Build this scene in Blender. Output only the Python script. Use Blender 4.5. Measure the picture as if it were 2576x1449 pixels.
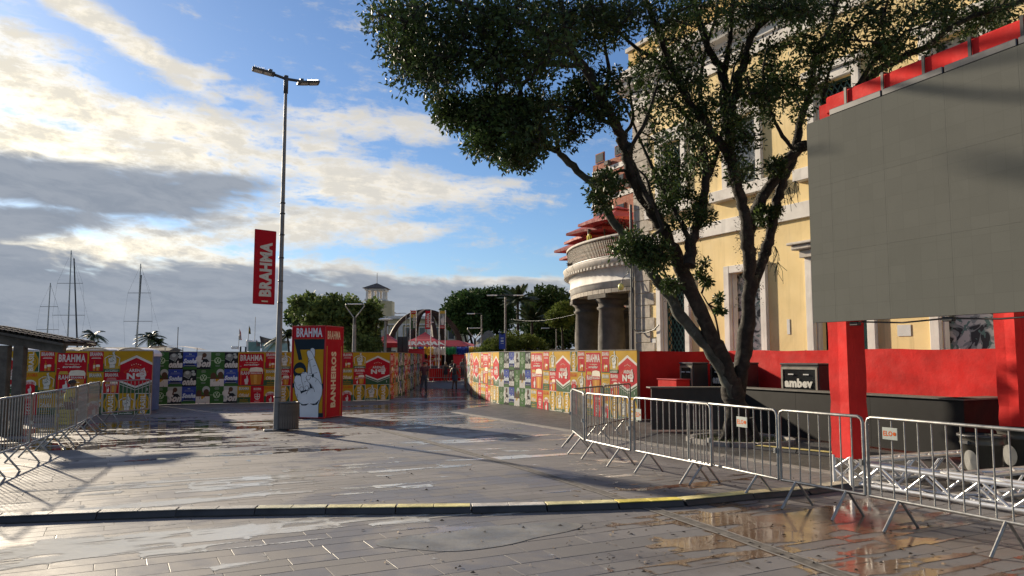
import bpy, bmesh, math, random
import numpy as np
from mathutils import Vector, Matrix
from mathutils.geometry import tessellate_polygon
for o in list(bpy.data.objects): bpy.data.objects.remove(o)
R = math.radians
scene = bpy.context.scene
col = scene.collection
random.seed(7)
rng = np.random.default_rng(11)

# ------------------------------------------------------------------ camera
F, CX, CY, CAMH = 1936.0, 1288.0, 724.5, 2.0
PITCH = math.atan(173.5 / 1936)
cam_d = bpy.data.cameras.new('camera'); cam = bpy.data.objects.new('camera', cam_d); col.objects.link(cam)
cam.location = (0, 0, CAMH); cam.rotation_euler = (R(90) + PITCH, 0, 0)
cam_d.sensor_width = 36; cam_d.lens = 36 * F / 2576; cam_d.clip_end = 5000; cam_d.clip_start = 0.05
scene.camera = cam

# ------------------------------------------------------------------ sun, sky, exposure
SUN_AZ, SUN_EL = R(-44), R(18)          # azimuth measured from +Y towards +X
sun_d = bpy.data.lights.new('sun', 'SUN'); sun = bpy.data.objects.new('sun', sun_d); col.objects.link(sun)
sun_d.energy = 5.0; sun_d.angle = R(1.3); sun_d.color = (1.0, 0.85, 0.64)
sdir = Vector((math.sin(SUN_AZ) * math.cos(SUN_EL), math.cos(SUN_AZ) * math.cos(SUN_EL), math.sin(SUN_EL)))
sun.rotation_euler = sdir.to_track_quat('Z', 'Y').to_euler(); sun.location = (-40, 40, 30)
scene.view_settings.view_transform = 'Standard'; scene.view_settings.look = 'None'
scene.view_settings.exposure = 0.82; scene.view_settings.gamma = 1.0; scene.view_settings.use_curve_mapping = False
scene.cycles.max_bounces = 8; scene.cycles.transparent_max_bounces = 12
scene.cycles.use_adaptive_sampling = True; scene.cycles.use_denoising = True
scene.cycles.sample_clamp_indirect = 6

world = bpy.data.worlds.new('World'); scene.world = world; world.use_nodes = True
wn = world.node_tree.nodes; wl = world.node_tree.links; wn.clear()
class NT:
    """small helper for wiring shader maths"""
    def __init__(s, nodes, links): s.n, s.l = nodes, links
    def node(s, t, **kw):
        n = s.n.new(t)
        for k, v in kw.items(): setattr(n, k, v)
        return n
    def put(s, sock, v):
        if hasattr(v, 'links') or hasattr(v, 'is_linked'): s.l.new(v, sock)
        else: sock.default_value = v
    def m(s, op, a, b=0.0, c=0.0, clamp=False):
        n = s.node('ShaderNodeMath', operation=op, use_clamp=clamp)
        s.put(n.inputs[0], a); s.put(n.inputs[1], b); s.put(n.inputs[2], c)
        return n.outputs[0]
    def ramp(s, v, a, b, lo=0.0, hi=1.0):
        n = s.node('ShaderNodeMapRange', interpolation_type='SMOOTHSTEP')
        s.put(n.inputs[0], v); s.put(n.inputs[1], a); s.put(n.inputs[2], b); s.put(n.inputs[3], lo); s.put(n.inputs[4], hi)
        return n.outputs[0]
    def mix(s, f, a, b, mode='MIX'):
        n = s.node('ShaderNodeMix', data_type='RGBA', blend_type=mode)
        s.put(n.inputs[0], f)
        for i, v in ((6, a), (7, b)):
            if isinstance(v, tuple) and len(v) == 3: v = v + (1,)
            s.put(n.inputs[i], v)
        return n.outputs[2]
    def noise(s, vec, scale, detail=4, rough=0.55, dist=0.0):
        n = s.node('ShaderNodeTexNoise')
        if vec is not None: s.l.new(vec, n.inputs['Vector'])
        n.inputs['Scale'].default_value = scale; n.inputs['Detail'].default_value = detail
        n.inputs['Roughness'].default_value = rough; n.inputs['Distortion'].default_value = dist
        return n.outputs[0]
    def xyz(s, x, y, z):
        n = s.node('ShaderNodeCombineXYZ'); s.put(n.inputs[0], x); s.put(n.inputs[1], y); s.put(n.inputs[2], z); return n.outputs[0]
SKY_TINT = (0.47, 0.56, 0.69)
CLOUD_LIT = (5.2, 4.85, 4.3)
CLOUD_SUN = (9.0, 7.9, 5.7)
CLOUD_BASE = (3.5, 3.45, 3.3)
CLOUD_DARK = (1.62, 1.86, 2.25)
CLOUD_DARK2 = (2.0, 2.22, 2.58)
def build_sky():
    w = NT(wn, wl)
    bg = w.node('ShaderNodeBackground'); out = w.node('ShaderNodeOutputWorld')
    sky = w.node('ShaderNodeTexSky', sky_type='NISHITA', sun_disc=False)
    sky.sun_elevation = SUN_EL; sky.sun_rotation = SUN_AZ
    sky.air_density = 1.0; sky.dust_density = 0.35; sky.ozone_density = 2.5
    tc = w.node('ShaderNodeTexCoord'); sep = w.node('ShaderNodeSeparateXYZ'); wl.new(tc.outputs['Generated'], sep.inputs[0])
    x, y, z = sep.outputs
    az = w.m('MULTIPLY', w.m('ARCTAN2', x, y), 180 / math.pi)
    el = w.m('MULTIPLY', w.m('ARCSINE', z), 180 / math.pi)
    # clouds lie in a layer overhead: project the direction on a plane, so that they flatten to the horizon
    zz = w.m('ADD', w.m('MAXIMUM', z, 0.0), 0.16)
    v = w.xyz(w.m('DIVIDE', x, zz), w.m('DIVIDE', y, zz), 0.0)
    mid = w.noise(w.xyz(w.m('MULTIPLY', w.m('DIVIDE', x, zz), 1.6), w.m('MULTIPLY', w.m('DIVIDE', y, zz), 2.4), 3.1), 1.7, 5, 0.62, 0.4)
    # warped coordinates in degrees: wisps follow the wind and lean with it
    w1 = w.m('SUBTRACT', w.noise(w.xyz(w.m('MULTIPLY', az, 0.06), w.m('MULTIPLY', el, 0.11), 1.7), 2.0, 3, 0.55), 0.5)
    azw = w.m('ADD', az, w.m('MULTIPLY', w1, 6.0)); elw = w.m('ADD', w.m('ADD', el, w.m('MULTIPLY', w1, 2.2)), w.m('MULTIPLY', az, 0.10))
    vv = w.xyz(w.m('MULTIPLY', azw, 0.068), w.m('MULTIPLY', elw, 0.24), 5.0)
    fine = w.noise(vv, 3.2, 7, 0.66, 0.0)
    puff = w.noise(w.xyz(w.m('MULTIPLY', az, 0.19), w.m('MULTIPLY', el, 0.34), 9.0), 3.0, 6, 0.68, 0.0)
    wob = w.m('MULTIPLY', w.m('SUBTRACT', w.noise(vv, 1.5, 4, 0.62, 0.0), 0.5), 1.0)
    def blob(a0, e0, ra, re, slope=0.0, p=1.0):
        da = w.m('DIVIDE', w.m('SUBTRACT', az, a0), ra)
        de = w.m('DIVIDE', w.m('SUBTRACT', w.m('SUBTRACT', el, e0), w.m('MULTIPLY', w.m('SUBTRACT', az, a0), slope)), re)
        d = w.m('SQRT', w.m('ADD', w.m('MULTIPLY', da, da), w.m('MULTIPLY', de, de)))
        d = w.m('ADD', d, w.m('MULTIPLY', wob, 1.9))
        return w.m('MULTIPLY', w.ramp(d, 1.75, 0.25), p)
    def acc(bs):
        s = bs[0]
        for b in bs[1:]: s = w.m('MAXIMUM', s, b)
        return s
    def at_px(x, y, rx, ry, slope=0.0, p=1.0):      # cloud seen at this point of the photograph -> its bearing and height in the sky
        a0 = math.atan((x - CX) / F); e0 = math.atan((898 - y) / F * math.cos(a0)); ca = math.cos(a0)
        return blob(math.degrees(a0), math.degrees(e0), math.degrees(1.02 * rx / F * ca * ca), math.degrees(1.06 * ry / F * ca), -slope / ca, p)
    bright = acc([at_px(290, 85, 270, 36, 0.42), at_px(450, 165, 100, 26, 0.1, 0.9), at_px(110, 210, 330, 100, 0.28), at_px(400, 305, 540, 62, 0.04),
                  at_px(840, 300, 260, 42, 0.0, 0.82), at_px(700, 395, 470, 50, 0.10, 0.88), at_px(940, 478, 280, 58, 0.0, 1.0), at_px(1030, 312, 100, 36, 0.0, 0.92),
                  at_px(990, 586, 150, 26, -0.18, 0.9), at_px(250, 375, 500, 56, 0.0), at_px(600, 225, 130, 20, 0.15, 0.6), at_px(330, 640, 460, 72, 0.0), at_px(720, 560, 260, 62, -0.06, 0.9),
                  at_px(830, 690, 260, 34, 0.1, 0.95), at_px(1190, 712, 330, 15, 0.0, 0.95), at_px(1330, 738, 230, 16, -0.02, 0.9), at_px(1290, 460, 60, 18, 0, 0.6),
                  blob(-62, 14, 22, 10), blob(-100, 22, 26, 9, 0.05), blob(150, 25, 45, 12), blob(80, 40, 30, 9), blob(0, 62, 30, 9), blob(-150, 35, 25, 8)])
    dark = acc([at_px(180, 470, 440, 62, 0.0, 1.4), at_px(520, 455, 170, 24, 0.0, 0.95), at_px(40, 550, 250, 46, -0.1, 1.2), at_px(560, 560, 200, 16, -0.2, 0.55),
                at_px(300, 800, 1000, 104, 0.03, 2.6), at_px(1000, 815, 600, 76, 0.0, 2.2), at_px(1400, 850, 500, 60, 0, 0.7),
                blob(-70, 6, 26, 5, 0, 1.1), blob(-105, 17, 20, 4), blob(150, 18, 40, 6)])
    tex = w.m('ADD', w.m('ADD', w.m('MULTIPLY', mid, 0.25), w.m('MULTIPLY', fine, 0.45)), w.m('MULTIPLY', puff, 0.30))
    cov = w.m('ADD', w.m('MULTIPLY', bright, 0.95), w.m('MULTIPLY', w.m('SUBTRACT', tex, 0.5), 5.0))
    mask = w.ramp(cov, 0.08, 1.12)
    dk = w.m('ADD', dark, w.m('MULTIPLY', w.m('SUBTRACT', w.m('ADD', w.m('MULTIPLY', fine, 0.7), w.m('MULTIPLY', mid, 0.3)), 0.5), 1.8))
    dmask = w.ramp(dk, 0.15, 0.95)
    # sunlit cloud: warm white, warmer and stronger near the sun; its shaded side: blue grey
    sunprox = w.ramp(w.m('ADD', w.m('ABSOLUTE', w.m('SUBTRACT', az, -44.0)), w.m('MULTIPLY', w.m('ABSOLUTE', w.m('SUBTRACT', el, 12.0)), 1.2)), 44.0, 6.0)
    lit = w.mix(sunprox, CLOUD_LIT, CLOUD_SUN)
    relief = w.ramp(w.m('ADD', w.m('MULTIPLY', puff, 0.45), w.m('MULTIPLY', fine, 0.55)), 0.42, 0.58)
    lit = w.mix(w.m('MULTIPLY', relief, 0.72), lit, CLOUD_BASE)
    shade = w.mix(w.ramp(fine, 0.36, 0.62), CLOUD_DARK, CLOUD_DARK2)
    blue = w.mix(1.0, sky.outputs[0], SKY_TINT, 'MULTIPLY')
    c = w.mix(mask, blue, lit)
    c = w.mix(dmask, c, shade)
    wl.new(c, bg.inputs[0]); bg.inputs[1].default_value = 0.1
    wl.new(bg.outputs[0], out.inputs[0])
build_sky()
world.cycles.sampling_method = 'MANUAL'; world.cycles.sample_map_resolution = 512

# ------------------------------------------------------------------ placing: from a point of the photograph (2576 px wide) to the ground or to a distance
def ray(x, y):
    v = -(y - CY) / F; u = (x - CX) / F
    return Vector((u, math.cos(PITCH) - math.sin(PITCH) * v, math.sin(PITCH) + math.cos(PITCH) * v))
def G(x, y, z=0.0):
    d = ray(x, y); t = (z - CAMH) / d.z
    return Vector((d.x * t, d.y * t, z))
def P(x, y, Y):
    d = ray(x, y); t = Y / d.y
    return Vector((d.x * t, Y, CAMH + d.z * t))
def PX(x, Y): return (x - CX) / F * Y * (1 / ray(x, 898).y) if False else P(x, 898, Y).x

# ------------------------------------------------------------------ objects
def tag(o, label=None, cat=None, group=None, kind=None):
    if label: o['label'] = label
    if cat: o['category'] = cat
    if group: o['group'] = group
    if kind: o['kind'] = kind
    return o
def thing(name, label, cat, loc=(0, 0, 0), rz=0.0, group=None):
    o = bpy.data.objects.new(name, None); col.objects.link(o); o.empty_display_size = .2
    o.location = loc; o.rotation_euler = (0, 0, rz)
    return tag(o, label, cat, group)
def link(name, me, parent=None, mats=None):
    o = bpy.data.objects.new(name, me); col.objects.link(o)
    if parent is not None: o.parent = parent
    if mats:
        for m in (mats if isinstance(mats, (list, tuple)) else [mats]):
            if m.name not in [x.name for x in me.materials if x]: me.materials.append(m)
    return o
def copy_tree(o, parent=None):
    c = o.copy(); col.objects.link(c); c.parent = parent
    for ch in list(o.children): copy_tree(ch, c)
    return c
class MB:
    """collects polygons for ONE mesh"""
    def __init__(s): s.v, s.f, s.mi, s.mats, s.sm = [], [], [], [], []
    def _m(s, m):
        if m is None: return 0
        if m not in s.mats: s.mats.append(m)
        return s.mats.index(m)
    def add(s, vs, fs, m=None, smooth=False):
        b = len(s.v); s.v += [tuple(v) for v in vs]; k = s._m(m)
        for f in fs: s.f.append([b + i for i in f]); s.mi.append(k); s.sm.append(smooth)
        return s
    def box(s, c, d, rz=0.0, m=None, rot=None, ch=0.0):
        x, y, z = d[0] / 2, d[1] / 2, d[2] / 2
        M3 = rot if rot is not None else Matrix.Rotation(rz, 3, 'Z')
        if ch <= 0:
            vs = [(-x, -y, -z), (x, -y, -z), (x, y, -z), (-x, y, -z), (-x, -y, z), (x, -y, z), (x, y, z), (-x, y, z)]
            fs = [(0, 3, 2, 1), (4, 5, 6, 7), (0, 1, 5, 4), (1, 2, 6, 5), (2, 3, 7, 6), (3, 0, 4, 7)]
        else:
            a, b_, h = x - ch, y - ch, z - ch
            ring = [(-a, -y), (a, -y), (x, -b_), (x, b_), (a, y), (-a, y), (-x, b_), (-x, -b_)]
            ins = [(-a, -b_), (a, -b_), (a, -b_), (a, b_), (a, b_), (-a, b_), (-a, b_), (-a, -b_)]
            vs = [(p[0], p[1], -h) for p in ring] + [(p[0], p[1], h) for p in ring] + [(p[0], p[1], z) for p in ((-a, -b_), (a, -b_), (a, b_), (-a, b_))] + [(p[0], p[1], -z) for p in ((-a, -b_), (a, -b_), (a, b_), (-a, b_))]
            fs = [(i, (i + 1) % 8, 8 + (i + 1) % 8, 8 + i) for i in range(8)]
            fs += [(16, 17, 18, 19), (23, 22, 21, 20), (8, 9, 17, 16), (10, 11, 18, 17), (12, 13, 19, 18), (14, 15, 16, 19), (9, 10, 17), (11, 12, 18), (13, 14, 19), (15, 8, 16),
                   (1, 0, 20, 21), (3, 2, 21, 22), (5, 4, 22, 23), (7, 6, 23, 20), (2, 1, 21), (4, 3, 22), (6, 5, 23), (0, 7, 20)]
        c = Vector(c)
        return s.add([c + M3 @ Vector(v) for v in vs], fs, m)
    def tube(s, pts, r, n=8, m=None, cap=True, smooth=True):
        pts = [Vector(p) for p in pts]; k = len(pts)
        rs = r if isinstance(r, (list, tuple)) else [r] * k
        vs, fs = [], []; up = None
        for i, p in enumerate(pts):
            t = (pts[min(i + 1, k - 1)] - pts[max(i - 1, 0)])
            if t.length < 1e-9: t = Vector((0, 0, 1))
            t.normalize()
            if up is None: up = t.orthogonal().normalized()
            a = (up - t * up.dot(t))
            a = a.normalized() if a.length > 1e-6 else t.orthogonal().normalized()
            up = a; b = t.cross(a)
            for j in range(n):
                q = 2 * math.pi * j / n
                vs.append(p + (a * math.cos(q) + b * math.sin(q)) * rs[i])
        for i in range(k - 1):
            for j in range(n):
                fs.append((i * n + j, i * n + (j + 1) % n, (i + 1) * n + (j + 1) % n, (i + 1) * n + j))
        s.add(vs, fs, m, smooth)
        if cap: s.add([vs[j] for j in range(n)], [tuple(range(n - 1, -1, -1))], m); s.add([vs[(k - 1) * n + j] for j in range(n)], [tuple(range(n))], m)
        return s
    def lathe(s, prof, n=16, m=None, c=(0, 0, 0), smooth=True, a0=0.0, a1=2 * math.pi, closed=None):
        full = abs(a1 - a0 - 2 * math.pi) < 1e-6; k = n if full else n + 1
        vs, fs = [], []
        for (r, z) in prof:
            for j in range(k):
                q = a0 + (a1 - a0) * j / n
                vs.append((c[0] + r * math.cos(q), c[1] + r * math.sin(q), c[2] + z))
        for i in range(len(prof) - 1):
            for j in range(n):
                fs.append((i * k + j, i * k + (j + 1) % k, (i + 1) * k + (j + 1) % k, (i + 1) * k + j))
        return s.add(vs, fs, m, smooth)
    def prism(s, poly, z0, z1, m=None, rot=None, c=(0, 0, 0)):
        """poly in xy, extruded z0..z1"""
        n = len(poly); M3 = rot or Matrix.Identity(3); c = Vector(c)
        vs = [c + M3 @ Vector((p[0], p[1], z0)) for p in poly] + [c + M3 @ Vector((p[0], p[1], z1)) for p in poly]
        fs = [(i, (i + 1) % n, n + (i + 1) % n, n + i) for i in range(n)]
        tri = tessellate_polygon([[Vector((p[0], p[1], 0)) for p in poly]])
        fs += [tuple(n + i for i in t) for t in tri] + [tuple(reversed(t)) for t in tri]
        return s.add(vs, fs, m)
    def mesh(s, name):
        me = bpy.data.meshes.new(name); me.from_pydata(s.v, [], s.f)
        for m in s.mats: me.materials.append(m)
        if s.mats: me.polygons.foreach_set('material_index', s.mi)
        me.polygons.foreach_set('use_smooth', s.sm)
        me.update(); return me
    def build(s, name, m=None, parent=None):
        me = s.mesh(name)
        if m is not None and not s.mats: me.materials.append(m)
        o = bpy.data.objects.new(name, me); col.objects.link(o)
        if parent is not None: o.parent = parent
        return o
def tri_mesh(name, verts, tris, mat):
    """fast mesh from numpy arrays (verts Nx3, faces Mxk)"""
    me = bpy.data.meshes.new(name); k = tris.shape[1]
    me.vertices.add(len(verts)); me.vertices.foreach_set('co', verts.astype(np.float32).ravel())
    me.loops.add(tris.size); me.loops.foreach_set('vertex_index', tris.astype(np.int32).ravel())
    me.polygons.add(len(tris)); me.polygons.foreach_set('loop_start', np.arange(0, tris.size, k, dtype=np.int32))
    me.update(calc_edges=True); me.validate()
    if mat: me.materials.append(mat)
    return me

# ------------------------------------------------------------------ materials
MATS = {}
def mat(name, c, rough=0.6, metal=0.0, vary=0.12, vs=3.0, bump=0.0, bs=60.0, spec=0.5, dirt=None, ds=1.2, da=0.5, trans=0.0, coat=0.0, space='Object', streak=0.0):
    if name in MATS: return MATS[name]
    m = bpy.data.materials.new(name); m.use_nodes = True; MATS[name] = m
    nt = m.node_tree; b = nt.nodes['Principled BSDF']; w = NT(nt.nodes, nt.links)
    b.inputs['Roughness'].default_value = rough; b.inputs['Metallic'].default_value = metal
    b.inputs['Specular IOR Level'].default_value = spec; b.inputs['Coat Weight'].default_value = coat
    tc = w.node('ShaderNodeTexCoord'); vec = tc.outputs['Object']
    if space == 'World': vec = w.node('ShaderNodeNewGeometry').outputs['Position']
    n1 = w.noise(vec, vs, 5, 0.6)
    lo = tuple(max(0, k * (1 - vary)) for k in c) + (1,); hi = tuple(min(1, k * (1 + vary)) for k in c) + (1,)
    cc = w.mix(w.ramp(n1, 0.3, 0.7), lo, hi)
    if dirt:
        n2 = w.noise(vec, ds, 6, 0.65, 0.4)
        cc = w.mix(w.m('MULTIPLY', w.ramp(n2, 0.5, 0.75), da), cc, tuple(dirt) + (1,))
    if streak:      # rain streaks running down the wall
        mp = w.node('ShaderNodeMapping'); mp.inputs['Scale'].default_value = (2.4, 2.4, .16); nt.links.new(vec, mp.inputs[0])
        n3 = w.noise(mp.outputs[0], 1.6, 6, .65, .2); cc = w.mix(w.m('MULTIPLY', w.ramp(n3, .50, .72), streak), cc, tuple(k * .55 for k in c) + (1,))
    nt.links.new(cc, b.inputs['Base Color'])
    nr = w.noise(vec, vs * 2.3, 4, 0.6)
    nt.links.new(w.ramp(nr, 0.25, 0.75, max(0.02, rough * 0.85), min(1, rough * 1.15)), b.inputs['Roughness'])
    if bump > 0:
        bp = w.node('ShaderNodeBump'); bp.inputs['Strength'].default_value = bump; bp.inputs['Distance'].default_value = 0.01
        nt.links.new(w.noise(vec, bs, 5, 0.65), bp.inputs['Height']); nt.links.new(bp.outputs[0], b.inputs['Normal'])
    if trans > 0:
        out = nt.nodes['Material Output']; tr = w.node('ShaderNodeBsdfTranslucent'); nt.links.new(cc, tr.inputs[0])
        mx = w.node('ShaderNodeMixShader'); mx.inputs[0].default_value = trans
        nt.links.new(b.outputs[0], mx.inputs[1]); nt.links.new(tr.outputs[0], mx.inputs[2]); nt.links.new(mx.outputs[0], out.inputs[0])
    return m
def flat(name, c, rough=0.7): return mat('print_' + name, c, rough, vary=0.07, vs=1.5, spec=.1, dirt=tuple(k * .6 + .02 for k in c), ds=1.7, da=.35, space='World')
PR = {k: flat(k, c) for k, c in {
    'red': (0.44, 0.012, 0.024), 'white': (0.62, 0.60, 0.55), 'yellow': (0.46, 0.265, 0.016), 'green': (0.045, 0.10, 0.05), 'dark': (0.02, 0.025, 0.03),
    'amber': (0.50, 0.20, 0.03), 'amber2': (0.62, 0.33, 0.07), 'foam': (0.78, 0.72, 0.58), 'vwgreen': (0.045, 0.13, 0.035), 'palegreen': (0.50, 0.62, 0.42),
    'blue': (0.04, 0.07, 0.32), 'blue2': (0.02, 0.03, 0.10), 'grey': (0.22, 0.23, 0.22), 'grey2': (0.42, 0.45, 0.42), 'skin': (0.10, 0.055, 0.035), 'hand': (0.62, 0.68, 0.74),
    'orange': (0.55, 0.11, 0.02), 'navy': (0.016, 0.03, 0.045), 'gold': (0.50, 0.33, 0.06), 'cream': (0.70, 0.58, 0.42)}.items()}
M = dict(
    steel=mat('galvanised_steel', (0.30, 0.30, 0.295), 0.42, 0.75, 0.2, 9, dirt=(0.2, 0.17, 0.14), ds=4, da=.35),
    steel2=mat('painted_steel_pole', (0.19, 0.185, 0.185), 0.6, 0.2, 0.2, 2, dirt=(0.12, 0.10, 0.09), ds=2),
    alu=mat('white_truss_aluminium', (0.72, 0.73, 0.75), 0.32, 0.55, 0.1, 4, dirt=(0.35, 0.33, 0.3), ds=5, da=.4),
    black=mat('black_plastic', (0.018, 0.018, 0.02), 0.4, vary=.3),
    dgrey=mat('dark_grey_metal', (0.06, 0.062, 0.068), 0.45, 0.3, .2),
    redcloth=mat('red_stretch_fabric', (0.60, 0.022, 0.020), 0.8, vary=.16, vs=1.1, bump=.9, bs=4, dirt=(0.38, 0.018, 0.018), ds=1.3, da=.5, spec=.2),
    redcloth2=mat('red_canvas', (0.45, 0.02, 0.03), 0.7, vary=.15, vs=.6, bump=.2, bs=3),
    yellowall=mat('yellow_plaster', (0.74, 0.57, 0.28), 0.9, vary=.08, vs=.5, bump=.25, bs=25, dirt=(0.56, 0.42, 0.21), ds=.6, da=.6, streak=.45),
    whitewall=mat('white_plaster', (0.66, 0.63, 0.59), 0.85, vary=.09, vs=1.2, bump=.2, bs=20, dirt=(0.42, 0.38, 0.33), ds=1.0, da=.6, streak=.55),
    stone=mat('grey_sandstone', (0.36, 0.32, 0.27), 0.9, vary=.22, vs=3, bump=.5, bs=14, dirt=(0.13, 0.11, 0.09), ds=1.6, da=.6),
    darkstone=mat('weathered_dark_stone', (0.10, 0.088, 0.076), 0.9, vary=.3, vs=1.4, bump=.5, bs=12, dirt=(0.06, 0.05, 0.045), ds=.9, da=.7),
    stain=mat('stained_cornice', (0.52, 0.48, 0.43), 0.9, vary=.2, vs=1.5, bump=.4, bs=10, dirt=(0.07, 0.06, 0.05), ds=1.5, da=.85),
    brick=mat('brick_skin', (0.28, 0.085, 0.045), 0.9, vary=.25, vs=2, bump=.3, bs=12),
    lattice=mat('green_lattice', (0.02, 0.07, 0.06), 0.5, vary=.2),
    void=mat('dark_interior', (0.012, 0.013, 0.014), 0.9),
    bark=mat('bark', (0.020, 0.0165, 0.013), 0.95, vary=.5, vs=6, bump=1.0, bs=18, dirt=(0.07, 0.066, 0.052), ds=6, da=.4),
    barklichen=mat('lichened_bark', (0.055, 0.057, 0.046), 0.95, vary=.4, vs=5, bump=1.0, bs=22, dirt=(0.15, 0.16, 0.135), ds=4, da=.6),
    leaf=mat('leaf', (0.036, 0.062, 0.018), 0.5, vary=.5, vs=.9, trans=.2, space='World', spec=.25),
    leaflit=mat('leaf_sunlit_tone', (0.075, 0.11, 0.028), 0.5, vary=.4, vs=1.1, trans=.3, space='World', spec=.25),  # lighter leaves for variety, sunlit tone put into their colour
    leaf2=mat('leaf_far', (0.040, 0.076, 0.022), 0.8, vary=.5, vs=.5, trans=.15, space='World', spec=.12),
    leaf3=mat('leaf_almond', (0.10, 0.14, 0.042), 0.65, vary=.55, vs=.6, trans=.25, space='World', spec=.2),
    leafhedge=mat('leaf_hedge', (0.095, 0.125, 0.026), 0.85, vary=.35, vs=1.2, trans=.2, space='World', spec=.1),
    palm=mat('palm_frond', (0.035, 0.055, 0.022), 0.5, vary=.3, trans=.2),
    wood=mat('grey_wood', (0.085, 0.075, 0.065), 0.85, vary=.3, vs=4, bump=.5, bs=20),
    rooftile=mat('old_roof_tile', (0.10, 0.085, 0.075), 0.9, vary=.35, vs=4, bump=.5, bs=20),
    rubber=mat('black_rubber', (0.035, 0.036, 0.04), 0.6, vary=.3, bump=.2, bs=80),
    gtoilet=mat('white_moulded_plastic', (0.62, 0.62, 0.66), 0.5, vary=.06),
    paper=mat('white_paper', (0.55, 0.55, 0.54), 0.8, vary=.05),
    rust=mat('brown_weathering_steel', (0.045, 0.027, 0.020), 0.7, .2, vary=.3, vs=.7),
    glass=mat('pane_glass', (0.05, 0.06, 0.07), 0.08, vary=.1),
    boatwhite=mat('boat_white', (0.75, 0.75, 0.74), 0.4, vary=.05),
)
# ================================================================== GROUND
E1 = Vector((0.887, 0.461, 0)).normalized(); E2 = Vector((-0.461, 0.887, 0)).normalized()   # along the slab rows / along the facade
def ab(x, y): return x * E1.x + y * E1.y, x * E2.x + y * E2.y
def xy(a, b): return a * E1.x + b * E2.x, a * E1.y + b * E2.y
ASPH_A = ab(-2.45, 28.6)[0]            # everything with a larger a is asphalt
DRAIN = [G(866, 1058), G(1080, 1112), G(1290, 1170), G(1430, 1212), G(1540, 1248), G(1640, 1281), G(1850, 1352), G(2120, 1449), G(2300, 1515)]

def vnoise(x, y, seed=0):
    xi = np.floor(x).astype(np.int64); yi = np.floor(y).astype(np.int64); fx = x - xi; fy = y - yi
    fx = fx * fx * (3 - 2 * fx); fy = fy * fy * (3 - 2 * fy)
    def h(a, b):
        n = (a * 374761393 + b * 668265263 + seed * 974711) & 0xFFFFFFFF
        n = ((n ^ (n >> 13)) * 1274126177) & 0xFFFFFFFF
        return ((n ^ (n >> 16)) & 0xFFFF) / 65535.0
    return (h(xi, yi) * (1 - fx) + h(xi + 1, yi) * fx) * (1 - fy) + (h(xi, yi + 1) * (1 - fx) + h(xi + 1, yi + 1) * fx) * fy
def fbm(x, y, seed=0, o=4):
    s = 0; a = .5
    for i in range(o): s = s + a * vnoise(x * 2 ** i, y * 2 ** i, seed + i); a *= .5
    return s / (1 - .5 ** o)

def slab_material():
    m = bpy.data.materials.new('granite_paving'); m.use_nodes = True; nt = m.node_tree; w = NT(nt.nodes, nt.links); b = nt.nodes['Principled BSDF']
    pos = w.node('ShaderNodeNewGeometry').outputs['Position']
    oi = w.node('ShaderNodeObjectInfo'); at = w.node('ShaderNodeAttribute', attribute_name='rnd')
    r = w.m('FRACT', w.m('ADD', oi.outputs['Random'], at.outputs['Fac']))
    base = w.mix(r, (0.138, 0.134, 0.139), (0.205, 0.195, 0.199))
    speck = w.noise(pos, 90, 3, .7); base = w.mix(w.ramp(speck, .42, .62), w.mix(.32, base, (0.05, 0.045, 0.045)), base)
    broad = w.noise(pos, .55, 6, .65, .3); base = w.mix(w.m('MULTIPLY', w.ramp(broad, .45, .7), .4), base, (0.195, 0.175, 0.168))
    # damp stone is darker and smoother
    wet = w.ramp(w.m('ADD', w.noise(pos, .35, 6, .6, .6), w.m('MULTIPLY', w.m('SUBTRACT', r, .5), .16)), .46, .62)
    stain = w.ramp(w.noise(pos, 2.3, 6, .7, .5), .58, .72)
    base = w.mix(w.m('MULTIPLY', wet, .38), base, w.mix(.6, base, (0.055, 0.048, 0.045)))
    base = w.mix(w.m('MULTIPLY', stain, .25), base, (0.09, 0.08, 0.075))
    nt.links.new(base, b.inputs['Base Color'])
    rr = w.m('ADD', w.ramp(wet, 0, 1, .74, .48), w.m('MULTIPLY', w.m('SUBTRACT', w.noise(pos, 7, 4, .6), .5), .25))
    nt.links.new(rr, b.inputs['Roughness'])
    bp = w.node('ShaderNodeBump'); bp.inputs['Strength'].default_value = .35; bp.inputs['Distance'].default_value = .004
    nt.links.new(w.noise(pos, 60, 5, .7), bp.inputs['Height']); nt.links.new(bp.outputs[0], b.inputs['Normal'])
    return m
M['slab'] = slab_material()
M['joint'] = mat('joint_grit', (0.09, 0.08, 0.075), 0.75, vary=.3, vs=6, space='World')
M['asphalt'] = mat('wet_asphalt', (0.050, 0.048, 0.047), 0.55, vary=.35, vs=1.2, bump=.9, bs=120, dirt=(0.11, 0.10, 0.09), ds=.8, da=.45, space='World')
M['kerb'] = mat('kerb_stone', (0.22, 0.205, 0.19), 0.8, vary=.25, vs=3, bump=.4, bs=30, dirt=(.08, .07, .06), ds=3, space='World')
M['cement'] = mat('cement_patch', (0.20, 0.185, 0.155), 0.42, vary=.28, vs=2.2, bump=.4, bs=30, dirt=(0.10, 0.09, 0.075), ds=1.6, da=.7, space='World')
M['mortar'] = mat('drain_grit', (0.11, 0.10, 0.09), 0.8, vary=.4, vs=8, bump=.6, bs=60, space='World')
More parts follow.
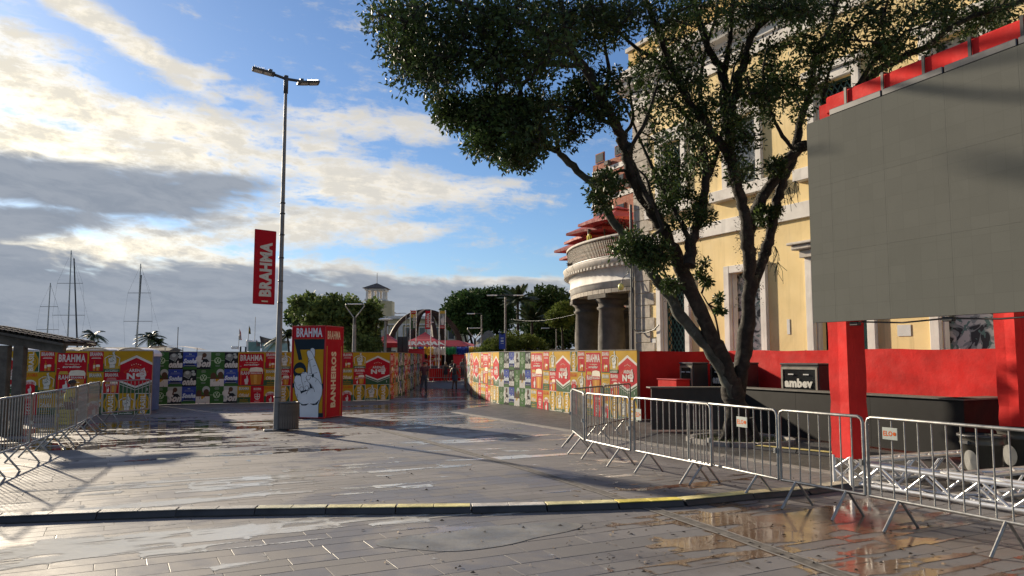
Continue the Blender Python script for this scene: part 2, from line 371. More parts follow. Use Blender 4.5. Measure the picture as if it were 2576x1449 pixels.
def puddle_material(name, c0, c1, r0, r1, bs, bd, edge=.10):
    m = bpy.data.materials.new(name); m.use_nodes = True; nt = m.node_tree; w = NT(nt.nodes, nt.links); b = nt.nodes['Principled BSDF']
    pos = w.node('ShaderNodeNewGeometry').outputs['Position']
    nt.links.new(w.mix(w.noise(pos, .8, 4, .6), c0, c1), b.inputs['Base Color'])
    nt.links.new(w.ramp(w.noise(pos, 1.1, 4, .6), .35, .7, r0, r1), b.inputs['Roughness']); b.inputs['IOR'].default_value = 1.45
    bp = w.node('ShaderNodeBump'); bp.inputs['Strength'].default_value = 1.0; bp.inputs['Distance'].default_value = bd
    nt.links.new(w.noise(pos, bs, 3, .55), bp.inputs['Height']); nt.links.new(bp.outputs[0], b.inputs['Normal'])
    # the film thins out towards its edge until the stone shows through
    dep = w.node('ShaderNodeAttribute', attribute_name='depth').outputs['Fac']; out = nt.nodes['Material Output']; tr = w.node('ShaderNodeBsdfTransparent'); mx = w.node('ShaderNodeMixShader')
    nt.links.new(w.ramp(w.m('ADD', dep, w.m('MULTIPLY', w.m('SUBTRACT', w.noise(pos, 6, 4, .6), .5), .08)), .0, edge), mx.inputs[0]); nt.links.new(tr.outputs[0], mx.inputs[1]); nt.links.new(b.outputs[0], mx.inputs[2]); nt.links.new(mx.outputs[0], out.inputs[0])
    return m
M['water'] = puddle_material('standing_water', (0.045, 0.038, 0.032), (0.11, 0.085, 0.068), .03, .11, 5, .0012)
M['film'] = puddle_material('water_film_painted_sheen', (0.44, 0.425, 0.39), (0.60, 0.58, 0.53), .10, .26, 9, .005, .22)  # bright sheen of the wet streaks put into the pale base colour
M['ripple'] = puddle_material('rippled_water', (0.10, 0.10, 0.10), (0.17, 0.168, 0.165), .05, .13, 3.0, .017)
M['sea'] = mat('sea_water', (0.02, 0.035, 0.045), 0.12, vary=.2, vs=.3, bump=.6, bs=1.5, space='World')

g = MB(); g.add([(-60, -40, -.004), (2500, -40, -.004), (2500, 2500, -.004), (-60, 2500, -.004)], [(0, 1, 2, 3)])
ground = tag(g.build('ground', M['joint']), 'grey stone paved plaza, wet from rain', None, kind='structure')
g = MB(); g.add([(-3000, -300, -1.2), (-60, -300, -1.2), (-60, 3000, -1.2), (-3000, 3000, -1.2)], [(0, 1, 2, 3)])
g.add([(-60, -300, -1.2), (-60, 3000, -1.2), (-60, 3000, 0), (-60, -300, 0)], [(0, 1, 2, 3)])
tag(g.build('sea', M['sea']), 'harbour water beyond the poster wall', None, kind='structure')
# asphalt strip beside the facade
g = MB()
B_APEX = ab(-2.45, 28.6)[1]
pts = [xy(ASPH_A + .02, -14), xy(ASPH_A + 60, -14), (60, 70), (-.45, 33.5), (-2.44, 28.62)]
g.add([(p[0], p[1], .004) for p in pts], [(0, 1, 2, 3, 4)])
tag(g.build('road', M['asphalt']), 'dark damp asphalt strip between plaza and yellow building', None, kind='structure')

# slabs: rows of uneven width, broken bond
rows = [-14.0]
rr = random.Random(3)
while rows[-1] < 48: rows.append(rows[-1] + rr.choice([.22, .26, .28, .32, .38]))
rows = np.array(rows); ROWCUT = []
for i in range(len(rows) - 1):
    c = [-26 + rr.uniform(0, 1)]
    amax = ASPH_A + (9 if rows[i] > B_APEX else 0)
    while c[-1] < amax - .25: c.append(c[-1] + rr.choice([.45, .6, .7, .8, .95]))
    c[-1] = amax; ROWCUT.append(np.array(c))
slabs = []
for i in range(len(rows) - 1):
    c = ROWCUT[i]
    for j in range(len(c) - 1):
        a0, a1, b0, b1 = c[j], c[j + 1], rows[i], rows[i + 1]
        X, Y = xy((a0 + a1) / 2, (b0 + b1) / 2)
        if Y < 4.0 or Y > 46 or abs(X) > .72 * Y + 1.2: continue
        if Y > 36 and not (-8 < X < 1): continue
        slabs.append((Y, a0, a1, b0, b1))
slabs.sort()
unit = MB(); ch = .5
unit.add([(-.5, -.5, -.03), (.5, -.5, -.03), (.5, .5, -.03), (-.5, .5, -.03), (-.5, -.5, -.0015), (.5, -.5, -.0015), (.5, .5, -.0015), (-.5, .5, -.0015),
          (-.496, -.49, 0), (.496, -.49, 0), (.496, .49, 0), (-.496, .49, 0)],
         [(0, 1, 5, 4), (1, 2, 6, 5), (2, 3, 7, 6), (3, 0, 4, 7), (4, 5, 9, 8), (5, 6, 10, 9), (6, 7, 11, 10), (7, 4, 8, 11), (8, 9, 10, 11)])
ume = unit.mesh('paving_slab'); ume.materials.append(M['slab'])
rz_slab = math.atan2(E1.y, E1.x)
far_v, far_f, far_r = [], [], []
JT = .008
for k, (Y, a0, a1, b0, b1) in enumerate(slabs):
    la, lb = a1 - a0 - JT, b1 - b0 - JT; X_, Y_ = xy((a0 + a1) / 2, (b0 + b1) / 2); z = rr.uniform(-.001, .001)
    if k < 300:
        o = bpy.data.objects.new('paving_slab', ume); col.objects.link(o); o.parent = ground
        o.location = (X_, Y_, z); o.rotation_euler = (rr.gauss(0, .0008), rr.gauss(0, .0008), rz_slab); o.scale = (la, lb, 1)
    else:
        n = len(far_v)
        for (sa, sb, zz) in ((-.5, -.5, z), (.5, -.5, z), (.5, .5, z), (-.5, .5, z), (-.5, -.5, -.02), (.5, -.5, -.02), (.5, .5, -.02), (-.5, .5, -.02)):
            x, y = xy((a0 + a1) / 2 + sa * la, (b0 + b1) / 2 + sb * lb); far_v.append((x, y, zz))
        far_f += [(n, n + 1, n + 2, n + 3), (n + 4, n + 5, n + 1, n), (n + 5, n + 6, n + 2, n + 1), (n + 6, n + 7, n + 3, n + 2), (n + 7, n + 4, n, n + 3)]
        far_r += [rr.random()] * 5
me = bpy.data.meshes.new('far_paving'); me.from_pydata(far_v, [], far_f); me.materials.append(M['slab'])
at = me.attributes.new('rnd', 'FLOAT', 'FACE'); at.data.foreach_set('value', far_r)
o = link('paving_slabs_beyond', me, ground); o['kind'] = 'stuff'

# drain channel across the plaza: two stone lips and a gritty slot
def strip(pts, off0, off1, z, mb, m=None):
    L, Rr = [], []
    for i, p in enumerate(pts):
        t = (pts[min(i + 1, len(pts) - 1)] - pts[max(i - 1, 0)]).normalized(); nrm = Vector((-t.y, t.x, 0))
        L.append(p + nrm * off0 + Vector((0, 0, z))); Rr.append(p + nrm * off1 + Vector((0, 0, z)))
    n = len(pts); mb.add(L + Rr, [(i, i + 1, n + i + 1, n + i) for i in range(n - 1)], m)
fine = []
for i in range(len(DRAIN) - 1):
    for k in range(8): fine.append(DRAIN[i].lerp(DRAIN[i + 1], k / 8) + Vector((rr.uniform(-.006, .006), rr.uniform(-.006, .006), 0)))
fine.append(DRAIN[-1])
mb = MB(); strip(fine, -.07, .07, .0065, mb, M['mortar']); strip(fine, -.10, -.07, .010, mb, M['kerb']); strip(fine, .07, .10, .010, mb, M['kerb'])
mb.build('drain_channel', None, ground)
# stone border of the asphalt
for k in range(30):
    b0 = -2 + k * 1.4
    x, y = xy(ASPH_A + .14, b0 + .7)
    if y < 5 or b0 + 1.4 > B_APEX: continue
    MB().box((x, y, .0), (1.38, .26, .028), rz_slab + R(90), ch=.004).build('border_stone', M['kerb'], ground)
# cement repair patch in front of the cable ramp
def blob_poly(c, ra, rb, n, jit, seed, frame=True):
    q = random.Random(seed); out = []
    ph = [q.uniform(0, 6.28) for _ in range(4)]
    for i in range(n):
        t = 2 * math.pi * i / n; r = 1 + sum(jit / (k + 1) * math.sin((k + 2) * t + ph[k]) for k in range(4))
        a, b = ra * r * math.cos(t), rb * r * math.sin(t)
        out.append((c[0] + a * E1.x + b * E2.x, c[1] + a * E1.y + b * E2.y))
    return out
def flat_poly(poly, z, m, name, parent):
    tri = tessellate_polygon([[Vector((p[0], p[1], 0)) for p in poly]])
    mb = MB(); mb.add([(p[0], p[1], z) for p in poly], [tuple(t) for t in tri])
    o = mb.build(name, m, parent)
    if o.data.polygons[0].normal.z < 0: o.data.flip_normals()
    return o
cpt = G(1215, 1350); flat_poly(blob_poly(cpt, .95, .55, 48, .22, 4), .0045, M['cement'], 'cement_patch', ground)
# planting bed round the tree
tb = G(1862, 1112)
bed = MB()
for k in range(14):
    t0 = 2 * math.pi * k / 14; r = 1.15
    bed.box((tb.x + r * math.cos(t0), tb.y + r * math.sin(t0), .05), (.15, .50, .12), t0, ch=.01)
tag(bed.build('tree_bed_kerb', M['kerb']), 'low ring of kerb stones around the tree foot', 'kerb')
soil = flat_poly(blob_poly(tb, 1.08, 1.08, 28, .02, 5), .035, mat('bed_soil', (0.07, 0.055, 0.035), .95, vary=.5, vs=8, bump=1, bs=30), 'soil', None); tag(soil, 'brown soil in the tree bed', None, kind='structure')
gv, gf = [], []
for k in range(900):
    t0, r = rr.uniform(0, 6.28), 1.05 * math.sqrt(rr.random()); x, y = tb.x + r * math.cos(t0), tb.y + r * math.sin(t0)
    h, a, wd = rr.uniform(.03, .11), rr.uniform(0, 6.28), .012; n = len(gv); lx, ly = rr.uniform(-.05, .05), rr.uniform(-.05, .05)
    gv += [(x - wd * math.cos(a), y - wd * math.sin(a), .03), (x + wd * math.cos(a), y + wd * math.sin(a), .03), (x + lx, y + ly, .03 + h)]; gf.append((n, n + 1, n + 2))
o = link('grass', tri_mesh('grass', np.array(gv), np.array(gf), mat('bed_grass', (0.10, 0.12, 0.035), .7, vary=.4)), None); tag(o, 'thin weeds and grass at the tree foot', None, kind='stuff')

# ---- standing water: contour of a height field that follows the slabs
def slab_jitter(a, b):
    i = np.clip(np.searchsorted(rows, b) - 1, 0, len(ROWCUT) - 1); out = np.zeros_like(a); edge = np.minimum(b - rows[i], rows[i + 1] - b)
    for r in np.unique(i):
        s = i == r; c = ROWCUT[r]; j = np.clip(np.searchsorted(c, a[s]) - 1, 0, len(c) - 2)
        h = ((r * 7919 + j * 104729) % 1009) / 1009.0; out[s] = h - .5 + .9 * (((r * 5039) % 101) / 101.0 - .5)
        edge[s] = np.minimum(edge[s], np.minimum(a[s] - c[j], c[j + 1] - a[s]))
    return out, edge
WET = [  # photo point, radius along the rows, across, strength
    (430, 1352, 2.7, .60, .47), (120, 1375, 1.6, .5, .45), (760, 1318, 1.2, .26, .48), (560, 1420, .8, .16, .46),
    (560, 1215, 3.2, .6, .54), (300, 1232, 1.9, .3, .48), (700, 1240, 1.4, .4, .46), (420, 1265, 1.1, .3, .44),
    (300, 1108, 4.2, 1.1, .62), (150, 1085, 4.0, 1.6, .5), (480, 1075, 5.0, 1.6, .44), (340, 1065, 3.0, 1.6, .4), (620, 1142, 2.2, .45, .3), (560, 1120, 2.0, .45, .34),
    (1080, 1030, 3.8, 3.6, .66), (1100, 990, 3.6, 9.0, .72), (1090, 1060, 4.4, 1.8, .52), (950, 1040, 3.0, 1.6, .38),
    (1290, 1100, 2.8, .5, .42), (1220, 1128, 1.1, .3, .36), (1330, 1150, 1.6, .36, .48), (1380, 1165, 1.1, .26, .40), (1450, 1095, 1.6, .7, .36), (1500, 1165, 1.3, .34, .4), (1560, 1200, 1.1, .3, .36),
    (1105, 1332, .42, .24, .5), (1680, 1225, 1.2, .3, .40),
    (1800, 1290, 1.3, .7, .58), (1950, 1330, 1.3, 1.0, .62), (2150, 1300, 1.6, .8, .56), (2150, 1390, 1.5, .8, .60), (2400, 1420, 1.6, 1.1, .52), (2450, 1300, 1.4, .6, .34), (1720, 1275, .8, .3, .5)]
drain_ab = np.array([ab(p.x, p.y) for p in fine])
def water_field(X, Y):
    a = X * E1.x + Y * E1.y; b = X * E2.x + Y * E2.y
    f = .50 * (fbm(a / 1.9, b / .24, 5, 4) - .5) * 2 + .35 * (fbm(a / .50, b / .14, 9, 3) - .5) * 2
    bias = np.full_like(X, -.42)
    for (px, py, ra, rb, s) in WET:
        c = G(px, py); ca, cb = ab(c.x, c.y)
        bias = np.maximum(bias, -.42 + (s + .12) * np.exp(-(((a - ca) / ra) ** 2 + ((b - cb) / rb) ** 2) * .8))
    j, edge = slab_jitter(a.ravel(), b.ravel()); j = j.reshape(a.shape); edge = edge.reshape(a.shape)
    f = f + bias + .40 * j + .20 * np.exp(-(edge / .030) ** 2)
    # the foreground right of the drain is wet, left of it dry
    return f
def contour(x0, x1, y0, y1, h):
    xs = np.arange(x0, x1 + h, h); ys = np.arange(y0, y1 + h, h); X, Y = np.meshgrid(xs, ys)
    f = water_field(X, Y); f[X > 1.05 * .72 * Y + 1.5] = -1; f[X < -(.72 * Y + 1.5)] = -1
    V, Fc, idx = [], [], {}
    def vid(key, p, d=0.0):
        if key not in idx: idx[key] = len(V); V.append((p[0], p[1], .0034)); DEP.append(d)
        return idx[key]
    pos = f > 0
    any_ = pos[:-1, :-1] | pos[1:, :-1] | pos[:-1, 1:] | pos[1:, 1:]
    for (i, j) in np.argwhere(any_):
        cs = [(i, j), (i, j + 1), (i + 1, j + 1), (i + 1, j)]; poly = []
        for k in range(4):
            p, q = cs[k], cs[(k + 1) % 4]; fp, fq = f[p], f[q]
            if fp > 0: poly.append(vid(p, (xs[p[1]], ys[p[0]]), float(fp)))
            if (fp > 0) != (fq > 0):
                t = fp / (fp - fq); key = (min(p, q), max(p, q))
                poly.append(vid(key, (xs[p[1]] + t * (xs[q[1]] - xs[p[1]]), ys[p[0]] + t * (ys[q[0]] - ys[p[0]]))))
        if len(poly) > 2: Fc.append(poly)
    return V, Fc
PV, PF, DEP = [], [], []
for (x0, x1, y0, y1, h) in ((-7.5, 7.2, 5.0, 13.5, .035), (-14, 6, 13.5, 20, .07), (-19, 3.5, 20, 30, .11), (-9, 1.0, 30, 66, .2)):
    V, Fc = contour(x0, x1, y0, y1, h); n = len(PV); PV += V; PF += [[n + i for i in q] for q in Fc]
me = bpy.data.meshes.new('puddles'); me.from_pydata(PV, [], PF)
da_ = me.attributes.new('depth', 'FLOAT', 'POINT'); da_.data.foreach_set('value', DEP)
M['brown'] = puddle_material('muddy_water', (0.10, 0.062, 0.040), (0.20, 0.135, 0.095), .08, .22, 5, .002, .16)
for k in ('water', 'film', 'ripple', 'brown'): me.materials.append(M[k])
pc = np.array([[PV[q[0]][0], PV[q[0]][1]] for q in PF]); wc = np.array([tuple(G(x[0], x[1]))[:2] for x in WET]); wr = np.array([max(x[2], x[3]) for x in WET])
near_w = (np.linalg.norm(pc[:, None, :] - wc[None], axis=2) / wr[None]).argmin(1)
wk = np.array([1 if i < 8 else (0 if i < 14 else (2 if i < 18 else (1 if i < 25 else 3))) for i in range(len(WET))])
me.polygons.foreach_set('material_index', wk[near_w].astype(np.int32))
o = link('water_on_paving', me, None); tag(o, 'rain water standing on the plaza slabs', None, kind='structure')

# fallen leaves and crumbs
lv, lf = [], []
for k in range(420):
    px, py = rr.uniform(900, 2560), rr.uniform(1090, 1448)
    if rr.random() < .35: px = rr.uniform(1500, 2500); py = rr.uniform(1180, 1440)
    p = G(px, py); a = rr.uniform(0, 6.28); L = rr.uniform(.012, .035); n = len(lv); c, s = math.cos(a), math.sin(a); zt = rr.uniform(.002, .022)
    lv += [(p.x - L * c, p.y - L * s, .008), (p.x + L * .35 * s, p.y - L * .35 * c, .008 + zt), (p.x + L * c, p.y + L * s, .010), (p.x - L * .35 * s, p.y + L * .35 * c, .008)]
    lf.append((n, n + 1, n + 2, n + 3))
o = link('fallen_leaves', tri_mesh('fallen_leaves', np.array(lv), np.array(lf), mat('dry_leaf', (0.11, 0.075, 0.045), .8, vary=.5, vs=2, space='World')), None)
tag(o, 'small dry leaves scattered over the paving', None, kind='stuff')

# ---- cable ramps: one thing for each moulded section
def ramp_mesh(L, top):
    mb = MB(); wd, h = .30, .075
    prof = [(-wd / 2, 0), (-wd / 2, .012), (-.085, h), (.085, h), (wd / 2, .012), (wd / 2, 0)]
    for x0, x1 in ((-L / 2, L / 2),):
        n = len(prof); vs = [(x0, p[0], p[1]) for p in prof] + [(x1, p[0], p[1]) for p in prof]
        mb.add(vs, [(i, i + 1, n + i + 1, n + i) for i in range(n - 1)] + [tuple(range(n - 1, -1, -1)), tuple(range(n, 2 * n))])
    return mb
line = [G(-120, 1318), G(0, 1313), G(250, 1303), G(448, 1296), G(646, 1292), G(823, 1290), G(997, 1289), G(1185, 1287), G(1372, 1283), G(1549, 1277), G(1712, 1270), G(1882, 1253), G(2020, 1242), G(2123, 1227)]
lid_cols = [tuple(min(1, 1.25 * q + .03) for q in c_) for c_ in [(.16, .15, .14), (.15, .15, .15), (.2, .19, .17), (.22, .21, .19), (.38, .36, .24), (.46, .41, .2), (.48, .42, .16), (.40, .37, .33), (.46, .41, .2), (.52, .42, .05), (.46, .40, .16), (.33, .28, .16), (.30, .27, .2)]]
names_r = ['partly out of frame at the left edge', 'leftmost whole', 'second from the left barricades', 'third from the left barricades', 'fourth from the left barricades', 'in line with the lamp post',
           'with a pale yellow lid in line with the toilet totem', 'with a worn grey lid in the middle of the plaza', 'beside the worn grey one', 'with the brightest yellow lid', 'right of the brightest yellow one', 'under the barricade feet', 'last before the red pillar']
for k in range(len(line) - 1):
    p, q = line[k], line[k + 1]; d = q - p; L = d.length - .015; rz = math.atan2(d.y, d.x)
    t = thing('cable_ramp', 'black rubber cable ramp section ' + names_r[k], 'cable ramp', (p + q) / 2 + Vector((0, 0, .007)), rz + rr.uniform(-.012, .012), 'cable ramp sections across the plaza')
    ramp_mesh(L, 0).build('body', M['rubber'], t)
    lm = mat('ramp_lid_%d' % k, lid_cols[k], .55, vary=.3, vs=5, bump=.5, bs=90, dirt=(.12, .11, .1), ds=2.5, da=.75)
    lid = MB()
    for s in range(2):
        lid.box((-L / 4 + s * L / 2, .0, .0775), (L / 2 - .01, .20, .010), ch=.002)
    lid.build('lid', lm, t)
p, q = G(1905, 1130), G(2125, 1151)
for k in range(2):
    a, b_ = p.lerp(q, k / 2), p.lerp(q, (k + 1) / 2); d = b_ - a
    t = thing('cable_ramp', ['yellow edged cable ramp beside the tree bed kerb', 'yellow edged cable ramp behind the red pillar foot'][k], 'cable ramp', (a + b_) / 2 + Vector((0, 0, .006)), math.atan2(d.y, d.x), 'cable ramp sections behind the barricades')
    ramp_mesh(d.length - .02, 0).build('body', M['rubber'], t); MB().box((0, 0, .0775), (d.length - .03, .2, .01), ch=.002).build('lid', mat('ramp_lid_y', (.5, .42, .15), .6, vary=.3, dirt=(.2, .18, .13), ds=3), t)
# ================================================================== YELLOW BUILDING (local frame: s along the facade towards the camera, n out of the wall)
YA = 33.0; A0 = Vector((PX(1603, YA), YA, 0)); FD = Vector((.461, -.887, 0)).normalized(); FN = Vector((-.887, -.461, 0)).normalized()
RZF = math.atan2(FD.y, FD.x)              # local x = s, local y = into the building (left-handed check below)
# local y axis of a thing rotated by RZF is (-FD.y, FD.x) = (.887,.461) = into the building, so "out" is -y
bld = thing('yellow_building', 'tall yellow plaster market building with white bands behind the tree', 'building', A0, RZF)
SE = 34.0
LOW = [(1.49, 3.52, 5.15, 'lat'), (5.46, 7.5, 5.3, 'mural'), (9.2, 11.7, 5.2, 'door'), (13.4, 15.5, 5.2, 'mural'), (17.4, 19.5, 5.2, 'lat'), (21.4, 23.5, 5.2, 'lat'), (25.4, 27.5, 5.2, 'lat')]
UPW = [(1.55, 3.45, 'lat'), (5.5, 7.45, 'mural'), (9.5, 11.5, 'lat'), (13.45, 15.45, 'mural'), (17.45, 19.45, 'lat'), (21.45, 23.45, 'lat'), (25.45, 27.45, 'lat')]
FR = .27
holes = [(a + FR, b - FR, 0.0, t - FR) for a, b, t, k in LOW] + [(a + FR, b - FR, 8.14, 10.75) for a, b, k in UPW]
def holed_wall(s0, s1, z0, z1, holes, depth=.45):
    ss = sorted({s0, s1} | {h[0] for h in holes} | {h[1] for h in holes}); zs = sorted({z0, z1} | {h[2] for h in holes} | {h[3] for h in holes})
    mb = MB()
    for i in range(len(ss) - 1):
        for j in range(len(zs) - 1):
            a, b, c, d = ss[i], ss[i + 1], zs[j], zs[j + 1]; ms, mz = (a + b) / 2, (c + d) / 2
            if any(h[0] < ms < h[1] and h[2] < mz < h[3] for h in holes): continue
            mb.add([(a, 0, c), (b, 0, c), (b, 0, d), (a, 0, d)], [(0, 1, 2, 3)])
    for a, b, c, d in holes:
        mb.add([(a, 0, c), (a, depth, c), (a, depth, d), (a, 0, d)], [(0, 1, 2, 3)]); mb.add([(b, 0, c), (b, 0, d), (b, depth, d), (b, depth, c)], [(0, 1, 2, 3)])
        mb.add([(a, 0, d), (a, depth, d), (b, depth, d), (b, 0, d)], [(0, 1, 2, 3)])
        if c > 0: mb.add([(a, 0, c), (b, 0, c), (b, depth, c), (a, depth, c)], [(0, 1, 2, 3)])
    return mb
holed_wall(0, SE, 0, 13.5, holes).build('facade_wall', M['yellowall'], bld)
MB().add([(0, .0, 0), (0, 36, 0), (0, 36, 13.5), (0, 0, 13.5)], [(3, 2, 1, 0)]).build('end_wall', M['yellowall'], bld)
MB().box((SE / 2, 18, 13.4), (SE - .1, 35.8, .2)).build('roof', M['darkstone'], bld)
# string course, cornice, parapet
MB().box((SE / 2, -.04, 6.8), (SE, .12, .53), ch=.01).build('string_course', M['whitewall'], bld)
def moulding(profile, s0, s1, m, name):
    n = len(profile); mb = MB(); vs = [(s0, -p[0], p[1]) for p in profile] + [(s1, -p[0], p[1]) for p in profile]
    mb.add(vs, [(i, n + i, n + (i + 1) % n, (i + 1) % n) for i in range(n)] + [tuple(range(n)), tuple(range(2 * n - 1, n - 1, -1))]); return mb.build(name, m, bld)
moulding([(-.2, 12.75), (.08, 12.75), (.08, 13.2), (.16, 13.25), (.16, 13.5), (-.2, 13.5)], -.1, SE, M['whitewall'], 'frieze')
moulding([(-.3, 13.5), (.22, 13.5), (.30, 13.62), (.52, 13.70), (.62, 13.92), (.75, 14.0), (.75, 14.16), (-.3, 14.2)], -.6, SE, M['whitewall'], 'cornice')
moulding([(-.3, 14.2), (.35, 14.2), (.42, 14.32), (.42, 14.5), (.30, 14.62), (-.3, 14.62)], -.4, SE, M['stain'], 'blocking_course')
moulding([(-.35, 14.62), (.10, 14.62), (.10, 15.45), (-.35, 15.45)], -.2, SE, mat('stained_yellow_parapet', (0.60, 0.40, 0.13), .9, vary=.15, vs=.7, dirt=(0.07, 0.055, 0.04), ds=.9, da=.9, bump=.3, bs=20), 'parapet')
moulding([(-.42, 15.45), (.2, 15.45), (.2, 15.62), (-.42, 15.66)], -.3, SE, M['stain'], 'coping')
# window surrounds, sills, lattices and murals
lat_me = {}
def lattice(parent, a, b, c, d, y):
    mb = MB(); st = .19
    wd, ht = b - a, d - c
    def clip(x0, z0, dx, dz):
        ts = [0, 99]
        t0, t1 = -99, 99
        for (p, dp, lo, hi) in ((x0, dx, a, b), (z0, dz, c, d)):
            q0, q1 = (lo - p) / dp, (hi - p) / dp
            if q0 > q1: q0, q1 = q1, q0
            t0, t1 = max(t0, q0), min(t1, q1)
        return (t0, t1) if t1 - t0 > .05 else None
    for sg in (1, -1):
        n = int((wd + ht) / st) + 3
        for k in range(-n, n):
            x0 = a + k * st * 1.2; dx, dz = sg * .57, .82
            r = clip(x0, c, dx, dz)
            if not r: continue
            p0 = Vector((x0 + dx * r[0], y + .012 * sg, c + dz * r[0])); p1 = Vector((x0 + dx * r[1], y + .012 * sg, c + dz * r[1]))
            dd = (p1 - p0); ang = math.atan2(dd.z, dd.x)
            mb.box((p0 + p1) / 2, (dd.length, .018, .035), rot=Matrix.Rotation(-ang, 3, 'Y'))
    fr = MB()
    for (x, z, sx, sz) in ((a + .04, (c + d) / 2, .08, ht), (b - .04, (c + d) / 2, .08, ht), ((a + b) / 2, d - .04, wd - .17, .08), ((a + b) / 2, c + .04, wd - .17, .08)):
        fr.box((x, y - .03, z), (sx, .05, sz))
    f = fr.build('lattice_frame', M['lattice'], parent); mb.build('lattice', M['lattice'], f)
def mural_material(seed):
    m = bpy.data.materials.new('mural_%d' % seed); m.use_nodes = True; nt = m.node_tree; w = NT(nt.nodes, nt.links); b = nt.nodes['Principled BSDF']
    v = w.node('ShaderNodeTexCoord').outputs['Object']; n = w.noise(v, 1.7, 2, .4, 2.5); 
    c = w.mix(w.ramp(n, .47, .50), (0.52, 0.53, 0.51), (0.25, 0.29, 0.29)); c = w.mix(w.ramp(n, .55, .57), c, (0.035, 0.04, 0.045))
    n2 = w.noise(v, 3.1, 3, .5, 1.5); c = w.mix(w.ramp(n2, .58, .6), c, (0.12, 0.22, 0.20) if seed % 2 else (0.30, 0.31, 0.30))
    nt.links.new(c, b.inputs['Base Color']); b.inputs['Roughness'].default_value = .7; return m
mur = [mural_material(0), mural_material(1)]
def surround(a, b, z0, z1, name='window'):
    f = MB()
    f.box((a + FR / 2, -.05, (z0 + z1) / 2), (FR, .16, z1 - z0), ch=.012); f.box((b - FR / 2, -.05, (z0 + z1) / 2), (FR, .16, z1 - z0), ch=.012); f.box(((a + b) / 2, -.05, z1 - FR / 2), (b - a - 2 * FR - .006, .155, FR), ch=.012)
    for x in (a + FR + .03, b - FR - .03): f.box((x, .13, (z0 + z1) / 2 - FR / 2), (.055, .2, z1 - z0 - FR))
    return f.build(name, M['whitewall'], bld)
for i, (a, b, t, k) in enumerate(LOW):
    w_ = surround(a, b, 0, t, 'doorway')
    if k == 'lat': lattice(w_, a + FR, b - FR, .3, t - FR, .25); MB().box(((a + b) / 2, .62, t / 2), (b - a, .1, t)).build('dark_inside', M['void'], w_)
    elif k == 'mural': MB().box(((a + b) / 2, .32, (t - FR) / 2), (b - a - 2 * FR, .06, t - FR)).build('mural_panel', mur[i % 2], w_)
    else:
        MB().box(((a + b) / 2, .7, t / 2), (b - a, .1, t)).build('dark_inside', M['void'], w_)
        MB().box((b - FR - .45, .4, (t - FR) / 2), (.9, .07, t - FR)).build('door_leaf', M['lattice'], w_)
        h = MB(); h.box(((a + b) / 2, -.12, t + .12), (b - a + .2, .25, .24), ch=.01); h.box(((a + b) / 2, -.20, t + .33), (b - a + .6, .42, .15), ch=.03); h.box(((a + b) / 2, -.24, t + .46), (b - a + .8, .52, .09), ch=.02); h.build('hood', M['stain'], w_)
for i, (a, b, k) in enumerate(UPW):
    w_ = surround(a, b, 8.14, 11.02, 'window')
    MB().box(((a + b) / 2, -.12, 7.93), (b - a + 1.1, .32, .40), ch=.015).build('sill', M['whitewall'], w_)
    MB().box(((a + b) / 2, -.10, 11.16), (b - a + .3, .24, .24), ch=.02).build('lintel', M['whitewall'], w_)
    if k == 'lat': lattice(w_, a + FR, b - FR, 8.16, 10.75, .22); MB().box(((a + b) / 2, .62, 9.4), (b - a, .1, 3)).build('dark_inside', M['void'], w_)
    else: MB().box(((a + b) / 2, .30, 9.45), (b - a - 2 * FR, .06, 2.6)).build('mural_panel', mur[(i + 1) % 2], w_)
# corner quoins
z = 0.0; k = 0
while z < 12.6:
    h = .52; L = (1.32, 1.04)[k % 2]
    MB().box((L / 2 - .06, .02, z + h / 2), (L, .14, h - .018), ch=.012).build('quoin', M['stone'], bld)
    z += h; k += 1
# drain pipe and cable on the corner
MB().tube([(-.12, -.14, 0), (-.12, -.14, 8.6)], .06, 8).build('rain_pipe', M['dgrey'], bld)
MB().tube([(-.02, -.16, 6.2), (.05, -.2, 4.9), (.04, -.2, 3.2), (.3, -.2, 3.0), (1.0, -.2, 3.02), (1.5, -.22, 3.12), (1.75, -.2, 3.3)], .03, 6).build('cable', M['black'], bld)
for (s, z0, wd, ht, lab) in ((1.15, 2.55, .3, .42, ''), (8.35, 3.0, .12, .5, ''), (12.55, 2.75, .42, .32, '')):
    MB().box((s, -.012, z0), (wd, .01, ht)).build('notice', M['paper'], bld)

# ================================================================== ROUND COLONNADE TERRACE
RR = 9.33; CC = Vector((12.23, 39.32, 0))
th0 = math.atan2(A0.y - CC.y, A0.x - CC.x) % (2 * math.pi)          # towards the corner
rot = thing('round_terrace', 'curved stone colonnade carrying a white banded terrace with lattice railing', 'terrace', (CC.x, CC.y, 0))
A_S, A_E = th0 - R(165), th0 - R(1.0)
NSEG = 96
def ring(profile, m, name, n=NSEG):
    return MB().lathe(profile, n, m, a0=A_S, a1=A_E, smooth=True).build(name, None, rot)
ring([(RR - .9, 5.1), (RR - .12, 5.1), (RR - .12, 5.36), (RR - .06, 5.38), (RR - .06, 5.42), (RR - .12, 5.44), (RR - .12, 5.86), (RR - .04, 5.9), (RR - .04, 5.98), (RR, 6.02)], M['whitewall'], 'fascia_band')
ring([(RR, 6.02), (RR + .08, 6.10), (RR + .14, 6.14), (RR + .20, 6.22), (RR + .25, 6.34), (RR + .25, 6.40), (RR + .16, 6.44), (RR + .1, 6.47), (RR - .6, 6.47)], M['stain'], 'terrace_cornice')
ring([(RR - .6, 6.47), (.5, 6.47)], M['stone'], 'terrace_floor')
ring([(RR - .9, 5.09), (.5, 5.09)], M['void'], 'terrace_soffit', 48)
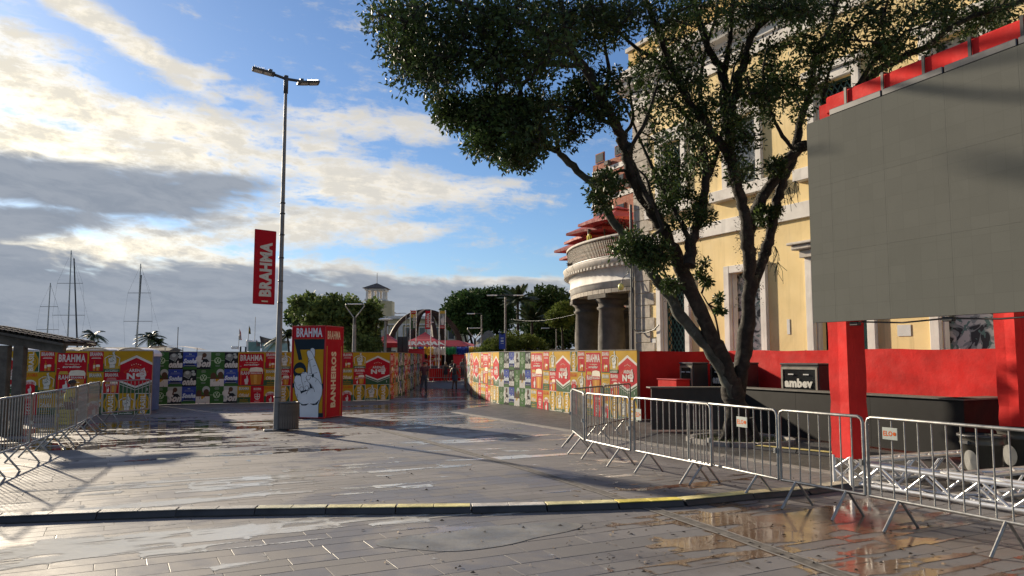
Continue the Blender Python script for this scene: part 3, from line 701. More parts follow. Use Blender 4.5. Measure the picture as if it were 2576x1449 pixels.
ring([(RR - .06, 7.34), (RR + .08, 7.34), (RR + .08, 7.45), (RR - .06, 7.45), (RR - .06, 7.34)], M['stain'], 'top_rail')
ring([(RR - .03, 6.47), (RR + .04, 6.47), (RR + .04, 6.55), (RR - .03, 6.55)], M['dgrey'], 'bottom_rail')
for k in range(34):       # blocks under the cornice
    th = A_E - R(.8) - R(1.9) * k
    MB().box(((RR + .10) * math.cos(th), (RR + .10) * math.sin(th), 6.06), (.22, .16, .12), th, ch=.01).build('modillion', M['stain'], rot)
# lattice railing, bar by bar along the part of the arc that faces the plaza
bar = MB().box((0, 0, 0), (.030, .022, .92)).mesh('lattice_bar'); bar.materials.append(mat('iron_railing', (.20, .18, .16), .6, .3, vary=.3))
nb = 74
for k in range(nb):
    th = A_E - R(.4) - R(62.0) * k / nb
    for sg in (1, -1):
        o = bpy.data.objects.new('lattice_bar', bar); col.objects.link(o); o.parent = rot
        rad = RR + .01 * sg
        o.location = (rad * math.cos(th), rad * math.sin(th), 6.95)
        o.rotation_euler = Matrix.Rotation(th + R(90), 3, 'Z').to_euler()
        o.rotation_euler = (Matrix.Rotation(th + R(90), 3, 'Z') @ Matrix.Rotation(sg * R(20), 3, 'Y')).to_euler()
# stone blocks of the flat arch under the band, modillions under the cornice
for k in range(26):
    th = A_E - R(1.6) - R(3.1) * k
    MB().box(((RR - .52) * math.cos(th), (RR - .52) * math.sin(th), 4.985), (.76, .485, .21), th, ch=.012).build('soffit_block', M['stone'], rot)
# columns on the rim and an inner ring
colmb = MB().lathe([(.0, 0), (.85, 0), (.85, .25), (.72, .32), (.66, .5), (.64, 1.6), (.62, 3.2), (.56, 4.15), (.66, 4.22), (.66, 4.3), (.58, 4.35), (.60, 4.5), (.78, 4.66), (.0, 4.66)], 20)
colmb.box((0, 0, 4.77), (1.6, 1.6, .2), ch=.02)
cme = colmb.mesh('column'); cme.materials.append(M['darkstone'])
for deg in (180, 205, 155, 130, 105, 82, 60):
    th = R(deg); rad = RR - .93; o = bpy.data.objects.new('column', cme); col.objects.link(o); o.parent = rot; o.location = (rad * math.cos(th), rad * math.sin(th), 0); o.rotation_euler = (0, 0, th)
# half column against the corner
o = MB().box((0, 0, 2.45), (.5, .5, 4.9), ch=.02).build('corner_pilaster', M['stone'], rot); q = th0 - R(2.6); o.location = ((RR - .5) * math.cos(q), (RR - .5) * math.sin(q), 0); o.rotation_euler = (0, 0, q)
# red parasols on the terrace
def parasol(px, Y, peak_y, label, rz, s=1.36):
    top = P(px, peak_y, Y); t = thing('parasol', label, 'parasol', (top.x, top.y, 6.475), rz, 'red parasols on the round terrace')
    H_ = top.z - 6.475; mb = MB()
    cs = [(-s, -s), (s, -s), (s, s), (-s, s)]; zr = H_ - .80
    mid = [(x * .35, y * .35, H_ - .22) for x, y in cs]; rim = [(x, y, zr) for x, y in cs]
    mb.add([(0, 0, H_)] + mid, [(0, 1, 2), (0, 2, 3), (0, 3, 4), (0, 4, 1)])
    lo = [(x * .30, y * .30, H_ - .30) for x, y in cs]
    for i in range(4):
        j = (i + 1) % 4; mx = ((rim[i][0] + rim[j][0]) / 2 * .97, (rim[i][1] + rim[j][1]) / 2 * .97, zr + .07)
        mb.add([lo[i], lo[j], rim[j], mx, rim[i]], [(0, 1, 2, 3, 4)])
        mb.add([rim[i], mx, (mx[0], mx[1], mx[2] - .14), (rim[i][0], rim[i][1], zr - .12)], [(0, 1, 2, 3)]); mb.add([mx, rim[j], (rim[j][0], rim[j][1], zr - .12), (mx[0], mx[1], mx[2] - .14)], [(0, 1, 2, 3)])
    mb.build('canopy', mat('parasol_red', (.30, .04, .042), .75, vary=.2, trans=.08), t)
    MB().tube([(0, 0, 0), (0, 0, H_ - .05)], .035, 8).build('pole', M['dgrey'], t)
    rb = MB()
    for x, y in cs: rb.tube([(0, 0, H_ - .35), (x * .98, y * .98, zr + .01)], .013, 5); rb.tube([(0, 0, H_ - 1.1), (x * .5, y * .5, zr + .24)], .012, 5)
    rb.build('ribs', M['dgrey'], t); MB().box((0, 0, .06), (.6, .6, .12), ch=.02).build('base', M['darkstone'], t)
parasol(1554, 35.8, 518, 'red parasol nearest the building corner, highest in the picture', .5)
parasol(1520, 38.0, 545, 'red parasol second from the building corner', .62)
parasol(1502, 40.2, 566, 'red parasol in the middle of the five on the terrace', .3)
parasol(1480, 42.0, 592, 'red parasol second from the far end of the terrace', .55)
parasol(1486, 44.0, 612, 'red parasol farthest along the terrace, lowest in the picture', .4)

# ================================================================== BRICK OFFICE BLOCK BEHIND
bt = Vector((PX(1496, 78), 78, 0))
bk = thing('brick_building', 'tall red brick block with pale concrete bands behind the terrace', 'building', bt, RZF)
BH = P(1496, 418, 78).z
MB().box((16, 6, BH / 2), (32, 12, BH)).build('wall', M['brick'], bk)
nband = int(BH / 2.9)
for k in range(nband + 1):
    zc = .4 + k * 2.9
    if zc > BH: break
    MB().box((16, 6, zc), (32.12, 12.12, .5)).build('concrete_band', M['whitewall'], bk)
    for j in range(9):
        f = MB().box((1.4 + j * 3.4, -.03, zc + 1.45), (1.5, .16, 1.0)).build('window', M['brick'], bk)
        MB().box((1.4 + j * 3.4, -.12, zc + 1.45), (1.3, .04, .8)).build('pane', M['glass'], f)
        MB().box((3.0 + j * 3.4, -.25, zc + .55), (.7, .4, .42), ch=.03).build('air_conditioner', M['darkstone'], bk)
# ================================================================== PRINTED SHEETS
TXT = {}
def text_geo(s, off=0.03, shear=0.0):
    key = (s, off, shear)
    if key in TXT: return TXT[key]
    cu = bpy.data.curves.new('t', 'FONT'); cu.body = s; cu.resolution_u = 2; cu.offset = off; cu.shear = shear; cu.space_character = 1.08 if off > .02 else 1.0
    o = bpy.data.objects.new('t', cu); col.objects.link(o); bpy.context.view_layer.update()
    dg = bpy.context.evaluated_depsgraph_get(); me = bpy.data.meshes.new_from_object(o.evaluated_get(dg))
    v = np.array([tuple(x.co)[:2] for x in me.vertices]); f = [tuple(p.vertices) for p in me.polygons]
    bpy.data.objects.remove(o); bpy.data.curves.remove(cu); bpy.data.meshes.remove(me)
    lo, hi = v.min(0), v.max(0); v = (v - lo) / (hi - lo); TXT[key] = (v, f); return TXT[key]
class Sheet:
    """flat print: stacked coloured shapes on one sheet, x right, z up, facing -y"""
    def __init__(s, dz=.0007): s.mb = MB(); s.k = 0; s.dz = dz
    hold = False
    def _y(s):
        if not s.hold: s.k += 1
        return -s.k * s.dz
    def poly(s, pts, c):
        y = s._y(); tri = tessellate_polygon([[Vector((p[0], p[1], 0)) for p in pts]])
        s.mb.add([(p[0], y, p[1]) for p in pts], [tuple(t) for t in tri], PR[c]); return s
    def rect(s, x0, z0, x1, z1, c): return s.poly([(x0, z0), (x1, z0), (x1, z1), (x0, z1)], c)
    def ell(s, cx, cz, rx, rz, c, n=18): return s.poly([(cx + rx * math.cos(2 * math.pi * i / n), cz + rz * math.sin(2 * math.pi * i / n)) for i in range(n)], c)
    def ringe(s, cx, cz, rx, rz, t, c, n=20):
        y = s._y(); vs = []
        for i in range(n):
            q = 2 * math.pi * i / n; vs += [(cx + rx * math.cos(q), y, cz + rz * math.sin(q)), (cx + (rx - t) * math.cos(q), y, cz + (rz - t) * math.sin(q))]
        s.mb.add(vs, [(2 * i, 2 * ((i + 1) % n), 2 * ((i + 1) % n) + 1, 2 * i + 1) for i in range(n)], PR[c]); return s
    def line(s, pts, t, c, same=False):
        y = s._y()
        for i in range(len(pts) - 1):
            a, b = Vector(pts[i]), Vector(pts[i + 1]); d = b - a
            if d.length < 1e-6: continue
            n = Vector((-d.y, d.x)).normalized() * t / 2; e = d.normalized() * t * .3
            s.mb.add([(p[0], y - i * 1e-5, p[1]) for p in (a - n - e, b - n + e, b + n + e, a + n - e)], [(0, 1, 2, 3)], PR[c])
        return s
    def text(s, t, x0, z0, x1, z1, c, rot=0, off=.03, shear=0.0):
        v, f = text_geo(t, off, shear); y = s._y()
        if rot == 0: q = [(x0 + a * (x1 - x0), y, z0 + b * (z1 - z0)) for a, b in v]
        else: q = [(x1 - b * (x1 - x0), y, z0 + a * (z1 - z0)) for a, b in v]       # reads upwards
        s.mb.add(q, f, PR[c]); return s
    def star(s, cx, cz, r, c):
        return s.poly([(cx + (r if i % 2 == 0 else r * .42) * math.sin(math.pi * i / 5), cz + (r if i % 2 == 0 else r * .42) * math.cos(math.pi * i / 5)) for i in range(10)], c)

# crossed-fingers hand, in a 1 x 1 box (x right, z up)
_H = [(182, 1390), (182, 1195), (150, 1120), (125, 1050), (110, 960), (108, 870), (125, 810), (150, 788), (185, 793), (204, 812), (207, 778), (228, 750), (265, 742), (292, 755), (300, 785),
      (303, 700), (312, 600), (314, 545), (300, 500), (293, 462), (302, 438), (325, 432), (350, 446), (370, 480), (394, 545), (422, 620), (450, 700), (470, 780), (484, 850), (491, 920), (497, 980), (490, 1060), (466, 1130), (442, 1200), (436, 1390)]
_T = [(338, 440), (345, 410), (362, 397), (385, 400), (401, 420), (403, 455), (398, 520), (386, 525)]
def hn(p): return ((p[0] - 95) / 410.0, (1395 - p[1]) / 1000.0)
HAND = [hn(p) for p in _H]; TIP = [hn(p) for p in _T]
HL = [[(316, 545), (330, 590), (345, 660), (362, 770), (372, 800)], [(314, 580), (335, 680), (352, 765)], [(330, 575), (372, 555)], [(372, 660), (412, 645)], [(392, 760), (432, 748)], [(318, 770), (350, 765)],
      [(207, 800), (215, 870), (235, 940), (245, 1010)], [(275, 820), (290, 870), (330, 905), (375, 960), (395, 1025)], [(300, 790), (345, 790), (400, 820), (450, 860), (485, 920)], [(285, 795), (275, 830), (300, 860), (325, 850), (345, 805)],
      [(120, 890), (130, 940), (155, 985), (180, 1000)], [(150, 800), (180, 790)], [(225, 765), (262, 752)], [(170, 935), (200, 925)], [(250, 885), (275, 878)], [(405, 880), (420, 850)], [(335, 985), (300, 1010), (275, 1060)], [(200, 1040), (225, 1020), (330, 975)],
      [(150, 1060), (155, 1110)], [(170, 1185), (230, 1208), (305, 1195)], [(330, 1195), (400, 1200), (452, 1140)], [(115, 870), (108, 940), (122, 1030)]]
HP = [[(320, 890), (345, 930), (380, 985), (365, 975), (330, 975)], [(362, 770), (385, 765), (388, 800), (372, 825), (352, 800)], [(180, 1183), (230, 1205), (310, 1195), (270, 1222), (215, 1222)], [(330, 1195), (400, 1190), (462, 1130), (425, 1205), (370, 1215)], [(190, 1000), (240, 1010), (330, 960), (300, 1005), (225, 1040), (205, 1055)]]
def draw_hand(S, x0, z0, x1, z1, c='hand', ink='dark', lines=True, mirror=False, t=None):
    X = lambda u: (x1 - u * (x1 - x0)) if mirror else (x0 + u * (x1 - x0)); Zf = lambda v: z0 + v * (z1 - z0)
    f = lambda pts: [(X(u), Zf(v)) for u, v in pts]
    t = t or (x1 - x0) * .022
    if ink: S.line(f(TIP + TIP[:1]), t * 1.6, ink)
    S.poly(f(TIP), c)
    if ink: S.line(f(HAND + HAND[:1]), t * 1.9, ink)
    S.poly(f(HAND), c)
    if lines:
        S._y(); S.hold = True
        for L in HL: S.line(f([hn(p) for p in L]), t, ink or 'dark')
        S.hold = False; S._y(); S.hold = True
        for q in HP: S.poly(f([hn(p) for p in q]), ink or 'dark')
        S.hold = False
        for cx, cz in ((214, 985), (285, 970)):
            u, v = hn((cx, cz)); S.ell(X(u), Zf(v), (x1 - x0) * .062, (z1 - z0) * .03, ink or 'dark'); S.ell(X(u), Zf(v), (x1 - x0) * .05, (z1 - z0) * .024, c)
    return S
TW, TH = .55, .733       # one poster of the mosaic
def glass(S, x0, z0, x1, z1, label=True):
    w = x1 - x0; h = z1 - z0
    S.poly([(x0 + w * .14, z0), (x1 - w * .14, z0), (x1 - w * .02, z0 + h * .66), (x0 + w * .02, z0 + h * .66)], 'amber')
    S.poly([(x0 + w * .35, z0 + h * .03), (x0 + w * .55, z0 + h * .03), (x0 + w * .58, z0 + h * .6), (x0 + w * .32, z0 + h * .6)], 'amber2')
    S.poly([(x0, z0 + h * .62), (x1, z0 + h * .62), (x1 + w * .02, z0 + h * .86), (x1 - w * .08, z0 + h * .97), (x0 + w * .5, z1), (x0 + w * .08, z0 + h * .97), (x0 - w * .02, z0 + h * .86)], 'foam')
    if label: S.poly([(x0 + w * .06, z0 + h * .58), (x1 - w * .06, z0 + h * .58), (x1 - w * .04, z0 + h * .74), (x0 + w * .04, z0 + h * .74)], 'red'); S.text('BRAHMA', x0 + w * .12, z0 + h * .61, x1 - w * .12, z0 + h * .71, 'white')
def can(S, x0, z0, x1, z1):
    w = x1 - x0; h = z1 - z0
    S.rect(x0, z0, x1, z0 + h * .85, 'red'); S.poly([(x0, z0 + h * .85), (x1, z0 + h * .85), (x1 - w * .14, z1), (x0 + w * .14, z1)], 'gold'); S.rect(x0, z0, x0 + w * .12, z0 + h * .85, 'orange'); S.text('RAH', x0 + w * .04, z0 + h * .60, x1 - w * .02, z0 + h * .82, 'white'); draw_hand(S, x0 + w * .45, z0 + h * .02, x1 - w * .05, z0 + h * .55, 'white', None, False)
def rrect(S, x0, z0, x1, z1, r, c):
    pts = []
    for cx, cz, a in ((x1 - r, z0 + r, -90), (x1 - r, z1 - r, 0), (x0 + r, z1 - r, 90), (x0 + r, z0 + r, 180)):
        for k in range(4): q = R(a + k * 30); pts.append((cx + r * math.cos(q), cz + r * math.sin(q)))
    S.poly(pts, c)
def d_big():
    S = Sheet(); w, h = 2 * TW, 2 * TH; S.rect(0, 0, w, h, 'yellow'); S.rect(0, 0, w, h * .42, 'green'); rrect(S, .035, .03, w - .035, h - .06, .05, 'red')
    S.text('BRAHMA', .09, h * .74, w - .09, h * .92, 'white'); S.text('TÁ LIBERADO', w * .28, h * .675, w * .74, h * .705, 'cream'); S.text('acreditar', w * .22, h * .60, w * .80, h * .66, 'white', shear=.3)
    S.rect(.07, h * .58, .15, h * .588, 'white'); can(S, w * .10, .05, w * .42, h * .52); glass(S, w * .44, .05, w * .93, h * .55); return S
def d_redsmall():
    S = Sheet(); S.rect(0, 0, TW, TH, 'yellow'); S.rect(0, 0, TW, TH * .4, 'green'); rrect(S, .03, .03, TW - .03, TH - .02, .025, 'red'); S.text('BRAHMA', .06, TH * .76, TW - .06, TH * .94, 'white'); S.rect(TW * .25, TH * .69, TW * .75, TH * .705, 'cream'); S.rect(TW * .2, TH * .64, TW * .8, TH * .665, 'white')
    S.rect(TW * .33, .05, TW * .46, TH * .40, 'amber'); S.rect(TW * .37, TH * .4, TW * .42, TH * .55, 'orange'); S.rect(TW * .33, TH * .18, TW * .46, TH * .33, 'cream'); glass(S, TW * .5, .05, TW * .74, TH * .36, False); return S
def d_redglass():
    S = Sheet(); S.rect(0, 0, TW, TH, 'red'); S.text('BRAHMA', .05, TH * .78, TW - .05, TH * .95, 'white'); S.rect(TW * .25, TH * .71, TW * .75, TH * .725, 'cream'); S.rect(TW * .2, TH * .66, TW * .8, TH * .68, 'white'); can(S, TW * .12, .03, TW * .40, TH * .52); glass(S, TW * .42, .03, TW * .88, TH * .60); return S
def d_finger():
    S = Sheet(); S.rect(0, 0, TW, TH, 'yellow')
    for k in range(5):
        q = R(30 + 30 * k)
        if k != 2: S.star(TW * .5 + TW * .36 * math.cos(q), TH * .50 + TH * .36 * math.sin(q), .032, 'green')
    S.line([(TW * .08, TH * .30), (TW * .04, TH * .66), (TW * .30, TH * .78), (TW * .70, TH * .78), (TW * .96, TH * .66), (TW * .92, TH * .30)], .022, 'white')
    S.rect(TW * .08, TH * .16, TW * .92, TH * .30, 'gold'); draw_hand(S, TW * .24, TH * .2, TW * .76, TH * .98, 'white', 'green', True)
    S.rect(TW * .02, 0, TW * .98, TH * .16, 'green'); S.text('TÁ LIBERADO', TW * .1, TH * .12, TW * .9, TH * .155, 'cream'); S.text('acreditar', TW * .08, TH * .02, TW * .92, TH * .10, 'white', shear=.3); return S
def d_oficial():
    S = Sheet(); S.rect(0, 0, TW, TH, 'yellow'); S.rect(0, 0, TW, TH * .34, 'green'); S.text('BRAHMA', TW * .12 + .012, TH * .76 - .012, TW * .88 + .012, TH * .94 - .012, 'green'); S.text('BRAHMA', TW * .12, TH * .76, TW * .88, TH * .94, 'white')
    S.rect(TW * .3, TH * .66, TW * .7, TH * .675, 'green'); S.text('Oficial', TW * .12, TH * .36, TW * .88, TH * .56, 'white', shear=.3); S.rect(TW * .46, TH * .27, TW * .54, TH * .3, 'yellow'); S.text('SELEÇÃO', TW * .2, TH * .13, TW * .8, TH * .23, 'yellow'); S.rect(TW * .18, TH * .06, TW * .82, TH * .085, 'yellow'); return S
def d_crest():
    S = Sheet(); S.rect(0, 0, TW, TH, 'red'); S.text('BRAHMA', TW * .22, TH * .76, TW * .78, TH * .88, 'white'); S.rect(TW * .2, TH * .69, TW * .8, TH * .70, 'cream')
    S.poly([(TW * .30, TH * .52), (TW * .70, TH * .52), (TW * .70, TH * .30), (TW * .62, TH * .2), (TW * .5, TH * .15), (TW * .38, TH * .2), (TW * .30, TH * .30)], 'white'); S.poly([(TW * .34, TH * .49), (TW * .66, TH * .49), (TW * .66, TH * .31), (TW * .5, TH * .19), (TW * .34, TH * .31)], 'red')
    S.rect(TW * .47, TH * .2, TW * .53, TH * .49, 'white'); S.rect(TW * .34, TH * .34, TW * .66, TH * .385, 'white'); S.star(TW * .5, TH * .57, .03, 'white'); S.text('BRASIL', TW * .3, TH * .06, TW * .7, TH * .11, 'white'); return S
def d_thumb():
    S = Sheet(); S.rect(0, 0, TW, TH, 'yellow'); S.rect(0, 0, TW * .2, TH * .38, 'green'); S.rect(TW * .8, 0, TW, TH * .38, 'green'); S.text('BRAHMA', TW * .05, TH * .76, TW * .95, TH * .96, 'orange'); S.ell(TW * .5, TH * .44, TW * .38, TH * .2, 'white'); S.text('BRAHMA', TW * .2, TH * .42, TW * .8, TH * .56, 'red')
    S.rect(TW * .18, 0, TW * .82, TH * .36, 'red'); S.ell(TW * .5, TH * .36, TW * .32, TH * .08, 'red'); draw_hand(S, TW * .38, 0, TW * .62, TH * .36, 'white', None, False); return S
def d_hex():
    S = Sheet(); S.rect(0, 0, TW, TH, 'white'); S.rect(.02, .02, TW - .02, TH - .02, 'green'); S.poly([(TW * .3, .02), (TW * .7, .02), (TW * .95, TH * .38), (TW * .95, TH * .62), (TW * .7, TH - .02), (TW * .3, TH - .02), (TW * .05, TH * .62), (TW * .05, TH * .38)], 'yellow'); S.ringe(TW * .5, TH * .5, TW * .34, TH * .26, .02, 'green'); S.text('BRASIL', TW * .34, TH * .06, TW * .66, TH * .94, 'white', rot=1); return S
def d_arena():
    S = Sheet(); w, h = 2 * TW, 2 * TH; S.rect(0, 0, w, h, 'yellow'); S.rect(0, 0, w, h * .42, 'green')
    S.line([(0, h * .74), (w * .5, h * .94), (w, h * .74)], .014, 'gold'); S.poly([(0, h * .26), (w * .5, h * .12), (w, h * .26), (w, h * .72), (w * .5, h * .90), (0, h * .72)], 'white'); S.poly([(0, h * .31), (w * .5, h * .165), (w, h * .31), (w, h * .665), (w * .5, h * .84), (0, h * .665)], 'red'); S.line([(0, h * .215), (w * .5, h * .075), (w, h * .215)], .016, 'white')
    S.line([(w * .12, h * .5), (w * .5, h * .65), (w * .88, h * .5), (w * .5, h * .35), (w * .12, h * .5)], .012, 'orange')
    for k in range(5): S.star(w * (.36 + .07 * k), h * (.665 + .03 * (1 - abs(k - 2) / 2)), .026, 'cream')
    S.text('ARENA', w * .28, h * .50, w * .74, h * .575, 'white'); S.text('N', w * .22, h * .33, w * .47, h * .475, 'white', off=.05); S.text('º', w * .50, h * .385, w * .66, h * .475, 'white', off=.05); draw_hand(S, w * .60, h * .325, w * .83, h * .60, 'white', 'red', True); S.rect(w * .86, h * .06, w * .89, h * .12, 'grey2'); return S
def d_vw():
    S = Sheet(); S.rect(0, 0, TW, TH, 'vwgreen'); cx, cz, r = TW * .5, TH * .5, TW * .25; S.rect(.0, cz - .006, TW * .25, cz + .006, 'palegreen'); S.rect(TW * .75, cz - .006, TW, cz + .006, 'palegreen'); S.ringe(cx, cz, r, r, .02, 'palegreen', 24); t = .022
    S.line([(cx - r * .42, cz + r * .86), (cx - r * .02, cz + r * .06), (cx + r * .02, cz + r * .06), (cx + r * .42, cz + r * .86)], t, 'palegreen'); S.line([(cx - r * .86, cz + r * .36), (cx - r * .42, cz - r * .82), (cx - r * .02, cz + r * .0), (cx + r * .02, cz + r * .0), (cx + r * .42, cz - r * .82), (cx + r * .86, cz + r * .36)], t, 'palegreen')
    for k, wd in enumerate((.28, .36, .30)): S.rect(cx - wd * TW / 2, TH * (.92 - .055 * k), cx + wd * TW / 2, TH * (.935 - .055 * k), 'grey2')
    for k, wd in enumerate((.34, .30)): S.rect(cx - wd * TW / 2, TH * (.22 - .06 * k), cx + wd * TW / 2, TH * (.235 - .06 * k), 'grey2')
    return S
def script(S, t, z0, z1, c='white'): S.text(t, TW * .01, z0, TW * .99, z1, c, off=.06, shear=.35)
def d_photo1():   # black and white crowd shot
    S = Sheet(); S.rect(0, 0, TW, TH, 'dark'); S.ell(TW * .36, TH * .72, TW * .30, TH * .20, 'grey'); S.ell(TW * .34, TH * .80, TW * .15, TH * .1, 'grey2'); S.ell(TW * .74, TH * .88, TW * .12, TH * .06, 'grey2'); S.ell(TW * .80, TH * .72, TW * .14, TH * .10, 'grey2'); S.line([(TW * .05, TH * .62), (TW * .45, TH * .46), (TW * .55, TH * .6)], .02, 'grey2'); script(S, 'onha', TH * .08, TH * .48); return S
def d_photo2():   # figure seen from behind with raised hands
    S = Sheet(); S.rect(0, 0, TW, TH, 'grey2'); S.ell(TW * .2, TH * .6, TW * .3, TH * .2, 'white'); S.poly([(TW * .2, 0), (TW * .3, TH * .5), (TW * .45, TH * .6), (TW * .7, TH * .6), (TW * .95, TH * .4), (TW, 0)], 'dark'); S.ell(TW * .52, TH * .82, TW * .16, TH * .14, 'skin'); S.poly([(TW * .28, TH * .45), (TW * .38, TH * .78), (TW * .46, TH * .7), (TW * .4, TH * .45)], 'skin'); S.rect(0, 0, TW, TH * .1, 'dark'); script(S, 'Son', TH * .12, TH * .55); return S
def d_photo3():   # two faces with a medal
    S = Sheet(); S.rect(0, 0, TW, TH, 'vwgreen'); S.ell(TW * .72, TH * .80, TW * .28, TH * .22, 'grey2'); S.ell(TW * .74, TH * .66, TW * .2, TH * .19, 'skin'); S.ell(TW * .22, TH * .62, TW * .2, TH * .18, 'skin'); S.rect(0, TH * .40, TW, TH * .52, 'skin'); S.rect(0, 0, TW, TH * .42, 'white'); S.rect(TW * .38, TH * .28, TW * .66, TH * .42, 'yellow'); S.line([(TW * .2, 0), (TW * .3, TH * .4)], .03, 'grey'); S.line([(TW * .7, 0), (TW * .66, TH * .3)], .03, 'grey'); script(S, 'inha', TH * .03, TH * .36); return S
def d_blue():
    S = Sheet(); S.rect(0, 0, TW, TH, 'blue'); S.ell(TW * .45, TH * .88, .02, .02, 'palegreen'); S.ell(TW * .55, TH * .88, .02, .02, 'palegreen'); S.rect(TW * .2, TH * .79, TW * .8, TH * .80, 'grey2'); S.rect(TW * .15, TH * .73, TW * .85, TH * .74, 'grey2'); S.rect(0, 0, TW, TH * .16, 'vwgreen')
    S.poly([(TW * .1, TH * .16), (TW * .16, TH * .28), (TW * .3, TH * .40), (TW * .66, TH * .40), (TW * .82, TH * .28), (TW * .92, TH * .16)], 'blue2'); S.rect(TW * .1, TH * .2, TW * .9, TH * .225, 'grey2'); script(S, 'Sonha', TH * .34, TH * .62, 'hand'); return S
DESIGN = {}
for nm, fn, w_, h_ in (('big', d_big, 2, 2), ('red', d_redsmall, 1, 1), ('glass', d_redglass, 1, 1), ('finger', d_finger, 1, 1), ('ofic', d_oficial, 1, 1), ('crest', d_crest, 1, 1), ('thumb', d_thumb, 1, 1), ('hex', d_hex, 1, 1), ('arena', d_arena, 2, 2),
                       ('vw', d_vw, 1, 1), ('p1', d_photo1, 1, 1), ('p2', d_photo2, 1, 1), ('p3', d_photo3, 1, 1), ('blue', d_blue, 1, 1)):
    DESIGN[nm] = (fn().mb.mesh('poster_' + nm), w_, h_)
# mosaics: list of (column, row from the top, design)
def unit_short(c):
    return [(c, 0, 'big'), (c + 2, 0, 'red'), (c + 3, 0, 'finger'), (c + 2, 1, 'ofic'), (c + 3, 1, 'glass'), (c + 4, 0, 'arena'), (c, 2, 'ofic'), (c + 1, 2, 'crest'), (c + 2, 2, 'thumb'), (c + 3, 2, 'hex'), (c + 4, 2, 'finger'), (c + 5, 2, 'hex')]
def unit_long(c):
    return [(c, 0, 'hex'), (c + 1, 0, 'red'), (c, 1, 'thumb'), (c + 1, 1, 'finger'), (c, 2, 'crest'), (c + 1, 2, 'ofic')] + unit_short(c + 2)
def unit_vw(c):
    g_ = [['vw', 'p1', 'blue', 'p2', 'vw', 'p1'], ['p3', 'blue', 'p1', 'vw', 'p3', 'blue'], ['vw', 'p2', 'blue', 'p3', 'vw', 'p2']]
    return [(c + i, r, g_[r][i]) for r in range(3) for i in range(6)]
M['board'] = mat('plywood_board', (.30, .24, .17), .8, vary=.2, vs=2)
M['boardedge'] = mat('grey_board_edge', (.22, .20, .17), .7, vary=.2)
M['wet_board'] = mat('varnished_board', (.3, .26, .22), .25, vary=.3)
def poster_wall(name_label, p, q, ncol, tiles, group='poster walls round the plaza'):
    d = q - p; L = d.length; tw = L / ncol; rz = math.atan2(d.y, d.x)
    t = thing('poster_wall', name_label, 'hoarding', (p.x, p.y, 0), rz, group)
    for k in range(ncol // 2):
        MB().box(((2 * k + 1) * tw, .028, 1.108), (2 * tw - .006, .04, 2.196)).build('board', M['board'], t)
    for k in range(ncol // 2 + 1):
        x = min(max(2 * k * tw, .05), L - .05)
        MB().box((x, .09, 1.10), (.07, .07, 2.18)).build('post', M['boardedge'], t); 
    MB().box((L / 2, .02, 2.222), (L, .06, .02)).build('top_batten', M['boardedge'], t)
    for (c, r, nm) in tiles:
        me, w_, h_ = DESIGN[nm]; o = bpy.data.objects.new('poster', me); col.objects.link(o); o.parent = t
        z = 2.2 - (r + h_) * TH; o.location = (c * tw, .004 - random.uniform(0, .0004), z + .008 + random.uniform(-.003, .003)); o.scale = (tw / TW, 1, 1); o.rotation_euler = (0, random.gauss(0, .0025), 0)
    return t
# ---- left walls
w1b = G(378, 1043); w1a = Vector((w1b.x - 8 * .545 - 2 * .545, w1b.y - .35, 0))
poster_wall('poster wall farthest left, behind the low barricades, ending in a red diamond poster', w1a, w1b, 10, [(0, 0, 'arena'), (0, 2, 'finger'), (1, 2, 'hex')] + unit_long(2))
w2a, w2b = G(384, 1018.5), G(979, 1007)
poster_wall('long poster wall behind the lamp post and red totem, with green car logo tiles', w2a, w2b, 18, unit_vw(0) + unit_short(6) + unit_short(12))
# short return between the two
d = w2a - w1b; rt = thing('wall_return', 'short bare board return between the two left poster walls', 'hoarding', (w1b.x, w1b.y, 0), math.atan2(d.y, d.x))
MB().box((d.length / 2, .03, 1.10), (d.length - .06, .04, 2.19)).build('board', M['boardedge'], rt)
# ---- passage walls
pw = [w2b + Vector((.03, .05, 0)), Vector((PX(1032, 46), 46, 0)), Vector((PX(1062, 60), 60, 0))]
poster_wall('left wall of the passage, first stretch beside the man in the dark shirt', pw[0], pw[1], 18, unit_short(0) + unit_vw(6) + unit_short(12))
poster_wall('left wall of the passage, far stretch bending towards the red awning', pw[1], pw[2], 24, unit_vw(0) + unit_short(6) + unit_vw(12) + unit_short(18))
# ---- curved right wall, far end to near end (left to right)
rw = [G(1604, 1061), Vector((PX(1434, 27.6), 27.6, 0)), Vector((PX(1335, 30.8), 30.8, 0)), Vector((PX(1255, 33.2), 33.2, 0)), Vector((PX(1193, 39.0), 39.0, 0)), Vector((PX(1168, 52), 52, 0))]
poster_wall('sunlit poster wall panel run ending at the red fabric fence', rw[1], rw[0], 8, unit_long(0))
poster_wall('sunlit poster wall run between the car logo tiles and the near end', rw[2], rw[1], 6, unit_short(0))
poster_wall('poster wall run of green car logo tiles on the right of the passage', rw[3], rw[2], 6, unit_vw(0))
poster_wall('poster wall run at the bend of the passage, steeply foreshortened', rw[4], rw[3], 10, [(0, 0, 'arena'), (0, 2, 'finger'), (1, 2, 'hex')] + unit_long(2))
poster_wall('far right wall of the passage seen almost edge on', rw[5], rw[4], 22, unit_long(0) + unit_vw(8) + unit_long(14))

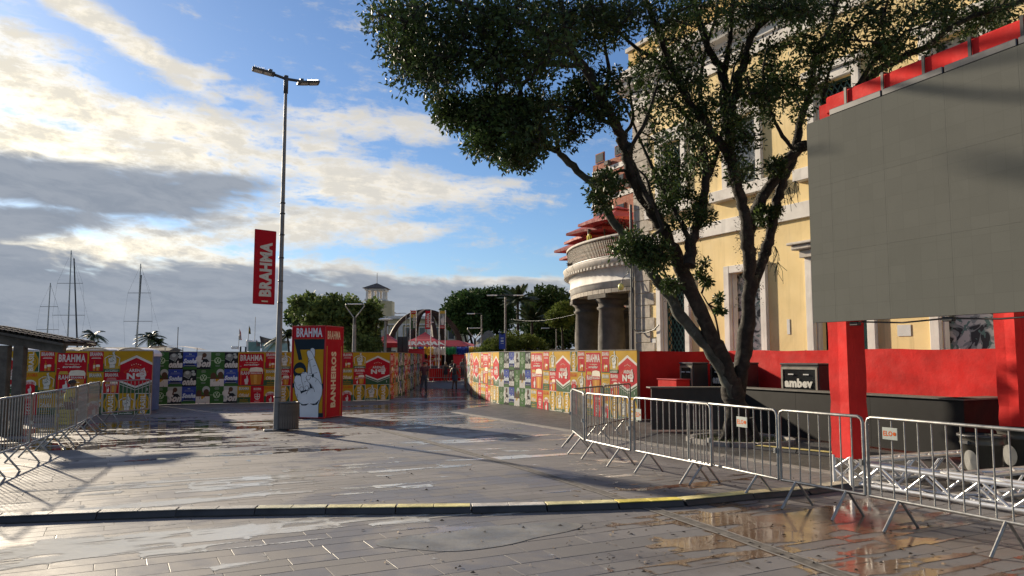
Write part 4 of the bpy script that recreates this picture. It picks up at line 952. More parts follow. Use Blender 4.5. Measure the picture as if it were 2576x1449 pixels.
# ================================================================== TOILET TOTEM
tc_, tl_ = G(814, 1053.6), G(731, 1051.6)
d = tc_ - tl_; rz = math.atan2(d.y, d.x); TWD = d.length; THT = P(820, 819, tc_.y).z
tot = thing('toilet_totem', 'tall red square totem with a crossed fingers hand and BANHEIROS lettering', 'totem', (tl_.x, tl_.y, 0), rz)
MB().box((TWD / 2, TWD / 2, THT / 2 + .02), (TWD - .02, TWD - .02, THT - .04)).build('core', PR['red'], tot)
fr = MB()
for x in (0, TWD):
    for y in (0, TWD): fr.tube([(x, y, 0), (x, y, THT)], .022, 6)
for z in (.03, THT - .02):
    for a, b_ in (((0, 0), (TWD, 0)), ((TWD, 0), (TWD, TWD)), ((TWD, TWD), (0, TWD)), ((0, TWD), (0, 0))): fr.tube([(a[0], a[1], z), (b_[0], b_[1], z)], .022, 6)
fr.build('frame', M['redcloth2'], tot)
def tn(x, y): return ((x - (95 - 45 * (y - 75) / 1330)) / 458 * TWD, (1 - (y - 75) / 1330) * THT)
S = Sheet(.0012)
mg = .035
S.rect(mg, mg, TWD - mg, THT - .02, 'red'); S.rect(mg + .03, .06, TWD - mg - .02, tn(300, 265)[1], 'yellow')
S.text('BRAHMA', *tn(145, 238), *tn(512, 106), 'hand')
S.poly([tn(112, 268), tn(546, 268), tn(541, 415), tn(196, 421), tn(224, 566), tn(172, 572), tn(122, 330)], 'navy')
S.ell(*tn(187, 726), TWD * .20, THT * .094, 'navy', 24); S.ell(*tn(185, 722), TWD * .14, THT * .030, 'yellow', 20)
S.poly([tn(80, 905), tn(512, 905), tn(508, 985), tn(78, 970)], 'navy')
S.poly([tn(70, 1385), tn(70, 1185), tn(110, 1148), tn(160, 1185), tn(200, 1385)], 'navy'); S.poly([tn(430, 1385), tn(432, 1325), tn(505, 1325), tn(502, 1385)], 'navy')
def thand(pts): return [tn(*p) for p in pts]
S.line(thand(_T + _T[:1]), .022, 'navy'); S.poly(thand(_T), 'hand'); S.line(thand(_H + _H[:1]), .026, 'navy'); S.poly(thand(_H), 'hand')
S._y(); S.hold = True
for L in HL: S.line(thand(L), .013, 'navy')
S.hold = False; S._y(); S.hold = True
for q in HP: S.poly(thand(q), 'navy')
S.hold = False
for cx, cz in ((214, 985), (285, 970)): S.ell(*tn(cx, cz), .075, .078, 'navy'); S.ell(*tn(cx, cz), .064, .067, 'hand')
o = S.mb.build('front_print', None, tot); o.location = (0, -.002, 0)
S = Sheet(.002)
S.rect(mg, mg, TWD - mg, THT - .02, 'red'); S.text('BRAHMA', TWD * .12, THT * .855, TWD * .84, THT * .945, 'cream'); S.text('BANHEIROS', TWD * .34, THT * .11, TWD * .62, THT * .72, 'cream', rot=1, off=.05)
S.rect(TWD * .08, .06, TWD * .11, THT * .78, 'gold'); S.rect(TWD * .88, .06, TWD * .91, THT * .78, 'gold')
o = S.mb.build('side_print', None, tot); o.location = (TWD + .002, 0, 0); o.rotation_euler = (0, 0, R(90))

# ================================================================== LAMP POST AND ITS BANNER
lp = G(696, 1083); LH = P(700, 196, lp.y).z
lamp = thing('lamp_post', 'tall grey lamp post with two flat LED heads in the plaza', 'lamp post', lp)
pl = MB(); pl.tube([(0, 0, 0), (0, 0, 3.5), (0, 0, 3.52), (0, 0, LH)], [.098, .072, .066, .040], 14); pl.build('pole', M['steel2'], lamp)
MB().box((-.02, -.03, .02), (.62, .46, .035), .3, ch=.008).build('base_plate', M['dgrey'], lamp)
for zc in (.9, 3.5, 4.1, 4.75, 5.4, 6.0, 6.3):
    MB().lathe([(.05 if zc > 3.4 else .08, zc - .015), (.075 if zc > 3.4 else .104, zc - .015), (.075 if zc > 3.4 else .104, zc + .015), (.05 if zc > 3.4 else .08, zc + .015)], 12).build('strap', M['dgrey'], lamp)
adir = Vector((-.92, -.39, 0)).normalized(); 
MB().lathe([(0, LH - .45), (.065, LH - .45), (.065, LH + .06), (0, LH + .07)], 10).build('cap', M['dgrey'], lamp)
MB().tube([tuple(adir * .38 + Vector((0, 0, LH + .06))), (0, 0, LH - .03), tuple(adir * -.42 + Vector((0, 0, LH - .04)))], .042, 8).build('arm', M['dgrey'], lamp)
for sg, zc in ((1, LH + .09), (-1, LH - .06)):
    c = adir * sg * .62; az_ = math.atan2(adir.y * sg, adir.x * sg); h_ = MB(); rot3 = Matrix.Rotation(az_, 3, 'Z') @ Matrix.Rotation(R(-8), 3, 'Y')
    h_.box(c + Vector((0, 0, zc)), (.62, .30, .06), rot=rot3, ch=.015); hd = h_.build('lamp_head', M['dgrey'], lamp)
    e = MB(); e.box(c + Vector((0, 0, zc)) + rot3 @ Vector((-.12, 0, -.034)), (.20, .24, .012), rot=rot3); e.box(c + Vector((0, 0, zc)) + rot3 @ Vector((.14, 0, -.034)), (.22, .24, .012), rot=rot3); e.build('lens', mat('led_lens', (.42, .40, .36), .3), hd)
    fn = MB()
    for k in range(9): fn.box(c + Vector((0, 0, zc)) + rot3 @ Vector((-.02 + .035 * k, 0, .05)), (.008, .26, .045), rot=rot3)
    fn.box(c + Vector((0, 0, zc)) + rot3 @ Vector((-.18, 0, .07)), (.10, .10, .09), rot=rot3); fn.build('cooling_fins', M['dgrey'], hd)
    MB().tube([tuple(c * .55 + Vector((0, 0, zc - .01))), tuple(c * .85 + Vector((0, 0, zc)))], .055, 8).build('spigot', M['dgrey'], hd)
bl, br = P(643, 576, lp.y - .45), P(695, 586, lp.y - .02); bl2, br2 = P(637, 763, lp.y - .45), P(690, 768, lp.y - .02)
d = Vector((br.x - bl.x, br.y - bl.y, 0)); BW, BHT = d.length, (bl.z - bl2.z + br.z - br2.z) / 2
ban = thing('post_banner', 'red vertical BRAHMA banner strapped to the lamp post', 'banner', (bl.x, bl.y, bl2.z - .0), math.atan2(d.y, d.x))
S = Sheet(.002); S.rect(0, 0, BW, BHT, 'red'); S.text('BRAHMA', BW * .24, BHT * .10, BW * .83, BHT * .84, 'white', rot=1, off=.05); S.rect(BW * .38, BHT * .025, BW * .68, BHT * .045, 'cream')
MB().box((BW / 2, .012, BHT / 2), (BW, .016, BHT)).build('cloth', PR['red'], ban); S.mb.build('front_print', None, ban)
fb = MB()
for a, b_ in (((0, 0), (BW, 0)), ((BW, 0), (BW, BHT)), ((BW, BHT), (0, BHT)), ((0, BHT), (0, 0))): fb.tube([(a[0], .02, a[1]), (b_[0], .02, b_[1])], .014, 6)
fb.build('frame', M['redcloth2'], ban)

# ---- slatted bin at its foot
bp_ = G(726, 1083); sb = thing('slatted_bin', 'round dark slatted litter bin beside the lamp post', 'bin', bp_)
MB().lathe([(0, .04), (.235, .04), (.235, .74), (.22, .74), (.20, .4), (0, .38)], 20).build('liner', M['dgrey'], sb)
slat = MB().box((0, 0, 0), (.018, .058, .68), ch=.004).mesh('slat'); slat.materials.append(mat('bin_slat', (.095, .08, .072), .6, vary=.3))
for k in range(24):
    o = bpy.data.objects.new('slat', slat); col.objects.link(o); o.parent = sb; q = 2 * math.pi * k / 24; o.location = (.252 * math.cos(q), .252 * math.sin(q), .40); o.rotation_euler = (0, 0, q)
MB().lathe([(.22, .73), (.275, .73), (.28, .76), (.27, .775), (.22, .775), (.22, .73)], 24).build('rim', M['dgrey'], sb)
# ================================================================== BARRICADES
def barricade(p, q, label, group, nbar=None, lean=0.0):
    d = q - p; L = d.length; t = thing('barricade', label, 'barricade', (p.x, p.y, 0), math.atan2(d.y, d.x), group)
    zb, zt = .33, 1.27; r = .021
    fr = MB(); c = .07
    fr.tube([(0, 0, zb), (0, 0, zt - c), (c * .3, 0, zt - c * .3), (c, 0, zt), (L - c, 0, zt), (L - c * .3, 0, zt - c * .3), (L, 0, zt - c), (L, 0, zb)], r, 8); fr.tube([(0, 0, zb), (L, 0, zb)], r * .95, 8); fr.build('frame', M['steel'], t)
    n = nbar or max(5, int(L / .165) - 1)
    me = MB().tube([(0, 0, zb), (0, 0, zt)], .0095, 6, cap=False).mesh('bar'); me.materials.append(M['steel'])
    for k in range(1, n + 1):
        o = bpy.data.objects.new('bar', me); col.objects.link(o); o.parent = t; o.location = (L * k / (n + 1), 0, 0)
    for k, x in enumerate((L * .2, L * .8)):
        lg = MB(); lg.tube([(x, -.29, 0.006), (x, -.02, zb - .0)], .018, 7); lg.tube([(x, .29, 0.006), (x, .02, zb - .0)], .018, 7); lg.build('foot', M['steel'], t)
    MB().box((L - .01, -.03, .72), (.035, .05, .07)).build('hook', M['steel'], t)
    return t
GL = 'barricades along the left edge'; GR = 'barricades round the tree and screen'
ql = [Vector(v + (0,)) for v in ((-8.15, 11.4), (-8.85, 13.35), (-9.45, 15.3), (-10.05, 17.2), (-10.7, 19.1), (-11.45, 20.95), (-12.15, 22.85))]
ll = ['nearest left barricade, cut by the frame edge', 'left barricade second from the frame edge', 'left barricade in front of the wooden post', 'left barricade below the poster with the beer glass', 'left barricade in front of the person in yellow', 'left barricade just past the person in yellow']
for k in range(6): barricade(ql[k], ql[k + 1] - (ql[k + 1] - ql[k]).normalized() * .05, ll[k], GL)
barricade(Vector((-12.25, 23.2, 0)), Vector((-11.75, 25.15, 0)), 'last left barricade, close to the red diamond poster', GL)
p0, p1, p2, p3 = Vector((1.36, 17.75, 0)), Vector((2.2, 14.0, 0)), Vector((3.66, 10.75, 0)), Vector((4.30, 9.55, 0))
far_r = Vector((3.26, 21.4, 0))
barricade(far_r, p0.lerp(far_r, .5), 'farthest barricade, standing against the sunlit poster wall', GR)
barricade(p0.lerp(far_r, .49), p0, 'barricade meeting the corner before the poster wall', GR)
barricade(p0 + Vector((.02, -.05, 0)), Vector((1.46, 15.75, 0)), 'barricade at the left corner, seen edge on', GR, 11)
barricade(Vector((1.50, 15.7, 0)), Vector((2.13, 14.05, 0)), 'short sunlit barricade next to the corner one', GR, 10)
b4 = barricade(p1, p1.lerp(p2, .60), 'barricade left of the tree trunk', GR)
b5 = barricade(p1.lerp(p2, .40) + Vector((.10, .05, 0)), p2, 'barricade in front of the tree trunk, overlapping its neighbour', GR)
barricade(p2 + Vector((.02, -.04, 0)), p3, 'short barricade in front of the dark bar, left of the red pillar', GR, 7)
dd = (Vector((5.16, 7.75, 0)) - p3).normalized()
b8 = barricade(p3 + dd * .06, p3 + dd * 2.12, 'nearest barricade, in front of the white truss', GR, 11)
# small ELO cards tied to the bars
def card(label, c, rz, w=.24, h=.15, two=True):
    t = thing('card', label, 'card', c, rz, 'white cards with red letters on the barricades'); S = Sheet(.001); S.rect(-w / 2, -h / 2, w / 2, h / 2, 'grey2'); S.text('ELO', -w * .44, -h * .22, w * .18, h * .22, 'orange'); S.ringe(w * .32, 0, w * .11, w * .11, .018, 'orange'); S.ell(w * .32, 0, .012, .012, 'orange'); S.mb.build('print', None, t)
    MB().box((0, .004, 0), (w, .004, h)).build('sheet', M['paper'], t); return t
def on_plane_between(p, q, f, z, off): 
    d = (q - p).normalized(); n = Vector((d.y, -d.x, 0)); c = p.lerp(q, f) + n * off; c.z = z; return c, math.atan2(d.y, d.x)
c, a = on_plane_between(p1.lerp(p2, .40) + Vector((.10, .05, 0)), p2, .66, 1.05, .028); card('white ELO card on the barricade in front of the tree trunk', c, a)
c, a = on_plane_between(p3, p3 + dd * 2.1, .19, 1.10, .028); card('white ELO card on the nearest barricade', c, a, .20, .14)
c, a = on_plane_between(p1, p2, .05, .98, .028); card('white ELO card in front of the red fence, half hidden by bars', c, a, .16, .2)

# ================================================================== RED FABRIC FENCE
fs = Vector((PX(1833, 25.3), 25.3, 0)); fe = fs + FD * 15.5
fence = thing('fabric_fence', 'bright red stretched fabric fence behind the bar', 'fence', (fs.x, fs.y, 0), RZF)
Lf = (fe - fs).length; npan = 10
for k in range(npan):
    a, b_ = k * Lf / npan, (k + 1) * Lf / npan; mb = MB(); nx, nz = 10, 6; vs = []
    for i in range(nx + 1):
        for j in range(nz + 1):
            u, v = i / nx, j / nz
            vs.append((a + (b_ - a) * u, .018 * math.sin((k + u) * math.pi) * math.sin(v * math.pi) + .010 * math.sin(3.1 * (k + u) + 4 * v), .03 + (2.20 + .012 * math.sin((k + u) * 2.1) - .02 * math.sin(u * math.pi) * (k % 3 == 1) - .03) * v))
    mb.add(vs, [(i * (nz + 1) + j, (i + 1) * (nz + 1) + j, (i + 1) * (nz + 1) + j + 1, i * (nz + 1) + j + 1) for i in range(nx) for j in range(nz)], smooth=True); mb.build('fabric_panel', M['redcloth'], fence)
fq = Vector((4.05, 24.75, 0)) - fs; mb = MB(); vs = []      # the stretch that faces the plaza
inv = Matrix.Rotation(-RZF, 3, 'Z'); fq = inv @ fq
for i in range(13):
    for j in range(7): vs.append(tuple(fq * (i / 12) + Vector((0, .012 * math.sin(i * 1.1 + j * .6), .03 + 2.15 * j / 6 + .012 * math.sin(i * .8) * j / 6))))
mb.add(vs, [(i * 7 + j, (i + 1) * 7 + j, (i + 1) * 7 + j + 1, i * 7 + j + 1) for i in range(12) for j in range(6)], smooth=True); mb.build('fabric_panel', M['redcloth'], fence)
for k in range(npan + 1): MB().tube([(k * Lf / npan, .07, 0), (k * Lf / npan, .07, 2.2)], .03, 6).build('post', M['steel'], fence)

# ================================================================== BAR COUNTER (three straight panels) AND COOLERS
c0, c1, c2 = G(1640, 1086), Vector((PX(1846, 21.0), 21.0, 0)), Vector((PX(2418, 15.1), 15.1, 0)); c3 = c2 + E1 * 1.5
M['bar'] = mat('dark_grey_bar_panel', (.032, .030, .028), .6, vary=.2, vs=1.2)
M['bar_shaded'] = mat('shaded_bar_panel', (.009, .009, .010), .6, vary=.2, vs=1.2, spec=.2)  # near-black copy of the panel, cast shadow put into its colour
M['bartop'] = mat('bar_top', (.10, .095, .085), .5, vary=.2)
bar_ = thing('bar_counter', 'long dark grey bar counter standing behind the tree', 'counter', c0)
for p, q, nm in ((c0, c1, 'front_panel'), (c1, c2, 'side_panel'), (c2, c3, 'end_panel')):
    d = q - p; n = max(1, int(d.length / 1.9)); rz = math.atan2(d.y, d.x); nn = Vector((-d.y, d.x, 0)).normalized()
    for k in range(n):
        m0 = p.lerp(q, (k + .5) / n) - c0; MB().box(m0 + nn * .03 + Vector((0, 0, .60)), (d.length / n - .006, .05, 1.10), rz).build(nm, M['bar'] if nm == 'front_panel' else M['bar_shaded'], bar_)
    m0 = (p + q) / 2 - c0; MB().box(m0 + nn * .22 + Vector((0, 0, 1.172)), (d.length + .08, .52, .035), rz, ch=.006).build('counter_top', M['bartop'], bar_)
def cooler(label, c, w, dpt, h, doors, word=True):
    t = thing('drinks_cooler', label, 'cooler', c, RZF, 'black drinks coolers behind the bar')     # local x towards the camera side, front = -y; origin at the near front corner
    MB().box((-w / 2, dpt / 2, h / 2), (w, dpt, h), ch=.02).build('cabinet', M['black'], t)
    MB().box((-w / 2, dpt / 2 - .01, h + .02), (w + .03, dpt + .03, .05), ch=.015).build('lid', M['dgrey'], t)
    f = MB()
    for x0, x1 in ([(-w + .03, -.03)] if doors == 1 else [(-w + .03, -w / 2 - .01), (-w / 2 + .01, -.03)]):
        for (cx, cz, sx, sz) in ((x0 + .03, h / 2, .06, h - .12), (x1 - .03, h / 2, .06, h - .12), ((x0 + x1) / 2, h - .09, x1 - x0 - .12, .06), ((x0 + x1) / 2, .1, x1 - x0 - .12, .06)): f.box((cx, -.012, cz), (sx, .03, sz))
    fo = f.build('door_frame', mat('cooler_trim', (.30, .28, .24), .35, .6), t)
    MB().box((-w / 2, -.004, h / 2), (w - .1, .01, h - .2)).build('door_glass', mat('cooler_glass', (.015, .017, .018), .12), fo)
    if word:
        S = Sheet(.001); S.text('ambev', -w * .88, 1.19, -w * .14, 1.43, 'white', off=.06); o = S.mb.build('lettering', None, t); o.location = (0, -.03, 0)
    for k in range(2): MB().box((-w * (.3 + .4 * k), -.035, h * .86), (.18, .02, .03)).build('label_strip', M['paper'], t)
    return t
cooler('black ambev cooler right of the tree trunk', Vector((PX(2058, 20.0), 20.0, 0)), 1.27, .68, 1.79, 1)
cooler('black ambev cooler mostly hidden behind the tree trunk', Vector((PX(1852, 23.1), 23.1, 0)), 1.15, .9, 1.79, 1)
cooler('narrow black cooler left of the tree trunk', Vector((PX(1743, 23.6), 23.6, 0)), .62, .6, 1.79, 1, False)
# red box standing in for the sunlit patch on the fence
t = thing('sunlit_patch_box', 'red box in place of a sunlit patch beside the narrow cooler', 'box', (PX(1680, 23.2), 23.2, 0), RZF); MB().box((0, .2, .66), (.9, .5, 1.32), ch=.02).build('body', M['redcloth'], t); MB().box((0, .2, 1.335), (.94, .54, .03), ch=.008).build('lid', M['redcloth2'], t)

# ================================================================== LED SCREEN ON ITS TRUSS GATE
SD = Vector((.391, -.920, 0)).normalized(); SB = Vector((-SD.y, SD.x, 0))      # along the screen towards the camera / behind it
c1p = G(2140, 1219)
s0 = c1p - SB * .45; 
# left edge of the screen where the photo has it
u = 0.0
for k in range(60):
    pt = s0 + SD * (-1 + k * .03)
    if (pt.x / pt.y) < (2052.5 - CX) / F: u = -1 + k * .03
s0 = s0 + SD * u; ZB = P(2055, 812.5, s0.y).z; ZT = P(2041, 314, s0.y).z; RZS = math.atan2(SD.y, SD.x)
scr = thing('led_screen', 'big grey unlit LED video screen held by red columns', 'screen', (s0.x, s0.y, ZB), RZS)
HS = ZT - ZB
def led_material():
    m = bpy.data.materials.new('led_face'); m.use_nodes = True; nt = m.node_tree; w = NT(nt.nodes, nt.links); b = nt.nodes['Principled BSDF']
    v = w.node('ShaderNodeTexCoord').outputs['Object']; oi = w.node('ShaderNodeObjectInfo').outputs['Random']
    c = w.mix(oi, (0.104, 0.108, 0.099), (0.109, 0.112, 0.103))
    br = w.node('ShaderNodeTexBrick'); br.offset = 0; br.inputs['Scale'].default_value = 1; br.inputs['Mortar Size'].default_value = .004; br.inputs['Brick Width'].default_value = .25; br.inputs['Row Height'].default_value = .25
    br.inputs[1].default_value = (1, 1, 1, 1); br.inputs[2].default_value = (.93, .93, .93, 1); br.inputs[3].default_value = (.88, .88, .88, 1)
    sp = w.node('ShaderNodeSeparateXYZ'); nt.links.new(v, sp.inputs[0]); nt.links.new(w.xyz(sp.outputs[0], sp.outputs[2], 0.0), br.inputs[0])
    c = w.mix(1.0, c, br.outputs[0], 'MULTIPLY'); c = w.mix(w.m('MULTIPLY', w.ramp(w.noise(v, 2.2, 5, .7), .45, .75), .3), c, (.085, .088, .08))
    nt.links.new(c, b.inputs['Base Color']); b.inputs['Roughness'].default_value = .9; b.inputs['Specular IOR Level'].default_value = .12
    bp = w.node('ShaderNodeBump'); bp.inputs['Strength'].default_value = .4; bp.inputs['Distance'].default_value = .003; nt.links.new(w.noise(v, 120, 2, .5), bp.inputs['Height']); nt.links.new(bp.outputs[0], b.inputs['Normal'])
    return m
M['led'] = led_material(); cuts = [0, .47, 1.47, 2.47, 3.47, 4.47]; nr = 3
for i in range(len(cuts) - 1):
    for j in range(nr):
        w_ = cuts[i + 1] - cuts[i]; MB().box(((cuts[i] + cuts[i + 1]) / 2, 0.0, (j + .5) * HS / nr), (w_ - .0012, .09, HS / nr - .0012), ch=.0006).build('led_panel', M['led'], scr)
for i in range(1, len(cuts) - 1):
    MB().box(((cuts[i] + cuts[i + 1]) / 2, .02, HS + .055), (cuts[i + 1] - cuts[i] - .02, .12, .10), ch=.01).build('top_bracket', M['dgrey'], scr)
MB().tube([(.9, .02, -.02), (1.6, .03, -.06), (2.3, .03, -.03), (3.0, .03, -.07), (4.2, .03, -.04)], .012, 6).build('cable', M['black'], scr)
for x in (.75, 2.3): MB().box((x, .05, -.04), (.16, .08, .06), ch=.01).build('connector', M['black'], scr)
# gate: columns and beam wrapped in red cloth
gate = thing('screen_gate', 'red cloth wrapped truss gate that carries the LED screen', 'truss gate', (c1p.x, c1p.y, 0), RZS)
ZBM = P(2076, 262, s0.y + .3).z
def wrapped(x, y, z0, z1, name, w=.38):
    mb = MB(); n = 26; vs = []; rr_ = random.Random(int(x * 10 + y))
    prof = [(-1, -1), (0, -1.0), (1, -1), (1.0, 0), (1, 1), (0, 1), (-1, 1), (-1, 0)]
    for i in range(n + 1):
        zz = z0 + (z1 - z0) * i / n; puck = .007 * math.sin(i * 2.7) * math.exp(-((zz - 1.0) / .45) ** 2) + .004 * math.sin(i * 1.3)
        for k, (a, b_) in enumerate(prof): vs.append((x + a * (w / 2 + puck + (0 if k % 2 == 0 else -.012)), y + b_ * (w / 2 + puck + (0 if k % 2 == 0 else -.012)), zz))
    mb.add(vs, [(i * 8 + k, i * 8 + (k + 1) % 8, (i + 1) * 8 + (k + 1) % 8, (i + 1) * 8 + k) for i in range(n) for k in range(8)])
    o = mb.build(name, M['redcloth'], gate); return o
wrapped(.02, 0, .42, ZBM - .1, 'column')
off2 = 4.0; wrapped(.0, off2, .30, ZBM - .6, 'column')
MB().box((2.42, -.02, ZBM - .15), (4.9, .38, .30), ch=.03).build('beam', M['redcloth'], gate)
for k in range(7):
    x = .42 + .70 * k; st = MB(); st.box((x, -.235, ZBM - .16), (.045, .02, .36)); st.tube([(x, -.25, ZBM - .30), (x + .02, -.29, ZBM - .42), (x + .01, -.33, ZBM - .50)], .022, 6); st.box((x, 0, ZBM + .018), (.05, .46, .012)); st.build('sling', M['black'], gate)
def truss(p, q, w, parent, name, step=.34, m=None):
    """square box truss from p to q (local), chords and zigzag braces in one mesh"""
    p, q = Vector(p), Vector(q); d = (q - p); L = d.length; d.normalize(); up = Vector((0, 0, 1)) if abs(d.z) < .9 else Vector((1, 0, 0)); sd = d.cross(up).normalized(); up = sd.cross(d)
    mb = MB(); cs = [(-1, -1), (1, -1), (1, 1), (-1, 1)]
    for a, b_ in cs: o = sd * a * w / 2 + up * b_ * w / 2; mb.tube([p + o, q + o], 0.031, 8)
    n = max(2, int(L / step))
    for k in range(n):
        t0, t1 = p + d * (L * k / n), p + d * (L * (k + 1) / n)
        for i in range(4):
            a, b_ = cs[i], cs[(i + 1) % 4]
            if k % 2: a, b_ = b_, a
            mb.tube([t0 + sd * a[0] * w / 2 + up * a[1] * w / 2, t1 + sd * b_[0] * w / 2 + up * b_[1] * w / 2], .021, 6, cap=False)
    return mb.build(name, m or M['alu'], parent)
truss((.02, 0, .03), (.02, 0, .46), .34, gate, 'column_foot', .4)
truss((0, off2, .03), (0, off2, .34), .34, gate, 'column_foot', .4)
truss((.28, .03, .21), (3.6, .35, .21), .30, gate, 'base_truss')
truss((-.05, .28, .21), (-.05, off2 - .25, .21), .30, gate, 'base_truss')
truss((1.7, .5, .21), (1.7, off2, .21), .30, gate, 'base_truss')
MB().box((.02, 0, .012), (.5, .5, .02)).build('foot_plate', M['steel'], gate)
# two black drums with round stickers
def drum(label, p, h, r):
    t = thing('litter_drum', label, 'litter bin', p, .3, 'black litter drums by the truss'); mb = MB().lathe([(0, .01), (r * .80, .01), (r * .82, .03), (r * .95, h * .80), (r * .97, h * .80), (r * 1.0, h * .84), (r * .97, h * .87), (r, h * .95), (r * 1.07, h * .96), (r * 1.07, h), (r * .98, h), (r * .80, .06), (0, .05)], 28)
    mb.build('body', mat('drum_plastic', (.055, .052, .045), .5, vary=.2), t); MB().lathe([(r * .99, h - .02), (r * 1.10, h - .025), (r * 1.11, h + .01), (r * .99, h + .015)], 28).build('rim', M['dgrey'], t)
    st = MB(); n = 20; ctr = R(188); zc = h * .48; rs = .12
    def cyl(u, v): rad = r * (.82 + .13 * ((zc + v) / (h * .8))) + .014; return (rad * math.cos(ctr + u / rad), rad * math.sin(ctr + u / rad), zc + v)
    vs = [cyl(0, 0)] + [cyl(rs * math.cos(2 * math.pi * k / n), 1.45 * rs * math.sin(2 * math.pi * k / n)) for k in range(n)]; st.add(vs, [(0, 1 + k, 1 + (k + 1) % n) for k in range(n)]); st.build('sticker', mat('worn_sticker', (.24, .24, .23), .7, vary=.2), t)
    for sg in (0, math.pi): MB().box((r * 1.05 * math.cos(sg), r * 1.05 * math.sin(sg), h * .86), (.05, .14, .06), sg, ch=.01).build('handle', M['dgrey'], t)
drum('black litter drum with a round white sticker in front of the second pillar', G(2474, 1216), .76, .31)
drum('black litter drum cut by the right frame edge', G(2572, 1202), .80, .33)

# ================================================================== WOODEN KIOSK AT THE LEFT EDGE
kz = 20.2
kio = thing('wooden_kiosk', 'dark wooden shelter with a tiled roof at the left edge', 'shelter', (PX(60, kz), kz, 0), 0)
def kl(x, y): v = P(x, y, kz); return Vector((v.x - kio.location.x, 0, v.z))
for x0, x1 in ((-6, 19), (33, 59), ):
    a, b_ = kl(x0, 880).x, kl(x1, 880).x; MB().box(((a + b_) / 2, .1, 1.15), (b_ - a, .2, 2.30), ch=.012).build('post', M['wood'], kio)
a, b_ = kl(-60, 858), kl(156, 890); d = b_ - a; ang = math.atan2(d.z, d.x)
MB().box((a + b_) / 2 + Vector((0, .12, .13)), (d.length, .16, .24), rot=Matrix.Rotation(-ang, 3, 'Y'), ch=.012).build('rafter', M['wood'], kio)
rb = MB(); a2, b2 = kl(-60, 822), kl(168, 862); d2 = b2 - a2
for k in range(16):
    c = a2.lerp(b2, (k + .5) / 16); L = d2.length / 16
    for j in range(5):
        t_ = MB(); 
        tp = [(L * .62 * math.cos(R(180 - 20 * i)), L * .42 * math.sin(R(180 - 20 * i))) for i in range(10)]
        vs = [c + Vector((x, -.12 + j * .30, z_ + .02 * (j % 2))) for x, z_ in tp] + [c + Vector((x * .95, .20 + j * .30, z_ * .95 + .02 * (j % 2))) for x, z_ in tp] 
        t_.add(vs, [(i, i + 1, 11 + i, 10 + i) for i in range(9)], smooth=True); 
        if k == 0 and j == 0: pass
        t_.build('roof_tile', M['rooftile'], kio)
MB().box((a2 + b2) / 2 + Vector((0, .65, -.05)), (d2.length, 1.6, .06), rot=Matrix.Rotation(-math.atan2(d2.z, d2.x), 3, 'Y')).build('roof_deck', M['wood'], kio)
MB().box((kl(40, 880).x - 2.4, 1.3, 1.15), (.2, .2, 2.30)).build('post', M['wood'], kio)
# ================================================================== THE BIG TREE
TY = tb.y
def path(pts, y0, y1):
    n = len(pts); return [P(x, y, y0 + (y1 - y0) * (i / (n - 1)) ** 1.2) for i, (x, y) in enumerate(pts)]
def smooth_path(pts, rs, sub=3, seed=0, jit=.02):
    q = random.Random(seed); out, ro = [], []
    n = len(pts)
    for i in range(n - 1):
        p0, p1, p2, p3 = pts[max(i - 1, 0)], pts[i], pts[i + 1], pts[min(i + 2, n - 1)]
        for k in range(sub):
            t = k / sub; v = .5 * ((2 * p1) + (p2 - p0) * t + (2 * p0 - 5 * p1 + 4 * p2 - p3) * t * t + (3 * p1 - p0 - 3 * p2 + p3) * t ** 3)
            r = rs[i] + (rs[i + 1] - rs[i]) * t
            out.append(v + Vector((q.gauss(0, jit), q.gauss(0, jit), q.gauss(0, jit))) * min(1, r / .1)); ro.append(r * (1 + q.uniform(-.07, .07)))
    out.append(pts[-1]); ro.append(rs[-1]); return out, ro
tree = thing('big_tree', 'large dark evergreen tree with spreading limbs in front of the yellow building', 'tree', (tb.x, tb.y, 0))
TL = Vector((tb.x, tb.y, 0))
